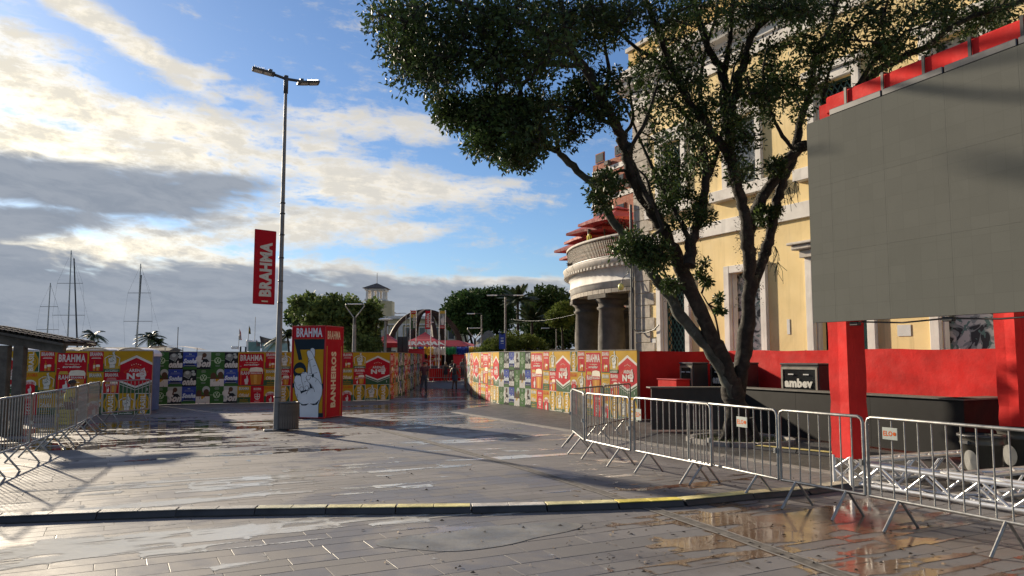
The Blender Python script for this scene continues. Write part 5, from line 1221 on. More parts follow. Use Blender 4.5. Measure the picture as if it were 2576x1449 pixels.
LIMBS = [  # photo polyline, depth start, depth end, radii start/end, material
    ([(1866, 1122), (1862, 1080), (1852, 1030), (1844, 985), (1838, 945)], TY, TY, .30, .23, 'bark', .40),
    ([(1846, 1000), (1812, 925), (1776, 870), (1715, 798), (1671, 725), (1643, 690), (1600, 622), (1558, 578), (1516, 514), (1493, 463), (1453, 431), (1405, 380)], TY - .1, 18.0, .15, .075, 'barklichen', None),
    ([(1405, 380), (1350, 352), (1291, 326), (1221, 291), (1150, 255)], 18.0, 18.4, .08, .03, 'bark', None),
    ([(1402, 378), (1398, 320), (1370, 262), (1330, 215)], 18.0, 18.6, .06, .02, 'bark', None),
    ([(1405, 380), (1330, 365), (1262, 362), (1215, 350)], 18.0, 18.6, .05, .02, 'bark', None),
    ([(1842, 985), (1818, 905), (1778, 820), (1723, 701), (1699, 641), (1667, 574), (1636, 522), (1596, 455), (1576, 383), (1556, 326), (1512, 247), (1468, 167), (1424, 128)], TY, 15.8, .20, .08, 'bark', None),
    ([(1424, 128), (1360, 85), (1291, 53), (1200, 20), (1090, -10)], 15.8, 14.6, .10, .03, 'bark', None),
    ([(1430, 132), (1426, 60), (1404, -10), (1370, -90)], 15.8, 15.4, .08, .03, 'bark', None),
    ([(1468, 167), (1380, 160), (1290, 165), (1180, 130), (1060, 100)], 15.8, 15.2, .07, .02, 'bark', None),
    ([(1640, 525), (1600, 430), (1570, 350), (1592, 300), (1580, 200)], 16.8, 17.6, .07, .03, 'bark', None),
    ([(1735, 668), (1739, 606), (1763, 542), (1775, 463), (1771, 383), (1745, 320), (1700, 260)], 17.2, 17.8, .13, .05, 'bark', None),
    ([(1739, 612), (1705, 545), (1670, 480), (1640, 420), (1600, 330), (1560, 240)], 17.2, 18.4, .07, .025, 'bark', None),
    ([(1852, 1000), (1862, 930), (1876, 860), (1886, 745), (1887, 690), (1881, 621), (1873, 540), (1856, 475), (1836, 397), (1800, 349), (1749, 278), (1701, 198), (1669, 119), (1640, 40), (1600, -60)], TY + .1, 16.6, .195, .05, 'bark', None),
    ([(1886, 745), (1908, 672), (1930, 621), (1942, 565), (1955, 505), (1976, 440), (1999, 381), (2011, 318), (2035, 238), (2054, 131), (2082, 79), (2106, 0), (2130, -80)], TY + .2, 17.4, .145, .045, 'bark', None),
    ([(1879, 600), (1900, 535), (1936, 470), (1999, 385), (2043, 357), (2090, 310), (2150, 232), (2225, 167), (2330, 115), (2420, 52), (2576, 0), (2700, -60)], TY + .1, 16.2, .16, .04, 'bark', None),
    ([(1836, 397), (1824, 278), (1816, 179), (1780, 119), (1749, 20), (1735, -70)], 18.0, 17.4, .13, .05, 'bark', None),
    ([(1818, 190), (1832, 131), (1840, 40), (1852, -70)], 17.8, 17.2, .08, .03, 'bark', None),
    ([(1830, 340), (1850, 240), (1870, 159), (1899, 79), (1963, 24), (2040, -60)], 17.8, 16.6, .12, .04, 'bark', None),
    ([(2054, 131), (2138, 79), (2197, 24), (2280, -60)], 17.5, 17.0, .06, .03, 'bark', None),
    ([(2150, 232), (2200, 150), (2260, 80), (2330, 10), (2400, -60)], 17.0, 16.6, .06, .02, 'bark', None),
    ([(1700, 200), (1650, 150), (1600, 120), (1540, 60), (1500, -30)], 17.2, 16.6, .06, .02, 'bark', None),
    ([(1836, 397), (1792, 330), (1762, 250), (1772, 140), (1800, 40), (1812, -40)], 18.0, 18.2, .075, .03, 'bark', None),
    ([(1775, 463), (1800, 400), (1816, 330), (1832, 250), (1846, 170)], 17.7, 18.3, .06, .025, 'bark', None),
    ([(1999, 381), (1962, 330), (1932, 260), (1920, 180), (1936, 90)], 17.9, 17.3, .055, .02, 'bark', None),
    ([(1576, 383), (1612, 330), (1640, 260), (1662, 180), (1668, 100)], 16.6, 17.2, .055, .02, 'bark', None),
    ([(1512, 247), (1532, 180), (1520, 100), (1540, 20), (1560, -50)], 16.2, 16.8, .055, .02, 'bark', None),
    ([(2225, 167), (2262, 130), (2292, 70), (2300, 0)], 16.9, 17.3, .04, .015, 'bark', None),
    ([(2043, 357), (2070, 290), (2076, 220), (2100, 140), (2140, 60)], 17.8, 17.2, .055, .02, 'bark', None),
    ([(1667, 574), (1640, 500), (1620, 440), (1562, 400)], 17.0, 17.5, .045, .015, 'bark', None),
    ([(1424, 128), (1330, 130), (1240, 95), (1150, 60), (1020, 40)], 15.9, 15.6, .06, .02, 'bark', None),
    ([(1556, 326), (1490, 290), (1420, 268), (1340, 262)], 16.3, 16.9, .05, .018, 'bark', None),
    ([(1816, 900), (1800, 800), (1778, 760), (1765, 738)], TY, TY - .4, .03, .01, 'bark', None),
]
wood_mb = MB(); wood2 = MB(); nodes = []
def gnarl(mb, nv, ro, n, seed):
    # uneven bark: push the ring vertices in and out (the end caps are separate and stay inside)
    b = next(i for i in range(len(mb.v) - nv - 2 * n, -1, -1) if True); g_ = np.random.default_rng(seed + 50)
    rows_ = len(ro); A = g_.normal(size=(rows_ + 2, n)); A = (A[:-2] + A[1:-1] * 1.2 + A[2:]) / 3.2; A = (A + np.roll(A, 1, 1)) / 2
    ctr = [np.mean([mb.v[b + i * n + j] for j in range(n)], axis=0) for i in range(rows_)]
    for i in range(rows_):
        for j in range(n):
            v = np.array(mb.v[b + i * n + j]); mb.v[b + i * n + j] = tuple(ctr[i] + (v - ctr[i]) * (1 + .17 * A[i, j]))

for k, (pts, y0, y1, r0, r1, mname, flare) in enumerate(LIMBS):
    w_ = path(pts, y0, y1); n = len(w_); rs = [r0 + (r1 - r0) * i / (n - 1) for i in range(n)]
    if flare: rs[0] = flare; w_[0].z = -.02
    pp, ro = smooth_path(w_, rs, 5, k, .016)
    (wood2 if mname == 'barklichen' else wood_mb).tube([p - TL for p in pp], ro, 14 if r0 > .1 else 8); gnarl((wood2 if mname == 'barklichen' else wood_mb), len(pp) * (14 if r0 > .1 else 8), ro, 14 if r0 > .1 else 8, k)
    for p, r in zip(pp, ro):
        if p.z > 3.2: nodes.append((p, r))
# root flare lobes
for k in range(6):
    q = k * 1.05 + .3; wood_mb.tube([(.28 * math.cos(q), .28 * math.sin(q), .55), (.40 * math.cos(q), .40 * math.sin(q), .13), (.62 * math.cos(q), .62 * math.sin(q), -.03)], [.08, .09, .04], 8)
wood_mb.build('trunk', M['bark'], tree); wood2.build('limb', M['barklichen'], tree)
def inside(poly, x, y):
    c = False; n = len(poly)
    for i in range(n):
        (x1, y1), (x2, y2) = poly[i], poly[(i + 1) % n]
        if (y1 > y) != (y2 > y) and x < (x2 - x1) * (y - y1) / (y2 - y1) + x1: c = not c
    return c
CROWN = [  # outline in the photo, clump count, depth centre, depth spread, clump radius
    ([(918, -10), (935, 100), (968, 150), (985, 215), (1040, 222), (1062, 205), (1110, 230), (1180, 210), (1300, 240), (1420, 190), (1500, 150), (1600, 80), (1640, -10)], 185, 15.6, 1.9, .44),
    ([(1085, 230), (1100, 310), (1165, 360), (1190, 405), (1215, 385), (1260, 415), (1330, 440), (1345, 400), (1385, 385), (1400, 300), (1380, 230)], 112, 16.3, 1.4, .31),
    ([(1395, 230), (1400, 370), (1440, 380), (1500, 330), (1560, 300), (1590, 180), (1480, 170)], 36, 16.5, 1.2, .30),
    ([(900, -160), (910, -15), (2600, -15), (2600, -220), (1700, -300)], 75, 16.2, 2.6, .6),
    ([(1490, 445), (1475, 520), (1530, 550), (1555, 500), (1580, 440), (1540, 420)], 11, 16.9, .35, .26),
    ([(1552, 590), (1545, 625), (1580, 660), (1630, 690), (1680, 690), (1695, 640), (1660, 595), (1600, 578)], 24, 17.0, .4, .30),
    ([(1640, 690), (1690, 700), (1720, 740), (1690, 735)], 4, 17.2, .3, .22),
    ([(1580, 80), (1590, 320), (1620, 470), (1700, 500), (1780, 430), (1820, 330), (1790, 150), (1700, 60)], 66, 17.6, 1.0, .36),
    ([(1640, 480), (1650, 560), (1720, 590), (1790, 590), (1800, 520), (1740, 470)], 12, 17.4, .5, .26),
    ([(1790, 120), (1810, 340), (1830, 470), (1900, 470), (1930, 380), (1970, 250), (1960, 110), (1880, 70)], 44, 17.6, 1.0, .30),
    ([(1930, 100), (1960, 260), (1990, 330), (2040, 290), (2090, 200), (2100, 90), (2010, 60)], 24, 17.4, .7, .34),
    ([(1600, -10), (1620, 90), (1750, 90), (1900, 60), (2100, 70), (2120, -10)], 46, 17.0, 1.2, .42),
    ([(2080, -10), (2090, 110), (2150, 180), (2240, 190), (2330, 130), (2450, 100), (2576, 60), (2576, -10)], 50, 16.6, .9, .38),
    ([(1900, 500), (1880, 560), (1950, 580), (1975, 530), (1940, 480)], 6, TY - .3, .2, .17),
    ([(1750, 640), (1745, 720), (1795, 730), (1790, 650)], 3, TY - .5, .15, .16), ([(1795, 745), (1800, 790), (1825, 780), (1822, 745)], 2, TY - .3, .1, .11), ([(1940, 370), (1930, 440), (1975, 440), (1985, 380)], 5, 17.6, .2, .2),
]
def sun_clear(x, y, Y):
    # the photograph shows the screen in full sun: the crown has a gap where its shade would fall on it
    best = Y; lo_, hi_ = random.random() * .8, random.random() * 1.6
    for k in range(80):
        for sg in (1, -1):
            c = Y + sg * .1 * k
            if c < 12.8 or c > 20.5: continue
            p = P(x, y, c); u_, v_ = SD.x, SD.y; dx, dy = math.sin(SUN_AZ), math.cos(SUN_AZ)      # p - t*d = s0 + s*SD
            rx, ry = p.x - s0.x, p.y - s0.y; det = u_ * dy - v_ * dx
            t = (u_ * ry - v_ * rx) / det; s_ = (rx - t * dx) / u_ if abs(u_) > 1e-6 else 0; zz = p.z - t * math.tan(SUN_EL)
            if t < 0 or s_ < -1.5 - lo_ or s_ > 5.0 + hi_ or zz > ZT + 1.3 or zz < ZB - .7: return c
    return best
cl = []
q = random.Random(21)
for poly, n, yc, ys, rad in CROWN:
    xs = [p[0] for p in poly]; ys_ = [p[1] for p in poly]; got = 0; tries = 0
    while got < n and tries < n * 60:
        tries += 1; x, y = q.uniform(min(xs), max(xs)), q.uniform(min(ys_), max(ys_))
        rp = rad * .42 / yc * F
        if not inside(poly, x, y) or (tries < n * 45 and not all(inside(poly, x + a_ * rp, y + b_ * rp) for a_, b_ in ((1, 0), (-1, 0), (0, 1), (0, -1)))): continue
        p = P(x, y, sun_clear(x, y, yc + q.uniform(-ys, ys)))
        if tries < n * 30 and any((p - c[0]).length < rad * .75 for c in cl): continue
        cl.append((p, rad * q.uniform(.75, 1.2))); got += 1
# twigs: join every clump to the nearest limb or clump already joined
todo = list(range(len(cl))); NP = [(p, r, None) for p, r in nodes]; arr = np.array([tuple(p) for p, r in nodes]); best = []
tw = MB()
pos = np.array([tuple(c[0]) for c in cl]); dist = np.sqrt(((pos[:, None, :] - arr[None, :, :]) ** 2).sum(2)); near = dist.argmin(1); dmin = dist.min(1)
link_to = {}; jr = {}
A_pos = [Vector(x) for x in arr]
done = []
import heapq
cand = {i: (dmin[i], ('n', int(near[i]))) for i in todo}
while cand:
    i = min(cand, key=lambda k: cand[k][0]); d_, src = cand.pop(i); link_to[i] = src; done.append(i)
    if cand:
        ks = np.array(list(cand.keys())); dd_ = np.sqrt(((pos[ks] - pos[i]) ** 2).sum(1)) * 1.12
        for k, v in zip(ks, dd_):
            if v < cand[k][0]: cand[int(k)] = (float(v), ('c', i))
wt = {i: 1 for i in done}
for i in reversed(done):
    if link_to[i][0] == 'c': wt[link_to[i][1]] += wt[i]
for i in done:
    kind, j = link_to[i]; a = A_pos[j] if kind == 'n' else cl[j][0]; b = cl[i][0]; L = (b - a).length
    r0 = min(.012 + .010 * math.sqrt(wt[i]), .05); m1 = a.lerp(b, .5) + Vector((q.gauss(0, .08), q.gauss(0, .08), q.gauss(0, .06))) * L
    tw.tube([a - TL, m1 - TL, b - TL], [r0, r0 * .8, r0 * .55], 5, cap=False)
    for s in range(6):
        e = b + Vector((q.gauss(0, 1), q.gauss(0, 1), q.gauss(.1, .8))).normalized() * cl[i][1] * q.uniform(.6, 1.0); tw.tube([b - TL, e - TL], [.009, .004], 4, cap=False)
tw.build('twigs', M['bark'], tree)
def leaf_cloud(centers, radii, per, size, up=.25, seed=0, aspect=.42, fold=.22, shell=.0):
    g_ = np.random.default_rng(seed); C = np.repeat(np.array(centers), per, axis=0); Rd = np.repeat(np.array(radii), per); n = len(C)
    dv = g_.normal(size=(n, 3)); dv /= np.linalg.norm(dv, axis=1, keepdims=True); rad = Rd * np.maximum(g_.random(n) ** .45, shell)
    pos = C + dv * rad[:, None] * np.array([1, 1, .8])
    ax = dv * .6 + g_.normal(size=(n, 3)) * .8; ax[:, 2] -= .15; ax /= np.linalg.norm(ax, axis=1, keepdims=True)
    nr_ = g_.normal(size=(n, 3)); nr_[:, 2] += up * 3; sd = np.cross(ax, nr_); sd /= np.linalg.norm(sd, axis=1, keepdims=True) + 1e-9; nn_ = np.cross(sd, ax)
    L = size * g_.uniform(.65, 1.25, n)[:, None]
    v0 = pos; v1 = pos + ax * L * .5 + sd * L * aspect * .5 + nn_ * L * fold * .3; v2 = pos + ax * L; v3 = pos + ax * L * .5 - sd * L * aspect * .5 + nn_ * L * fold * .3
    V = np.stack([v0, v1, v2, v3], 1).reshape(-1, 3); b = np.arange(n)[:, None] * 4
    T = np.concatenate([np.concatenate([b, b + 1, b + 2], 1), np.concatenate([b, b + 2, b + 3], 1)], 0); return V, T
V, T = leaf_cloud([tuple(c[0] - TL) for c in cl], [c[1] for c in cl], 98, .125, seed=5); link('crown', tri_mesh('crown', V, T, M['leaf']), tree)
V, T = leaf_cloud([tuple(c[0] - TL) for c in cl], [c[1] * 1.05 for c in cl], 14, .115, seed=6); link('sunlit_tone_leaves', tri_mesh('sunlit_tone_leaves', V, T, M['leaflit']), tree)
# moss and small ferns on the limbs
mc, mr = [], []
for p, r in nodes:
    if r > .05 and p.x > 2.0:
        for k in range(2): mc.append(tuple(p - TL + Vector((q.gauss(0, .6), q.gauss(0, .6), q.gauss(0, .6))) * r)); mr.append(r * 1.15)
V, T = leaf_cloud(mc, mr, 26, .055, seed=8, aspect=.35, shell=.9); link('moss', tri_mesh('moss', V, T, mat('limb_moss', (.03, .036, .016), .9, vary=.4)), tree)
# hanging air plants under the limbs
ep = MB(); q = random.Random(9)
for x, y, yd in ((1958, 660, TY - .2), (2000, 455, 17.8), (1985, 470, 17.9), (1950, 620, TY)):
    b = P(x, y, yd)
    for k in range(9): e = b + Vector((q.gauss(0, .10), q.gauss(0, .1), -q.uniform(.2, .55))); ep.tube([b - TL, (b + e) / 2 + Vector((q.gauss(0, .06), q.gauss(0, .06), .05)) - TL, e - TL], .006, 4, cap=False)
ep = ep.build('hanging_roots', M['palm'], tree); ep['kind'] = 'stuff'
# ================================================================== DISTANCE
K = .63889
def z1(x, y): return ((x / 1.525) * K, (950 + y / 1.525) * K)
def z2(x, y): return ((900 + x / 2.07) * K, (1050 + y / 2.07) * K)
def z3(x, y): return ((1800 + x / 2.07) * K, (1050 + y / 2.07) * K)
def z8(x, y): return ((1460 + x / 3.45) * K, (1060 + y / 3.45) * K)
def far_tree(label, poly, Y, spread, n, rad, per, size, trunks, mname, seed, cat='tree', name='tree', group=None, top_only=False):
    q = random.Random(seed); xs = [p[0] for p in poly]; ys = [p[1] for p in poly]; cs, rs = [], []; b0 = trunks[0][0]; base = Vector((PX(b0[0], Y), Y, 0))
    t = thing(name, label, cat, base, 0, group); tr = 0
    while len(cs) < n and tr < n * 80:
        tr += 1; x, y = q.uniform(min(xs), max(xs)), q.uniform(min(ys), max(ys))
        if not inside(poly, x, y): continue
        p = P(x, y, Y + q.uniform(-spread, spread)) - base
        if p.z < .3: continue
        if tr < n * 40 and any((p - Vector(c)).length < rad * .7 for c in cs): continue
        cs.append(tuple(p)); rs.append(rad * q.uniform(.7, 1.25))
    V, T = leaf_cloud(cs, rs, per, size, seed=seed, aspect=.6, shell=.55); link('crown', tri_mesh('crown', V, T, M[mname]), t)
    mb = MB()
    for k, tk in enumerate(trunks):
        w_ = [P(x, y, Y + (0 if k == 0 else q.uniform(-.5, .5))) - base for x, y in tk[:-1]]
        if k == 0: w_ = [Vector((0, 0, -.05))] + w_
        r0 = tk[-1]; nn = len(w_)
        if nn < 2: continue
        mb.tube(w_, [r0 * (1 - .6 * i / (nn - 1)) for i in range(nn)], 8)
    top = [Vector(c) for c in cs]
    hub = (P(trunks[0][-2][0], trunks[0][-2][1], Y) - base)
    for c in top[::3]: mb.tube([hub, hub.lerp(c, .5) + Vector((0, 0, .1)), c], [.07, .05, .02], 5, cap=False)
    mb.build('trunk', M['bark'], t); return t
far_tree('round broad leaved almond tree left of the passage, behind the totem', [z2(*p) for p in ((520, 350), (560, 262), (680, 245), (760, 255), (850, 262), (940, 240), (1060, 295), (1200, 315), (1245, 380), (1235, 440), (1180, 520), (1190, 600), (1240, 650), (1180, 690), (1000, 690), (960, 560), (860, 480), (600, 450))], 62, 2.2, 110, .55, 75, .42,
         [[z2(985, 600), z2(960, 520), z2(930, 440), .22], [z2(985, 640), z2(1060, 560), z2(1120, 480), .12]], 'leaf3', 31)
far_tree('darker tree crown peeping out behind the almond tree on its left', [z2(*p) for p in ((485, 400), (520, 370), (560, 400), (560, 450), (500, 450))], 90, 1.2, 14, .7, 60, .4, [[z2(530, 430), z2(530, 420), .2]], 'leaf2', 32)
far_tree('dark conical tree just right of the cupola', [z2(*p) for p in ((1265, 320), (1290, 330), (1325, 385), (1270, 392), (1250, 300))], 150, 1.5, 16, 1.0, 70, .6, [[z2(1290, 385), z2(1290, 360), .3]], 'leaf2', 33)
far_tree('big dense dark tree right of the arches', [z8(*p) for p in ((1050, 490), (1085, 410), (1180, 365), (1330, 325), (1490, 335), (1500, 420), (1480, 600), (1560, 700), (1500, 800), (1400, 820), (1330, 790), (1200, 800), (1150, 740), (1060, 760), (1020, 650))], 106, 3.5, 100, 1.2, 110, .55,
         [[z8(1310, 1040), z8(1270, 860), z8(1220, 720), .22], [z8(1385, 1050), z8(1350, 900), z8(1300, 760), .2], [z8(1310, 1000), z8(1380, 900), .1]], 'leaf2', 34)
far_tree('tallest dark tree in the middle of the tree group', [z8(*p) for p in ((1500, 335), (1640, 300), (1800, 285), (1900, 330), (1900, 700), (1800, 830), (1650, 820), (1560, 780), (1500, 560))], 110, 3, 90, 1.2, 110, .45, [[z8(1720, 900), z8(1690, 700), z8(1700, 500), .3]], 'leaf2', 35)
far_tree('dark tree touching the columns of the terrace', [z3(*p) for p in ((560, 330), (600, 220), (700, 190), (800, 200), (880, 250), (950, 300), (950, 620), (800, 640), (640, 620), (560, 500))], 92, 3, 100, 1.05, 110, .5, [[z3(780, 640), z3(760, 500), z3(740, 350), .35]], 'leaf2', 36)
far_tree('lighter green small tree against the terrace columns', [z3(*p) for p in ((745, 430), (770, 340), (850, 310), (930, 320), (950, 420), (900, 480), (800, 480))], 68, 1.2, 36, .5, 100, .26, [[z3(860, 640), z3(855, 520), z3(850, 430), .12]], 'leafhedge', 37)
far_tree('big rounded yellow green bush above the poster wall', [z3(*p) for p in ((165, 715), (210, 640), (330, 575), (430, 550), (520, 545), (640, 580), (720, 640), (750, 715))], 58, 2.0, 110, .42, 150, .15, [[z3(450, 720), z3(450, 650), .2]], 'leafhedge', 38, 'bush', 'bush')
far_tree('low shrub beside the round lamp', [z2(*p) for p in ((1050, 620), (1120, 580), (1230, 620), (1240, 700), (1040, 700))], 57, .8, 26, .35, 90, .2, [[z2(1140, 700), z2(1140, 660), .08]], 'leaf3', 39, 'shrub', 'shrub')
# dark low wall under the trees
w0, w1_ = Vector((PX(1380, 75), 75, 0)), Vector((PX(1470, 75), 75, 0)); t = thing('low_wall', 'low dark wall under the trees beside the terrace', 'wall', w0); MB().box(((w1_.x - w0.x) / 2, 0, 1.35), (w1_.x - w0.x + 3, .3, 2.7)).build('body', M['dgrey'], t); MB().box(((w1_.x - w0.x) / 2, 0, 2.74), (w1_.x - w0.x + 3.1, .42, .08)).build('coping', M['stone'], t)

def palm(label, px, py, Y, fl, nf, seed, base_px=None, fan=False, rb=.16):
    q = random.Random(seed); top = P(px, py, Y); bx = PX(base_px if base_px else px, Y); t = thing('palm_tree', label, 'palm tree', (bx, Y, 0)); o = Vector((bx, Y, 0)); tp = top - o
    MB().tube([(0, 0, -.1), tuple(tp * .5 + Vector((tp.x * -.1, 0, 0))), tuple(tp)], [rb, rb * .75, rb * .6], 8).build('trunk', M['bark'], t); mb = MB()
    for k in range(nf):
        a = 2 * math.pi * k / nf + q.uniform(-.2, .2); el = q.uniform(-.2, 1.2); L = fl * q.uniform(.8, 1.1); d = Vector((math.cos(a) * math.cos(el), math.sin(a) * math.cos(el), math.sin(el))); pts = []
        for i in range(7): s = i / 6; pts.append(tp + d * L * s + Vector((0, 0, -L * (.55 if not fan else .25) * s * s)))
        mb.tube(pts, [.03 * (1 - .8 * i / 6) for i in range(7)], 4, cap=False)
        for i in range(1, 7):
            for m_ in range(5):
                p = pts[i - 1].lerp(pts[i], m_ / 5); tg = (pts[i] - pts[i - 1]).normalized(); sd = tg.cross(Vector((0, 0, 1)))
                if sd.length < .1: sd = Vector((1, 0, 0))
                sd.normalize(); ll_ = L * .24 * math.sin(math.pi * (.15 + .8 * (i - 1 + m_ / 5) / 6))
                for sg in (1, -1):
                    e = p + sd * sg * ll_ + tg * ll_ * .5 + Vector((0, 0, -ll_ * .45)); mb.add([p, p + tg * .045 * fl, e], [(0, 1, 2)])
    mb.build('fronds', M['palm'], t); return t
palm('small palm just left of the red totem', *z2(480, 560), 58, 1.7, 16, 41, base_px=z2(515, 660)[0], rb=.12)
palm('far palm with two crowns above the porta toilets, upper one', *z1(562, 560), 150, 3.1, 18, 42); palm('lower far palm beside the taller one by the masts', *z1(548, 618), 150, 2.6, 14, 43)
palm('far palm right of the third mast', *z1(905, 580), 150, 3.6, 18, 44); palm('short far palm next to the boat canopy', *z1(952, 615), 150, 2.8, 14, 45)
palm('fan palm rising out of the dark trees', *z3(495, 262), 80, 2.3, 34, 46, fan=True, rb=.2); palm('broad palm hanging low between the dark trees', *z3(610, 440), 78, 2.4, 30, 47, fan=True, rb=.2)

# ---- customs house with cupola
Yb = 122
ch_l, ch_r = PX(z2(530, 0)[0], Yb), PX(z8(1260, 0)[0], Yb); HT = P(900, z8(0, 640)[1], Yb).z
M['cream'] = mat('cream_plaster', (.50, .44, .28), .9, vary=.12, vs=.4, bump=.2, bs=10)
cb = thing('customs_house', 'cream and white building with a pillared cupola behind the trees', 'building', (ch_l, Yb, 0)); Wd = ch_r - ch_l
MB().box((Wd / 2, 7, HT / 2), (Wd, 14, HT)).build('wall', M['cream'], cb)
for zc, hh, pr in ((HT - .2, .5, .5), (HT - 1.3, .25, .25), (HT * .50, .3, .2)): MB().box((Wd / 2, 7, zc), (Wd + 2 * pr, 14 + 2 * pr, hh), ch=.05).build('cornice', M['whitewall'], cb)
for k in range(12):
    x = .8 + k * (Wd - 1.6) / 11; MB().box((x, -.12, HT * .42), (.7, .3, HT * .83), ch=.03).build('pilaster', M['whitewall'], cb)
    if k < 11:
        xm = x + (Wd - 1.6) / 22; 
        for zc in (HT * .25, HT * .68):
            f = MB().box((xm, -.05, zc), (1.1, .16, 2.0)).build('window', M['whitewall'], cb); MB().box((xm, -.14, zc), (.85, .05, 1.75)).build('pane', M['glass'], f)
for k in range(9): MB().box((1.5 + k * .9, .1, HT + .35), (.4, .3, .7 + .35 * (k == 4)), ch=.05).build('parapet_ornament', M['whitewall'], cb)
tx0, tx1 = PX(z2(1088, 0)[0], Yb - 2) - ch_l, PX(z2(1248, 0)[0], Yb - 2) - ch_l; tw_ = tx1 - tx0; xc = (tx0 + tx1) / 2; zt0 = P(930, z2(0, 270)[1], Yb).z; zt1 = P(930, z2(0, 185)[1], Yb).z; zt2 = P(930, z2(0, 152)[1], Yb).z; zan = P(930, z2(0, 45)[1], Yb).z
MB().box((xc, 1.5, (HT + zt0) / 2), (tw_ * .96, tw_ * .96, zt0 - HT)).build('tower', M['cream'], cb); MB().box((xc, 1.5, zt0), (tw_ + .3, tw_ + .3, .3), ch=.04).build('tower_ledge', M['whitewall'], cb)
for i in range(4):
    for j in range(4):
        if 0 < i < 3 and 0 < j < 3: continue
        MB().box((xc + (i - 1.5) * tw_ * .29, 1.5 + (j - 1.5) * tw_ * .29, (zt0 + zt1) / 2), (.32, .32, zt1 - zt0 - .3)).build('tower_column', M['whitewall'], cb)
MB().box((xc, 1.5, zt1), (tw_ + .25, tw_ + .25, .35), ch=.05).build('tower_entablature', M['whitewall'], cb)
rf = MB(); s = tw_ / 2 + .5; rf.add([(xc - s, 1.5 - s, zt1 + .2), (xc + s, 1.5 - s, zt1 + .2), (xc + s, 1.5 + s, zt1 + .2), (xc - s, 1.5 + s, zt1 + .2), (xc, 1.5, zt2 + .5)], [(0, 1, 4), (1, 2, 4), (2, 3, 4), (3, 0, 4), (3, 2, 1, 0)]); ro_ = rf.build('tower_roof', M['rooftile'], cb); MB().tube([(xc, 1.5, zt2), (xc, 1.5, zan)], .05, 5).build('mast', M['dgrey'], ro_)
MB().box((PX(z2(1245, 0)[0], Yb) - ch_l, 1, HT + 1.2), (3.2, 3, 2.4)).build('upper_wing', M['cream'], cb)

# ---- crossed steel arches
Ya_ = 92
apx = P(*z8(745, 545), Ya_); al, ar = P(*z8(255, 880), Ya_), P(*z8(1245, 1000), Ya_)
arch = thing('arch_sculpture', 'brown steel sculpture of crossing arches', 'sculpture', (apx.x, Ya_, 0))
def arc_rib(x0, x1, y0, y1, w, parent):
    mb = MB(); n = 30; vs = []; half = (x1 - x0) / 2
    for i in range(n + 1):
        t_ = i / n; q = math.pi * t_; x = (x0 + x1) / 2 - half * math.cos(q); y = y0 + (y1 - y0) * (.5 - .5 * math.cos(q)); z = apx.z * math.sin(q) ** .72 if 0 < i < n else 0
        nx, nz = -math.cos(q), math.sin(q); dirv = Vector((x1 - x0, y1 - y0, 0)).normalized(); sd = Vector((-dirv.y, dirv.x, 0)); wd = w * (1.25 - .5 * math.sin(q)); out = dirv * nx + Vector((0, 0, nz))
        c = Vector((x, y, z)); vs += [c + sd * wd * .55, c - sd * wd * .55, c - sd * wd * .55 - out * wd * .9, c + sd * wd * .55 - out * wd * .9]
    mb.add(vs, [(i * 4 + k, i * 4 + (k + 1) % 4, (i + 1) * 4 + (k + 1) % 4, (i + 1) * 4 + k) for i in range(n) for k in range(4)]); mb.build('rib', M['rust'], parent)
wv = (ar.x - al.x) / 2
arc_rib(-wv - .3, wv + .3, -1.5, 1.5, .62, arch); arc_rib(-wv * .46, wv * .40, 3.8, -3.8, .5, arch); arc_rib(-wv * .38, wv * .50, -4.0, 3.9, .5, arch)

# ---- event stand: tents, awning with lettering, ribbon fringe
Yt = 72
def tent(label, xl, xr, ybase, ypeak, Y, dep, wall_h=None, name='tent'):
    a, b = P(*z8(xl, ybase), Y), P(*z8(xr, ybase), Y); pk = P(*z8((xl + xr) / 2, ypeak), Y); t = thing(name, label, 'tent', ((a.x + b.x) / 2, Y, 0)); w_ = (b.x - a.x) / 2; ze = a.z
    rf = MB(); cs = [(-w_, 0), (w_, 0), (w_, dep), (-w_, dep)]; pts = []
    for k in range(4):
        (x0, y0), (x1, y1) = cs[k], cs[(k + 1) % 4]
        prev = None
        for s in range(5):
            f = s / 4; zz = ze + (pk.z - ze) * (f ** 1.25); cx_, cy_ = 0, dep / 2
            row = [(x0 + (cx_ - x0) * f, y0 + (cy_ - y0) * f, zz), (x1 + (cx_ - x1) * f, y1 + (cy_ - y1) * f, zz)]
            if prev: rf.add([prev[0], prev[1], row[1], row[0]], [(0, 1, 2, 3)])
            prev = row
        rf.add([(x0, y0, ze), (x1, y1, ze), (x1, y1, ze - .35), (x0, y0, ze - .35)], [(0, 1, 2, 3)])
    rf.build('canopy', M['redcloth2'], t)
    for x, y in cs: MB().tube([(x * .98, y, 0), (x * .98, y, ze)], .05, 6).build('leg', M['steel'], t)
    return t
tent('red pyramid tent in the middle of the event stand', 505, 895, 968, 842, Yt + 3, 5)
tent('red tent behind the round lamp left of the event stand', -40, 372, 1000, 868, 66, 4.5)
aw = thing('event_awning', 'long red BRAHMA awning with coloured ribbon fringe', 'awning', (PX(z8(905, 0)[0], Yt), Yt, 0)); ax0 = aw.location.x
tl, tr_, br_, bl_ = P(*z8(490, 968), Yt + 1.5), P(*z8(1200, 966), Yt + 1.5), P(*z8(1315, 1046), Yt), P(*z8(470, 1046), Yt)
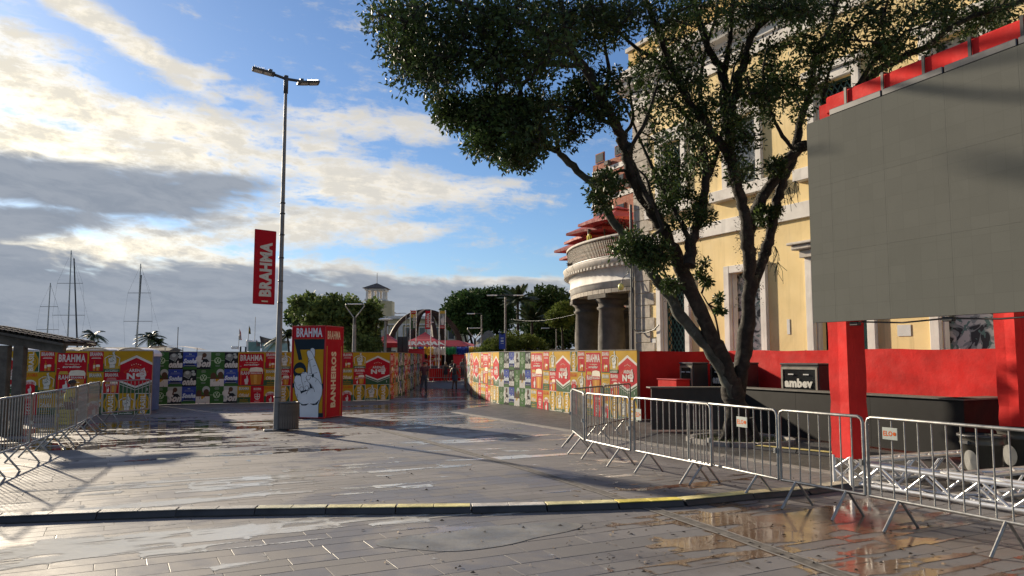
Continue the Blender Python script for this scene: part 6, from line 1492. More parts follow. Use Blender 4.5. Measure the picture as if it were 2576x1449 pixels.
off = Vector((ax0, Yt, 0)); mb = MB(); q4 = [bl_ - off, br_ - off, tr_ - off, tl - off]; mb.add(q4 + [q4[1] + Vector((1.5, 6, 0)), q4[2] + Vector((0, 6, 0)), q4[3] + Vector((0, 6, 0))], [(0, 1, 2, 3), (1, 4, 5, 2), (2, 5, 6, 3)]); mb.build('sloped_roof', M['redcloth2'], aw)
v, f = text_geo('BRAHMA', .05, 0.0); lt = MB(); vs = []
for a, b in v:
    uu = .01 + .66 * a; vv = .12 + .66 * b; p = (q4[0].lerp(q4[1], uu - .09 * vv)).lerp(q4[3].lerp(q4[2], uu + .0), vv); vs.append(p + Vector((0, -.03, .03)))
lt.add(vs, f); lt.build('lettering', PR['white'], aw)
fas = MB(); fas.box(((q4[0] + q4[1]) / 2 + Vector((0, .0, -.12))), ((q4[1] - q4[0]).length, .06, .22)); fas.build('fascia', mat('purple_fascia', (.14, .03, .09), .6), aw)
seg = [(500, 590, 'white'), (560, 650, 'rgreen'), (650, 735, 'rblue'), (730, 860, 'ryellow'), (840, 1010, 'white'), (1005, 1170, 'rgreen'), (1165, 1340, 'rblue'), (1335, 1480, 'ryellow')]
RC = dict(white=mat('ribbon_white', (.72, .72, .70), .7, trans=.3), rgreen=mat('ribbon_green', (.03, .28, .10), .7, trans=.3), rblue=mat('ribbon_blue', (.03, .09, .42), .7, trans=.3), ryellow=mat('ribbon_yellow', (.70, .48, .05), .7, trans=.3))
q = random.Random(77)
for (x0, x1, c) in seg:
    mb = MB(); zt_ = P(*z8(0, 1052), Yt).z; zb_ = P(*z8(0, 1135), Yt).z
    a_, b_ = PX(z8(x0, 0)[0], Yt) - ax0, PX(z8(x1, 0)[0], Yt) - ax0
    for k in range(int((x1 - x0) * 2.2)):
        x = q.uniform(a_, b_); y = q.uniform(-.6, 2.2); L = (zt_ - zb_) * q.uniform(.5, 1.05) * (.55 if x0 < 700 else 1); z = zt_ - q.uniform(0, .4) * (zt_ - zb_); w_ = .028; ang = q.uniform(0, 3.14); dx, dy = w_ * math.cos(ang), w_ * math.sin(ang); sw = q.gauss(0, .08)
        mb.add([(x - dx, y - dy, z), (x + dx, y + dy, z), (x + dx + sw, y + dy, z - L), (x - dx + sw, y - dy, z - L)], [(0, 1, 2, 3)])
    o = mb.build('ribbon_fringe', RC[c], aw); o['kind'] = 'stuff'
for x in (505, 925, 1160, 1300): p = PX(z8(x, 0)[0], Yt) - ax0; MB().tube([(p, 0, 0), (p, 0, bl_.z)], .07, 6).build('post', M['steel'], aw)
bw0, bw1 = PX(z8(720, 0)[0], Yt + 4) - ax0, PX(z8(1180, 0)[0], Yt + 4) - ax0
MB().box(((bw0 + bw1) / 2, 4.5, 1.4), (bw1 - bw0, .1, 2.8)).build('back_wall', M['void'], aw); MB().box(((bw0 + bw1) / 2 - .3, 3.2, .55), (bw1 - bw0 - 1.5, .6, 1.1), ch=.02).build('serving_counter', M['dgrey'], aw)
sg = Sheet(.004); sg.text('Brah', 0, 0, .9, .28, 'white'); o = sg.mb.build('lit_sign', None, aw); p = P(*z8(1055, 1140), Yt + 2.5) - off; o.location = p
em = bpy.data.materials.new('lit_letters'); em.use_nodes = True; em.node_tree.nodes['Principled BSDF'].inputs['Emission Color'].default_value = (1, .9, .6, 1); em.node_tree.nodes['Principled BSDF'].inputs['Emission Strength'].default_value = 1.2; o.data.materials.clear(); o.data.materials.append(em)
for nm, xa in (('big', 845), ('crest', 780)):
    me, w_, h_ = DESIGN[nm]; o = bpy.data.objects.new('poster', me); col.objects.link(o); o.parent = aw; p = PX(z8(xa, 0)[0], Yt + 4) - ax0; o.location = (p - .6, 4.40, .9); o.scale = (1.3, 1, 1.3)
# red booths on both sides of the stand
for lab, xa, xb, yt_, Y in (('red box booth left of the ribbon fringe', 512, 710, 1092, 66), ('red side wall right of the serving counter', 1120, 1265, 1170, 70), ('low red hoarding behind the passage wall', 270, 690, 1160, 62)):
    a, b = P(*z8(xa, yt_), Y), P(*z8(xb, yt_), Y); t = thing('red_booth', lab, 'booth', (a.x, Y, 0)); w_ = b.x - a.x; MB().box((w_ / 2, .6, a.z / 2), (w_, 1.2, a.z), ch=.02).build('panel', M['redcloth2'], t); MB().box((w_ / 2, .6, a.z + .03), (w_ + .08, 1.28, .06)).build('edge_trim', PR['red'], t)
# black speaker tower
a, b = P(*z8(360, 915), 64), P(*z8(502, 915), 64); t = thing('speaker_tower', 'black upright screen box behind the passage wall', 'equipment', (a.x, 64, 0)); w_ = b.x - a.x
for k in range(2): MB().box((w_ * (.25 + .5 * k), .3, a.z - .98), (w_ * .49, .5, 1.95), ch=.02).build('cabinet', M['black'], t)
MB().box((w_ / 2, .3, (a.z - 1.96) / 2), (w_ * .9, .5, a.z - 1.97)).build('stand', M['dgrey'], t)
# far barricade line at the end of the passage
for k, (xa, lab) in enumerate(((420, 'far barricade before the red cloth, left of the walking group'), (735, 'far barricade behind the walking group'))):
    pass
pa = Vector((PX(1077, 63), 63, 0)); barricade(pa, pa + Vector((2.2, .1, 0)), 'far barricade in front of the red cloth beyond the passage', 'far barricades at the passage end'); pb = pa + Vector((2.3, .6, 0)); barricade(pb, pb + Vector((2.2, .1, 0)), 'far barricade right of the red cloth beyond the passage', 'far barricades at the passage end')
t = thing('red_cloth_front', 'red pleated cloth front at the end of the passage', 'cloth front', (pa.x, 63.8, 0)); mb = MB(); n = 40; vs = []
for i in range(n + 1): x = 2.6 * i / n; y = .06 * math.sin(i * 1.6); vs += [(x, y, .05), (x, y, 1.05)]
mb.add(vs, [(2 * i, 2 * i + 2, 2 * i + 3, 2 * i + 1) for i in range(n)]); mb.build('cloth', M['redcloth'], t); MB().tube([(0, 0, 1.06), (2.6, 0, 1.06)], .02, 6).build('rail', M['steel'], t)

# ---- feather banners on poles
def flag(label, xa, xb, yt_, yb, ypole, Y, art):
    a, b = P(*z8(xa, yt_), Y), P(*z8(xb, yt_), Y); zb_ = P(*z8(xa, yb), Y).z; t = thing('pole_banner', label, 'banner', (a.x, Y, 0), 0, 'tall pole banners before the arches'); w_, h_ = b.x - a.x, a.z - zb_
    for x in ((0, w_) if art != 'mid' else (w_,)): MB().tube([(x, 0, 0), (x, 0, a.z + .08)], .04, 6).build('pole', M['boatwhite'], t)
    S = Sheet(.006)
    if art == 'left': S.rect(.04, 0, w_ - .04, h_, 'green'); S.rect(.04, h_ * .82, w_ - .04, h_, 'red'); S.rect(.04, h_ * .6, w_ - .04, h_ * .8, 'gold'); S.text('acreditar', w_ * .3, h_ * .05, w_ * .85, h_ * .75, 'white', rot=1, shear=.2); S.text('BRAHMA', w_ * .2, h_ * .87, w_ * .8, h_ * .95, 'cream')
    elif art == 'mid': S.rect(0, 0, w_ - .03, h_, 'red'); S.text('BRAHMA', w_ * .2, h_ * .1, w_ * .78, h_ * .88, 'white', rot=1, off=.05)
    else: S.rect(.04, 0, w_ - .04, h_, 'grey'); S.rect(.04, 0, w_ - .04, h_ * .18, 'red'); S.rect(.04, h_ * .85, w_ - .04, h_, 'gold'); draw_hand(S, w_ * .2, h_ * .2, w_ * .85, h_ * .82, 'white', 'dark', False); S.text('BRAHMA', w_ * .2, h_ * .05, w_ * .8, h_ * .13, 'white')
    o = S.mb.build('print', None, t); o.location = (0, -.05, zb_); MB().box((w_ / 2, -.03, zb_ + h_ / 2), (w_ - .1, .02, h_)).build('cloth', PR['grey'], t)
flag('green and red pole banner left of the arch top', 540, 620, 562, 810, 1040, 70, 'left'); flag('red BRAHMA pole banner under the arch top', 742, 818, 566, 814, 1045, 70, 'mid'); flag('dark pole banner with a white hand right of the arch top', 933, 1015, 568, 808, 1045, 70, 'right')

# ---- other street lamps
def simple_lamp(label, px, ytop, Y, kind, rz=0.0, r=.06):
    tp = P(px, ytop, Y); t = thing('street_lamp', label, 'street lamp', (tp.x, Y, 0), rz); H_ = tp.z
    MB().tube([(0, 0, 0), (0, 0, H_ * .98 if kind != 'Y' else H_ - 1.35)], [r, r * .7], 8).build('pole', M['steel2'], t)
    if kind == 'Y':
        hh = 1.35; MB().tube([(0, 0, H_ - hh), (0, 0, H_ - hh + .5), ], .1, 8).build('collar', M['dgrey'], t)
        f = MB()
        for sg in (-1, 1): f.tube([(0, 0, H_ - hh + .4), (sg * .18, 0, H_ - hh + .62), (sg * .62, 0, H_ - .12), (sg * .56, 0, H_)], .045, 6)
        f.tube([(-.56, 0, H_), (.56, 0, H_)], .045, 6); f.build('ring_frame', M['steel'], t); MB().box((0, 0, H_ - .0), (.9, .16, .07), ch=.02).build('lamp_head', M['boatwhite'], t)
    elif kind == 'disc':
        MB().lathe([(0, H_ - .12), (.12, H_ - .12), (.5, H_ - .06), (.52, H_), (.35, H_ + .07), (0, H_ + .1)], 18).build('lamp_head', M['boatwhite'], t); MB().tube([(0, 0, H_ - .9), (.10, 0, H_ - .4), (.12, 0, H_ - .1)], .045, 6).build('neck', M['dgrey'], t)
    elif kind == 'two':
        MB().box((0, 0, H_), (2.2, .06, .06)).build('arm', M['dgrey'], t)
        for sg in (-1, 1): MB().box((sg * .95, 0, H_ - .02), (.75, .3, .08), ch=.02).build('lamp_head', M['boatwhite'], t)
    else:
        MB().box((-.55, 0, H_), (1.1, .05, .05)).build('arm', M['dgrey'], t); MB().box((-1.0, 0, H_ - .02), (.75, .3, .09), ch=.02).build('lamp_head', M['boatwhite'], t)
    return t, H_
simple_lamp('lamp with a triangular open ring head beside the almond tree', z2(1030, 0)[0], z2(0, 305)[1], 50, 'Y', r=.16)
simple_lamp('lamp with a round disc head in front of the left red tent', z2(1280, 0)[0], z2(0, 428)[1], 56, 'disc', r=.13)
simple_lamp('thin double headed lamp in front of the arches', z8(482, 0)[0], z8(0, 598)[1], 86, 'one')
simple_lamp('thin single headed lamp between the middle and right pole banners', z8(930, 0)[0], z8(0, 718)[1], 84, 'one')
simple_lamp('single headed lamp in front of the big dense tree', z8(1506, 0)[0], z8(0, 602)[1], 72, 'one', r=.08)
simple_lamp('small forked lamp at the left end of the bush', z8(1415, 0)[0], z8(0, 800)[1], 64, 'Y', r=.08)
tl2, hh = simple_lamp('tall double headed lamp post carrying a blue banner behind the bush', z3(393, 0)[0], z3(0, 232)[1], 55, 'two', r=.09)
a, b = P(*z3(342, 540), 54.8), P(*z3(392, 672), 54.8); t = thing('blue_banner', 'blue banner hanging on the lamp post behind the bush', 'banner', (a.x, 54.8, b.z)); w_, h_ = b.x - a.x, a.z - b.z; S = Sheet(.004); S.rect(0, 0, w_, h_, 'blue'); S.text('LARGO', w_ * .2, h_ * .66, w_ * .8, h_ * .72, 'hand') if False else S.rect(w_ * .25, h_ * .68, w_ * .75, h_ * .71, 'hand'); S.rect(w_ * .3, h_ * .62, w_ * .7, h_ * .645, 'hand'); S.ell(w_ * .38, h_ * .5, .05, .06, 'hand'); S.ell(w_ * .62, h_ * .5, .05, .06, 'hand'); S.rect(w_ * .25, h_ * .34, w_ * .75, h_ * .37, 'hand'); S.poly([(0, h_), (w_, h_), (w_ / 2, h_ * .88)], 'navy'); S.mb.build('print', None, t); MB().box((w_ / 2, .02, h_ / 2), (w_, .02, h_)).build('cloth', PR['blue'], t)
simple_lamp('small lamp behind the terrace columns', z3(808, 0)[0], z3(0, 500)[1], 70, 'one', r=.06)

# ---- porta toilets behind the left poster wall
for k, (xa, xb) in enumerate(((20, 190), (225, 380), (370, 470), (455, 672), (690, 885))):
    Y = w1a.y + 1.7 + .25 * (k % 2); (pxa, _), (pxb, py) = z1(xa, 640), z1(xb, 640); x0, x1 = PX(pxa, Y), PX(pxb, Y); zt_ = P(100, (0, 888)[1] - 13, Y).z if False else P(100, z1(0, 640)[1] + (5 if k == 2 else 0), Y).z
    labs = ['white toilet cabin roof nearest the left frame edge', 'white toilet cabin roof second from the left edge', 'narrow white toilet cabin roof below the tallest mast', 'wide white toilet cabin roof right of the tallest mast', 'white toilet cabin roof above the red diamond poster']
    t = thing('toilet_cabin', labs[k], 'toilet cabin', ((x0 + x1) / 2, Y, 0), 0, 'toilet cabins behind the left poster wall'); w_ = x1 - x0; zw = 2.02
    MB().box((0, .6, zw / 2), (w_ - .06, 1.15, zw), ch=.03).build('cabin', mat('toilet_blue', (.08, .14, .3), .5), t)
    mb = MB(); n = 14; vs = []
    for s in (0, 1.2):
        for i in range(n + 1): q_ = math.pi * i / n; vs.append((-w_ / 2 * math.cos(q_), s, zw + (zt_ - zw) * math.sin(q_) ** .8))
    mb.add(vs, [(i, i + 1, n + 2 + i, n + 1 + i) for i in range(n)] + [tuple(range(n + 1)), tuple(range(2 * n + 1, n, -1))], smooth=False); mb.build('domed_roof', M['gtoilet'], t)
    MB().tube([(-w_ / 2 * math.cos(math.pi * i / 12), -.02, zw + (zt_ - zw) * math.sin(math.pi * i / 12) ** .8) for i in range(13)], .03, 6).build('roof_rim', mat('roof_rim_cream', (.6, .55, .45), .5), t)

# ---- harbour: sailing boats, pier shed, motor yacht
def sailboat(label, xt, yt_, xb, Y, spread, second=None, dark=False):
    tp = P(xt, yt_, Y); bx = PX(xb, Y); t = thing('sailing_boat', label, 'sailing boat', (bx, Y, -1.2)); H_ = tp.z + 1.2; dx = tp.x - bx
    hull = MB(); n = 12; vs = []
    for i in range(n + 1):
        s = i / n; w_ = 1.7 * math.sin(math.pi * min(1, s * .85 + .15)) ** .6 * (1 if i < n else .05); x = -5.5 + 11 * s
        vs += [(x, -w_, 1.3 + .3 * s), (x, -w_ * .5, 0), (x, w_ * .5, 0), (x, w_, 1.3 + .3 * s)]
    hull.add(vs, [(i * 4 + k, (i + 1) * 4 + k, (i + 1) * 4 + k + 1, i * 4 + k + 1) for i in range(n) for k in range(3)] + [(i * 4 + 3, (i + 1) * 4 + 3, (i + 1) * 4, i * 4) for i in range(n)]); hull.build('hull', M['boatwhite'], t)
    MB().box((-.5, 0, 1.75), (4.5, 1.9, .6), ch=.1).build('cabin', M['boatwhite'], t)
    MB().tube([(0, 0, 1.3), (dx, 0, H_)], [.13, .08], 7).build('mast', M['dgrey'] if dark else M['steel'], t); MB().tube([(.2, 0, 3.0), (-4.6, .4, 3.1)], .09, 6).build('boom', M['dgrey'], t)
    rg = MB()
    for f, w_ in ((.45, spread), (.72, spread * .8)): c = Vector((dx * f, 0, 1.3 + (H_ - 1.3) * f)); rg.tube([c - Vector((w_, 0, 0)), c + Vector((w_, 0, 0))], .04, 5)
    for sg in (-1, 1): rg.tube([(sg * 1.6, 0, 1.5), (dx * .45 + sg * spread, 0, 1.3 + (H_ - 1.3) * .45), (dx * .72 + sg * spread * .8, 0, 1.3 + (H_ - 1.3) * .72), (dx, 0, H_ - .3)], .011, 4, cap=False)
    rg.tube([(5.4, 0, 1.6), (dx, 0, H_ - .1)], .011, 4, cap=False); rg.build('rigging', M['steel2'], t)
    if second: s0_, s1_ = second; a = P(*s0_, Y); b = P(*s1_, Y); MB().tube([(a.x - bx, .6, a.z + 1.2), (b.x - bx, .6, b.z + 1.2)], [.10, .14], 6).build('furled_sail', M['black'], t)
    return t
sailboat('sailing boat with the shortest of the three masts', *z1(303, 250), z1(275, 0)[0], 132, 1.9)
sailboat('sailing boat with the tallest mast and a dark furled sail', *z1(428, 55), z1(403, 0)[0], 124, 2.6, second=(z1(432, 100), z1(452, 640)))
sailboat('sailing boat with the mast nearest the lamp post', *z1(845, 135), z1(818, 0)[0], 124, 2.3, second=(z1(838, 200), z1(806, 640)))
a, b = P(*z1(380, 640), 112), P(*z1(1010, 640), 112); t = thing('pier_shed', 'long low dark shed roof above the left poster wall', 'shed', ((a.x + b.x) / 2, 112, -1.2)); w_ = b.x - a.x; MB().box((0, 2, (a.z + .8) / 2), (w_, 4, a.z + .8)).build('wall', M['dgrey'], t); rf = MB(); zz = a.z + 1.2; rf.add([(-w_ / 2 - .4, -.5, zz - .4), (w_ / 2 + .4, -.5, zz - .4), (w_ / 2 + .4, 4.5, zz - .4), (-w_ / 2 - .4, 4.5, zz - .4), (-w_ / 2 - .2, 2, zz + .1), (w_ / 2 + .2, 2, zz + .1)], [(0, 1, 5, 4), (2, 3, 4, 5), (3, 0, 4), (1, 2, 5), (3, 2, 1, 0)]); rf.build('roof', M['wood'], t)
def flat_roof_boat():
    a, b = P(*z1(915, 640), 96), P(*z1(1215, 645), 96); t = thing('ferry_canopy', 'low boat with a pale canvas canopy above the poster wall', 'boat', ((a.x + b.x) / 2, 96, -1.2)); w_ = b.x - a.x; zc = a.z + 1.2
    hull = MB(); hull.prism([(-w_ / 2, -1.4), (w_ / 2 - 1.5, -1.4), (w_ / 2, 0), (w_ / 2 - 1.5, 1.4), (-w_ / 2, 1.4)], 0, 1.6); hull.build('hull', M['boatwhite'], t); MB().box((-w_ * .05, 0, 2.6), (w_ * .5, 2.0, 1.6), ch=.05).build('cabin', M['stone'], t); MB().box((-w_ * .03, -1.02, 2.9), (w_ * .16, .05, .8)).build('window', M['black'], t)
    cn = MB(); n = 10; vs = []
    for i in range(n + 1): s = i / n; zz = zc + .35 * math.sin(math.pi * s) ** .7 - .25 * s; vs += [(-w_ / 2 + w_ * s, -1.5, zz), (-w_ / 2 + w_ * s, 1.5, zz)]
    cn.add(vs, [(2 * i, 2 * i + 2, 2 * i + 3, 2 * i + 1) for i in range(n)]); cn.build('canopy', mat('canvas', (.36, .33, .31), .8), t)
    for x in (-.45, -.15, .2, .48): MB().tube([(w_ * x, -1.3, 1.5), (w_ * x, -1.3, zc)], .05, 5).build('stanchion', M['steel'], t)
    MB().tube([(PX(z1(1063, 0)[0], 96) - t.location.x, 0, 3), (PX(z1(1063, 0)[0], 96) - t.location.x, 0, P(*z1(1063, 515), 96).z + 1.2)], .05, 5).build('aerial', M['dgrey'], t)
flat_roof_boat()
a, b = P(*z2(160, 600), 84), P(*z2(540, 600), 84); ya = thing('motor_yacht', 'white motor yacht with glass deck and tensioned awnings left of the totem', 'boat', (a.x, 84, -1.2)); w_ = b.x - a.x
MB().prism([(-2, -2), (w_ + 2, -2), (w_ + 4, 0), (w_ + 2, 2), (-2, 2)], 0, 2.3).build('hull', M['boatwhite'], ya); zd = P(*z2(160, 690), 84).z + 1.2; zt_ = P(*z2(160, 600), 84).z + 1.2
MB().box((w_ * .55, 0, (2.3 + zd) / 2), (w_ * .9, 3.4, zd - 2.3), ch=.08).build('cabin', M['boatwhite'], ya); MB().box((w_ * .09, 0, (2.3 + zt_) / 2), (.5, 2.6, zt_ - 2.3), ch=.06).build('funnel', M['boatwhite'], ya); MB().box((w_ * .24, 0, zt_ - .3), (w_ * .24, 2.4, .22), ch=.05).build('upper_roof', M['boatwhite'], ya)
MB().box((w_ * .22, -1.3, zd + .5), (w_ * .25, .06, 1.0)).build('windscreen', mat('teal_glass', (.10, .20, .20), .15), ya); MB().box((w_ * .70, -1.72, zd + .42), (w_ * .58, .04, .8)).build('deck_glass', mat('teal_glass2', (.22, .34, .34), .2), ya)
cv = mat('grey_canvas', (.20, .19, .18), .8); zk = P(*z2(275, 570), 84).z + 1.2
for x0, x1, z0 in ((.27, .36, zk - .3), (.36, .98, zk)):
    cn = MB(); n = 8; vs = []
    for i in range(n + 1): s = i / n; m_ = .5 * math.sin(math.pi * s); vs += [(w_ * (x0 + (x1 - x0) * s), -1.6, z0 - .5 * s - m_ * .25), (w_ * (x0 + (x1 - x0) * s), -1.2, z0 - 1.3 + .25 * s + m_ * .5)]
    cn.add(vs, [(2 * i, 2 * i + 2, 2 * i + 3, 2 * i + 1) for i in range(n)]); cn.build('awning', cv, ya)
MB().tube([(w_ * .36, -1.6, zk), (w_ * .43, -1.6, zd)], .09, 6).build('awning_pole', M['dgrey'], ya); MB().tube([(w_ * .80, -1.6, zk - 1.0), (w_ * .80, -1.6, zd)], .07, 6).build('awning_pole', M['dgrey'], ya); MB().tube([(w_ * .14, 0, zt_), (w_ * .14, 0, P(*z2(185, 410), 84).z + 1.2)], .03, 5).build('aerial', M['steel'], ya)
def hung_flag(label, x, y0, y1, Y, cols):
    a, b = P(*z2(x, y0), Y), P(*z2(x, y1), Y); t = thing('flag', label, 'flag', (a.x, Y, b.z)); h_ = a.z - b.z; mb = MB(); n = 6
    for j, c in enumerate(cols):
        vs = []
        for i in range(n + 1): s = i / n; wv_ = h_ * .30 * s ** .6; x0 = -wv_ / 2 + wv_ * j / len(cols); x1 = -wv_ / 2 + wv_ * (j + 1) / len(cols); vs += [(x0 + .02 * i, .1 * math.sin(j * 2 + i), h_ * (1 - s)), (x1 + .02 * i, .1 * math.sin(j * 2 + 2 + i), h_ * (1 - s))]
        mb.add(vs, [(2 * i, 2 * i + 1, 2 * i + 3, 2 * i + 2) for i in range(n)], c)
    mb.build('cloth', None, t); MB().tube([(-.06, 0, -h_ * .9), (0, 0, h_ * 1.05)], .03, 5).build('staff', M['steel'], t)
hung_flag('limp white flag with a red edge above the yacht', 90, 510, 598, 80, [PR['white'], PR['white'], PR['red']]); hung_flag('limp green and yellow flag above the yacht', 168, 484, 548, 80, [PR['green'], PR['yellow'], PR['green']])
t = thing('floodlight_stand', 'small floodlight frame just above the poster wall left of the lamp post', 'floodlight', (PX(z2(80, 0)[0], 60), 60, 0)); zc = P(*z2(80, 660), 60).z; MB().box((-.3, 0, zc), (.5, .2, .22), ch=.03).build('lamp_head', M['boatwhite'], t); fr = MB(); fr.tube([(.15, 0, 0), (.15, 0, zc + .1), (.55, 0, zc + .05), (.55, 0, 0)], .07, 6); fr.build('frame', M['black'], t)
# white gazebo tops seen behind the terrace columns and right of the ribbons
for lab, x, y, Y, w_ in (('small white pointed gazebo behind the terrace columns', *z3(1345, 618), 62, 2.6), ('white gazebo top at the left of the bush', *z3(200, 622), 74, 2.6)):
    p = P(x, y, Y); t = thing('white_gazebo', lab, 'gazebo', (p.x, Y, 0)); rf = MB(); s = w_ / 2; ze = p.z - .55; rf.add([(-s, -s, ze), (s, -s, ze), (s, s, ze), (-s, s, ze), (0, 0, p.z), (-s, -s, ze - .35), (s, -s, ze - .35), (s, s, ze - .35), (-s, s, ze - .35)], [(0, 1, 4), (1, 2, 4), (2, 3, 4), (3, 0, 4), (0, 1, 6, 5), (1, 2, 7, 6), (2, 3, 8, 7), (3, 0, 5, 8)]); rf.build('canopy', M['boatwhite'], t)
    for x_ in (-s, s):
        for y_ in (-s, s): MB().tube([(x_ * .97, y_ * .97, 0), (x_ * .97, y_ * .97, ze)], .04, 5).build('leg', M['steel'], t)
# thatched mound right of the arches
a = P(*z8(1600, 830), 100); t = thing('thatched_roof', 'grey thatched conical roof between the tree trunks', 'hut', (a.x, 100, 0)); rf = MB(); rf.lathe([(4.2, 1.6), (4.3, 1.9), (2.6, 3.0), (.3, a.z - .1), (0, a.z)], 24); rf.build('roof', mat('thatch', (.17, .15, .12), .95, vary=.3, vs=6, bump=.6, bs=20), t); MB().lathe([(3.4, 0), (3.4, 1.7)], 20).build('wall', M['whitewall'], t)
# pigeon in flight beside the terrace
pg = P(*((2200 + 150 / 3.45) * K, (780 + 910 / 3.45) * K), 34); t = thing('pigeon', 'dark pigeon flying left of the terrace cornice', 'bird', pg, .6)
bd = MB(); bd.tube([(-.17, 0, -.02), (-.10, 0, 0), (0, 0, .01), (.09, 0, .03), (.13, 0, .045), (.17, 0, .045), (.20, 0, .04)], [.012, .04, .058, .045, .03, .026, .006], 8)
for sg in (-1, 1): bd.add([(.07, sg * .03, .03), (.06, sg * .16, .13), (.0, sg * .33, .10), (-.07, sg * .18, .09), (-.07, sg * .03, .02)], [(0, 1, 2, 3, 4)])
bd.add([(-.15, -.03, -.02), (-.15, .03, -.02), (-.27, .06, -.04), (-.27, -.06, -.04)], [(0, 1, 2, 3)]); bd.build('body', M['dgrey'], t)
# hanging lamp and loose cable under the terrace band
lb = P(*z3(1335, 140), 33.2); t = thing('work_lamp', 'small yellow lamp hanging from a loose cable under the terrace', 'lamp', lb); MB().tube([(0, 0, 0), (.1, 0, .25), (.35, .1, .5), (.2, .1, .75), (.6, .2, 1.0), (.95, .25, .9)], .018, 5).build('cable', M['black'], t); MB().lathe([(0, -.28), (.10, -.25), (.13, -.12), (.09, 0), (0, .02)], 10).build('bulb', mat('lamp_yellow', (.65, .62, .2), .4), t)
# cable strung between the lamp posts
a, b = P(*z3(440, 428), 55), P(*z3(955, 390), 40); t = MB().tube([a + (b - a) * (i / 10) + Vector((0, 0, -.9 * math.sin(math.pi * i / 10) * .25)) for i in range(11)], .009, 5).build('overhead_cable', M['dgrey']); tag(t, 'thin overhead cable from the lamp post to the terrace', 'cable')
# ================================================================== PEOPLE
SKIN = dict(tan=mat('skin_tan', (.26, .14, .085), .55, vary=.08), brown=mat('skin_brown', (.12, .062, .04), .55, vary=.08))
CL = dict(plum=mat('cloth_plum', (.075, .030, .042), .85), jeans=mat('cloth_jeans', (.04, .055, .085), .85), blackc=mat('cloth_black', (.028, .028, .034), .85), denim=mat('cloth_denim', (.05, .07, .11), .85), coral=mat('cloth_coral', (.28, .05, .05), .85),
          yellow=mat('cloth_yellow', (.55, .46, .04), .85), greyc=mat('cloth_grey', (.10, .095, .09), .85), maroon=mat('cloth_maroon', (.12, .015, .02), .85), shoe=mat('shoe_black', (.015, .015, .015), .6), whites=mat('shoe_white', (.5, .5, .5), .6), hair=mat('hair_dark', (.014, .010, .008), .7, bump=.4, bs=60), blonde=mat('hair_light', (.20, .13, .07), .7, bump=.4, bs=60), cap=mat('cap_dark', (.03, .03, .035), .7))
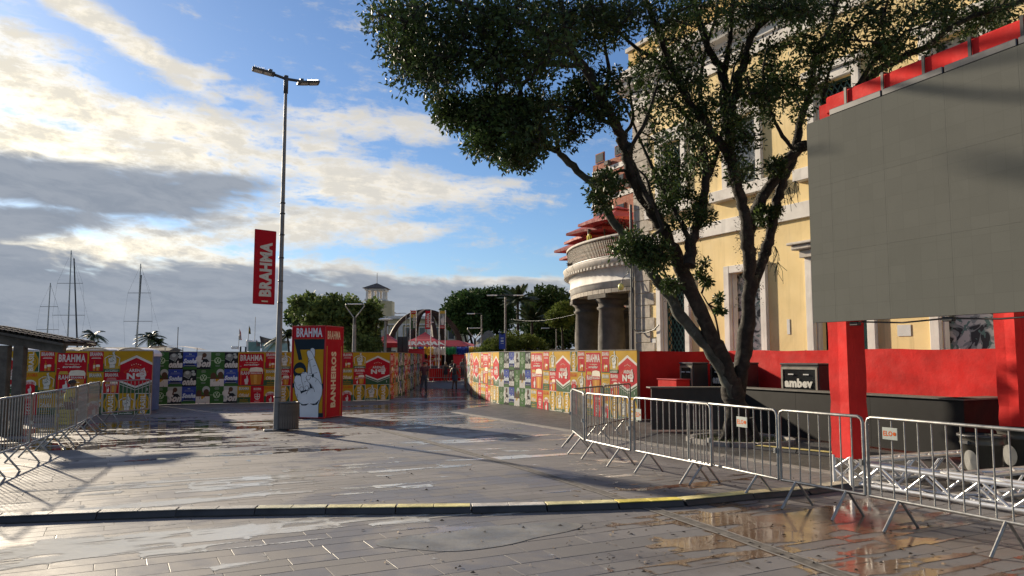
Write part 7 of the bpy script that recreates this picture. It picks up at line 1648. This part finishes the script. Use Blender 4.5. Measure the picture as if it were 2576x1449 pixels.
def person(label, loc, rz, h, skin, clothes, joints=None, hair='hair', hairlen=0, extra=None, name='person', girth=1.0):
    """clothes: dict part -> (set of body regions, material, inflate)"""
    J = dict(pelvis=(0, 0, .96, .135), waist=(0, .0, 1.10, .120), chest=(0, -.01, 1.30, .140), upper=(0, -.01, 1.42, .10), neck=(0, 0, 1.50, .055), jaw=(0, .015, 1.575, .070), head=(0, .0, 1.66, .088), crown=(0, -.005, 1.72, .062),
             shl=(-.17, -.01, 1.41, .068), ell=(-.225, -.03, 1.14, .045), wrl=(-.245, .04, .90, .031), hal=(-.25, .06, .83, .034), shr=(.17, -.01, 1.41, .068), elr=(.225, -.03, 1.14, .045), wrr=(.245, .04, .90, .031), har=(.25, .06, .83, .034),
             hpl=(-.085, 0, .90, .105), knl=(-.10, .03, .50, .066), anl=(-.105, .0, .09, .042), tol=(-.11, .14, .035, .034), hpr=(.085, 0, .90, .105), knr=(.10, .03, .50, .066), anr=(.105, 0, .09, .042), tor=(.11, .14, .035, .034))
    if joints: 
        for k, v_ in joints.items(): J[k] = tuple(v_) + ((J[k][3],) if len(v_) == 3 else ())
    for sd, sg in (('l', -1), ('r', 1)):       # five fingers, rooted in the palm
        ha, wr = Vector(J['ha' + sd][:3]), Vector(J['wr' + sd][:3]); d = (ha - wr).normalized(); fw = Vector((0, 1, 0)); fw = (fw - d * fw.dot(d)).normalized(); 
        for i, (off, ln) in enumerate(((.030, .062), (.010, .072), (-.010, .068), (-.030, .054))):
            b_ = ha + fw * off + d * .02; J['f%d%s' % (i, sd)] = tuple(b_ + d * ln * .5) + (.0095,); J['g%d%s' % (i, sd)] = tuple(b_ + d * ln + Vector((-sg * .012, .004, 0))) + (.008,)
        J['t0' + sd] = tuple(wr + d * .045 + fw * .042) + (.011,); J['t1' + sd] = tuple(wr + d * .085 + fw * .052) + (.009,)
    E_ = [('pelvis', 'waist'), ('waist', 'chest'), ('chest', 'upper'), ('upper', 'neck'), ('neck', 'jaw'), ('jaw', 'head'), ('head', 'crown')]
    for sd in 'lr':
        E_ += [('upper', 'sh' + sd), ('sh' + sd, 'el' + sd), ('el' + sd, 'wr' + sd), ('wr' + sd, 'ha' + sd), ('pelvis', 'hp' + sd), ('hp' + sd, 'kn' + sd), ('kn' + sd, 'an' + sd), ('an' + sd, 'to' + sd)]
        E_ += [('ha' + sd, 'f%d%s' % (i, sd)) for i in range(4)] + [('f%d%s' % (i, sd), 'g%d%s' % (i, sd)) for i in range(4)] + [('wr' + sd, 't0' + sd), ('t0' + sd, 't1' + sd)]
    names = list(J); ix = {k: i for i, k in enumerate(names)}; s = h / 1.78
    me = bpy.data.meshes.new('body'); me.from_pydata([tuple(c * s for c in J[k][:3]) for k in names], [(ix[a], ix[b]) for a, b in E_], [])
    o = bpy.data.objects.new('body', me); col.objects.link(o); o.modifiers.new('skin', 'SKIN')
    sk = me.skin_vertices[0].data
    for k, i in ix.items():
        r_ = J[k][3] * s * (girth if k in ('pelvis', 'waist', 'chest', 'hpl', 'hpr', 'knl', 'knr', 'shl', 'shr', 'ell', 'elr') else 1); fl = .72 if k in ('pelvis', 'waist', 'chest', 'upper') else 1.0
        sk[i].radius = (r_, r_ * fl) if False else (r_, r_); sk[i].use_root = (k == 'pelvis')
    sub = o.modifiers.new('sub', 'SUBSURF'); sub.levels = 1; sub.render_levels = 1
    bpy.context.view_layer.update(); bm_me = bpy.data.meshes.new_from_object(o.evaluated_get(bpy.context.evaluated_depsgraph_get())); bpy.data.objects.remove(o)
    V = np.array([tuple(v.co) for v in bm_me.vertices]); Nn = np.array([tuple(v.normal) for v in bm_me.vertices])
    # flatten the trunk front to back
    trunk_like = (V[:, 2] > .92 * s) & (V[:, 2] < 1.46 * s) & (np.abs(V[:, 0]) < .2 * s) if not joints or 'hipsit' not in joints else np.zeros(len(V), bool)
    t = thing(name, label, 'person', loc, rz); b = bpy.data.objects.new('body', bm_me); col.objects.link(b); b.parent = t; bm_me.materials.clear(); bm_me.materials.append(SKIN[skin])
    for p_ in bm_me.polygons: p_.use_smooth = True
    # nearest bone of every face
    seg = [(np.array(J[a][:3]) * s, np.array(J[b_][:3]) * s, a, b_) for a, b_ in E_]
    FC = np.array([V[list(p_.vertices)].mean(0) for p_ in bm_me.polygons]); D = []
    for a, b_, na, nb_ in seg:
        ab_ = b_ - a; tt = np.clip(((FC - a) @ ab_) / (ab_ @ ab_ + 1e-9), 0, 1); D.append(np.linalg.norm(FC - (a + tt[:, None] * ab_), axis=1))
    bone = np.array(D).argmin(0); bn = [(x[2], x[3]) for x in seg]
    for nm, (test, mt, infl) in clothes.items():
        sel = [i for i in range(len(FC)) if test(bn[bone[i]], FC[i] / s)]
        if not sel: continue
        mp, vs, fs_ = {}, [], []
        for i in sel:
            f = []
            for vi in bm_me.polygons[i].vertices:
                if vi not in mp: mp[vi] = len(vs); vs.append(tuple(V[vi] + Nn[vi] * infl * s))
                f.append(mp[vi])
            fs_.append(f)
        m_ = MB(); m_.add(vs, fs_, None, True); m_.build(nm, mt, t)
    hd = Vector(J['head'][:3]) * s
    if hair:
        hb = MB(); pr = [(.098, -.03), (.102, .02), (.092, .065), (.06, .095), (0, .105)]
        n = 14; vs = []; 
        for r_, z_ in pr:
            for k in range(n): q = 2 * math.pi * k / n; front = math.sin(q) > .35; vs.append((hd.x + r_ * s * math.cos(q), hd.y - .012 * s + r_ * s * math.sin(q) * (1.08), hd.z + (z_ if not (front and z_ < .04) else .045) * s))
        hb.add(vs, [(i * n + k, i * n + (k + 1) % n, (i + 1) * n + (k + 1) % n, (i + 1) * n + k) for i in range(len(pr) - 1) for k in range(n)], None, True)
        if hairlen: hb.tube([hd + Vector((0, -.07, .0)) * s, hd + Vector((0, -.10, -.12)) * s, hd + Vector((0, -.10, -hairlen)) * s], [.085 * s, .095 * s, .05 * s], 10)
        hb.build('hair', CL[hair], t)
    fc = MB(); fc.tube([hd + Vector((0, .082, .0)) * s, hd + Vector((0, .105, -.035)) * s, hd + Vector((0, .085, -.045)) * s], [.008 * s, .016 * s, .010 * s], 6)
    for sg in (-1, 1): fc.lathe([(0, -.028 * s), (.012 * s, -.02 * s), (.017 * s, .01 * s), (.012 * s, .028 * s), (0, .03 * s)], 6, None, c=tuple(hd + Vector((sg * .09, -.005, -.01)) * s))
    fc.build('nose_and_ears', SKIN[skin], t)
    ey = MB()
    for sg in (-1, 1): ey.lathe([(0, -.008 * s), (.012 * s, 0), (0, .008 * s)], 8, None, c=tuple(hd + Vector((sg * .033, .079, .004)) * s))
    ey.box(hd + Vector((0, .080, -.062)) * s, (.045 * s, .012 * s, .008 * s)); ey.build('eyes_and_mouth', CL['maroon'] if False else CL['hair'], t)
    if extra: extra(t, s, J)
    return t
torso = {'pelvis', 'waist', 'chest', 'upper'}
def T_shirt(b, c): return (b[0] in torso and b[1] in torso or (b[0] == 'upper' and b[1].startswith('sh')) or (b[0].startswith('sh') and c[2] > J_SLEEVE)) and c[2] > .93 and c[2] < 1.49
J_SLEEVE = 1.22
def legs_to(z): return lambda b, c: ((b[0] == 'pelvis' and b[1].startswith('hp')) or b[0].startswith('hp') or b[0].startswith('kn') or (b == ('pelvis', 'waist') and c[2] < 1.02)) and c[2] > z and c[2] < 1.05
def shoes(b, c): return (b[0].startswith('an')) or (b[0].startswith('kn') and c[2] < .11)
def dress(b, c): return c[2] > .62 and c[2] < 1.34 and (b[0] in torso or b[0].startswith('hp'))
g1 = G(1067, 987)
person('man in a dark plum shirt and jeans walking away in the passage', g1, R(4), 1.74, 'tan', dict(shirt=(T_shirt, CL['plum'], .016), jeans=(legs_to(.10), CL['jeans'], .014), shoes=(shoes, CL['shoe'], .012)),
       dict(knl=(-.13, .10, .52), anl=(-.20, -.16, .10), tol=(-.21, -.03, .04), knr=(.10, .06, .50), anr=(.11, .05, .09), tor=(.12, .19, .035), ell=(-.25, -.06, 1.15), wrl=(-.22, .04, .92), hal=(-.20, .08, .86)), girth=1.08)
def pack(t, s, J): MB().box((0, -.17 * s, 1.22 * s), (.28 * s, .16 * s, .40 * s), ch=.04).build('backpack', CL['blackc'], t)
def top_coral(b, c): return b[0] in torso and b[1] in torso and 1.0 < c[2] < 1.34
g2 = G(1144, 981)
person('woman in denim shorts and coral top with a backpack walking away', g2, R(-10), 1.63, 'brown', dict(top=(top_coral, CL['coral'], .014), shorts=(legs_to(.62), CL['denim'], .020), shoes=(shoes, CL['shoe'], .010)),
       dict(knl=(-.12, .12, .52), anl=(-.14, -.05, .12), tol=(-.15, .08, .05), knr=(.09, .02, .50), anr=(.08, .08, .09), tor=(.08, .21, .035), ell=(-.30, -.06, 1.16), wrl=(-.36, .02, .94), hal=(-.38, .04, .87), elr=(.30, -.04, 1.16), wrr=(.40, .06, .96), har=(.43, .09, .90)), hairlen=.16, extra=pack, girth=1.18)
g3 = G(1121, 960)
person('woman with long fair hair in a short black dress', g3, R(6), 1.62, 'tan', dict(dress=(dress, CL['blackc'], .022), shoes=(shoes, CL['shoe'], .01)), dict(knl=(-.10, .07, .5), anl=(-.12, -.04, .1), elr=(.30, .02, 1.20), wrr=(.42, .10, 1.04), har=(.47, .13, .99)), hair='blonde', hairlen=.30, girth=1.1)
g4 = G(1131, 957.5)
person('person in dark clothes and a pale cap behind the woman in black', g4 + Vector((.25, 0, 0)), R(170), 1.74, 'brown', dict(shirt=(T_shirt, CL['blackc'], .018), trousers=(legs_to(.10), CL['jeans'], .014), shoes=(shoes, CL['whites'], .014)), dict(knl=(-.1, .1, .52), anl=(-.11, -.12, .1), elr=(.24, .10, 1.16), wrr=(.12, .24, 1.2), har=(.06, .27, 1.22)), hair='blonde', hairlen=.0)
person('person in a grey shirt farthest down the passage', g4 + Vector((1.0, 2.2, 0)), R(180), 1.86, 'brown', dict(shirt=(T_shirt, CL['greyc'], .024), trousers=(legs_to(.10), CL['blackc'], .014), shoes=(shoes, CL['shoe'], .012)), girth=1.25)
# seated person behind the left barricades
sy = 23.2; sp = Vector((PX(176, sy), sy, 0))
st = thing('yellow_crate', 'yellow crate that the person in yellow sits on', 'crate', sp + Vector((0, -.05, 0))); 
for k in range(4):
    MB().box((0, 0, .06 + .11 * k), (.42, .42, .09), ch=.01).build('slat_band', CL['yellow'], st)
for x in (-.19, .19):
    for y in (-.19, .19): MB().box((x, y, .225), (.035, .035, .45)).build('corner_post', CL['yellow'], st)
sit = dict(pelvis=(0, 0, .58, .14), waist=(0, .02, .72, .125), chest=(0, .05, .90, .14), upper=(0, .07, 1.02, .10), neck=(0, .09, 1.10, .055), jaw=(0, .115, 1.17, .07), head=(0, .10, 1.255, .088), crown=(0, .095, 1.315, .062),
           shl=(-.17, .07, 1.01), ell=(-.22, .12, .76), wrl=(-.14, .34, .66), hal=(-.12, .40, .64), shr=(.17, .07, 1.01), elr=(.22, .12, .76), wrr=(.14, .34, .66), har=(.12, .40, .64),
           hpl=(-.09, .03, .56), knl=(-.13, .44, .52), anl=(-.13, .42, .09), tol=(-.13, .56, .035), hpr=(.09, .03, .56), knr=(.13, .44, .52), anr=(.13, .42, .09), tor=(.13, .56, .035))
def s_shirt(b, c): return (b[0] in torso and b[1] in torso or (b[0] == 'upper' and b[1].startswith('sh')) or (b[0].startswith('sh') and c[2] > .84)) and .55 < c[2] < 1.09
def s_pants(b, c): return b[0].startswith('hp') or (b[0] == 'pelvis' and b[1].startswith('hp')) or (b[0].startswith('kn') and c[2] > .12)
def cap(t, s, J):
    hd = Vector(J['head'][:3]) * s; m_ = MB(); m_.lathe([(.108 * s, -.0), (.108 * s, .04 * s), (.085 * s, .085 * s), (.03 * s, .105 * s), (0, .107 * s)], 14, None, c=tuple(hd)); m_.prism([(-.075 * s, .06 * s), (.075 * s, .06 * s), (.06 * s, .19 * s), (-.06 * s, .19 * s)], .0, .012, c=tuple(hd)); m_.build('cap', CL['cap'], t)
person('seated person in a yellow shirt and dark cap behind the left barricades', sp, R(-70), 1.74, 'brown', dict(shirt=(s_shirt, CL['yellow'], .018), trousers=(s_pants, CL['maroon'], .014), shoes=(shoes, CL['shoe'], .012)), sit, extra=cap)
# person leaning on the terrace rail
q = th0 - R(26); pt = CC + Vector((math.cos(q), math.sin(q), 0)) * (RR - .45); pt.z = 6.475
person('person in yellow at the terrace railing under the parasols', pt, R(100), 1.7, 'brown', dict(shirt=(T_shirt, CL['yellow'], .016), trousers=(legs_to(.10), CL['blackc'], .014), shoes=(shoes, CL['shoe'], .012)))
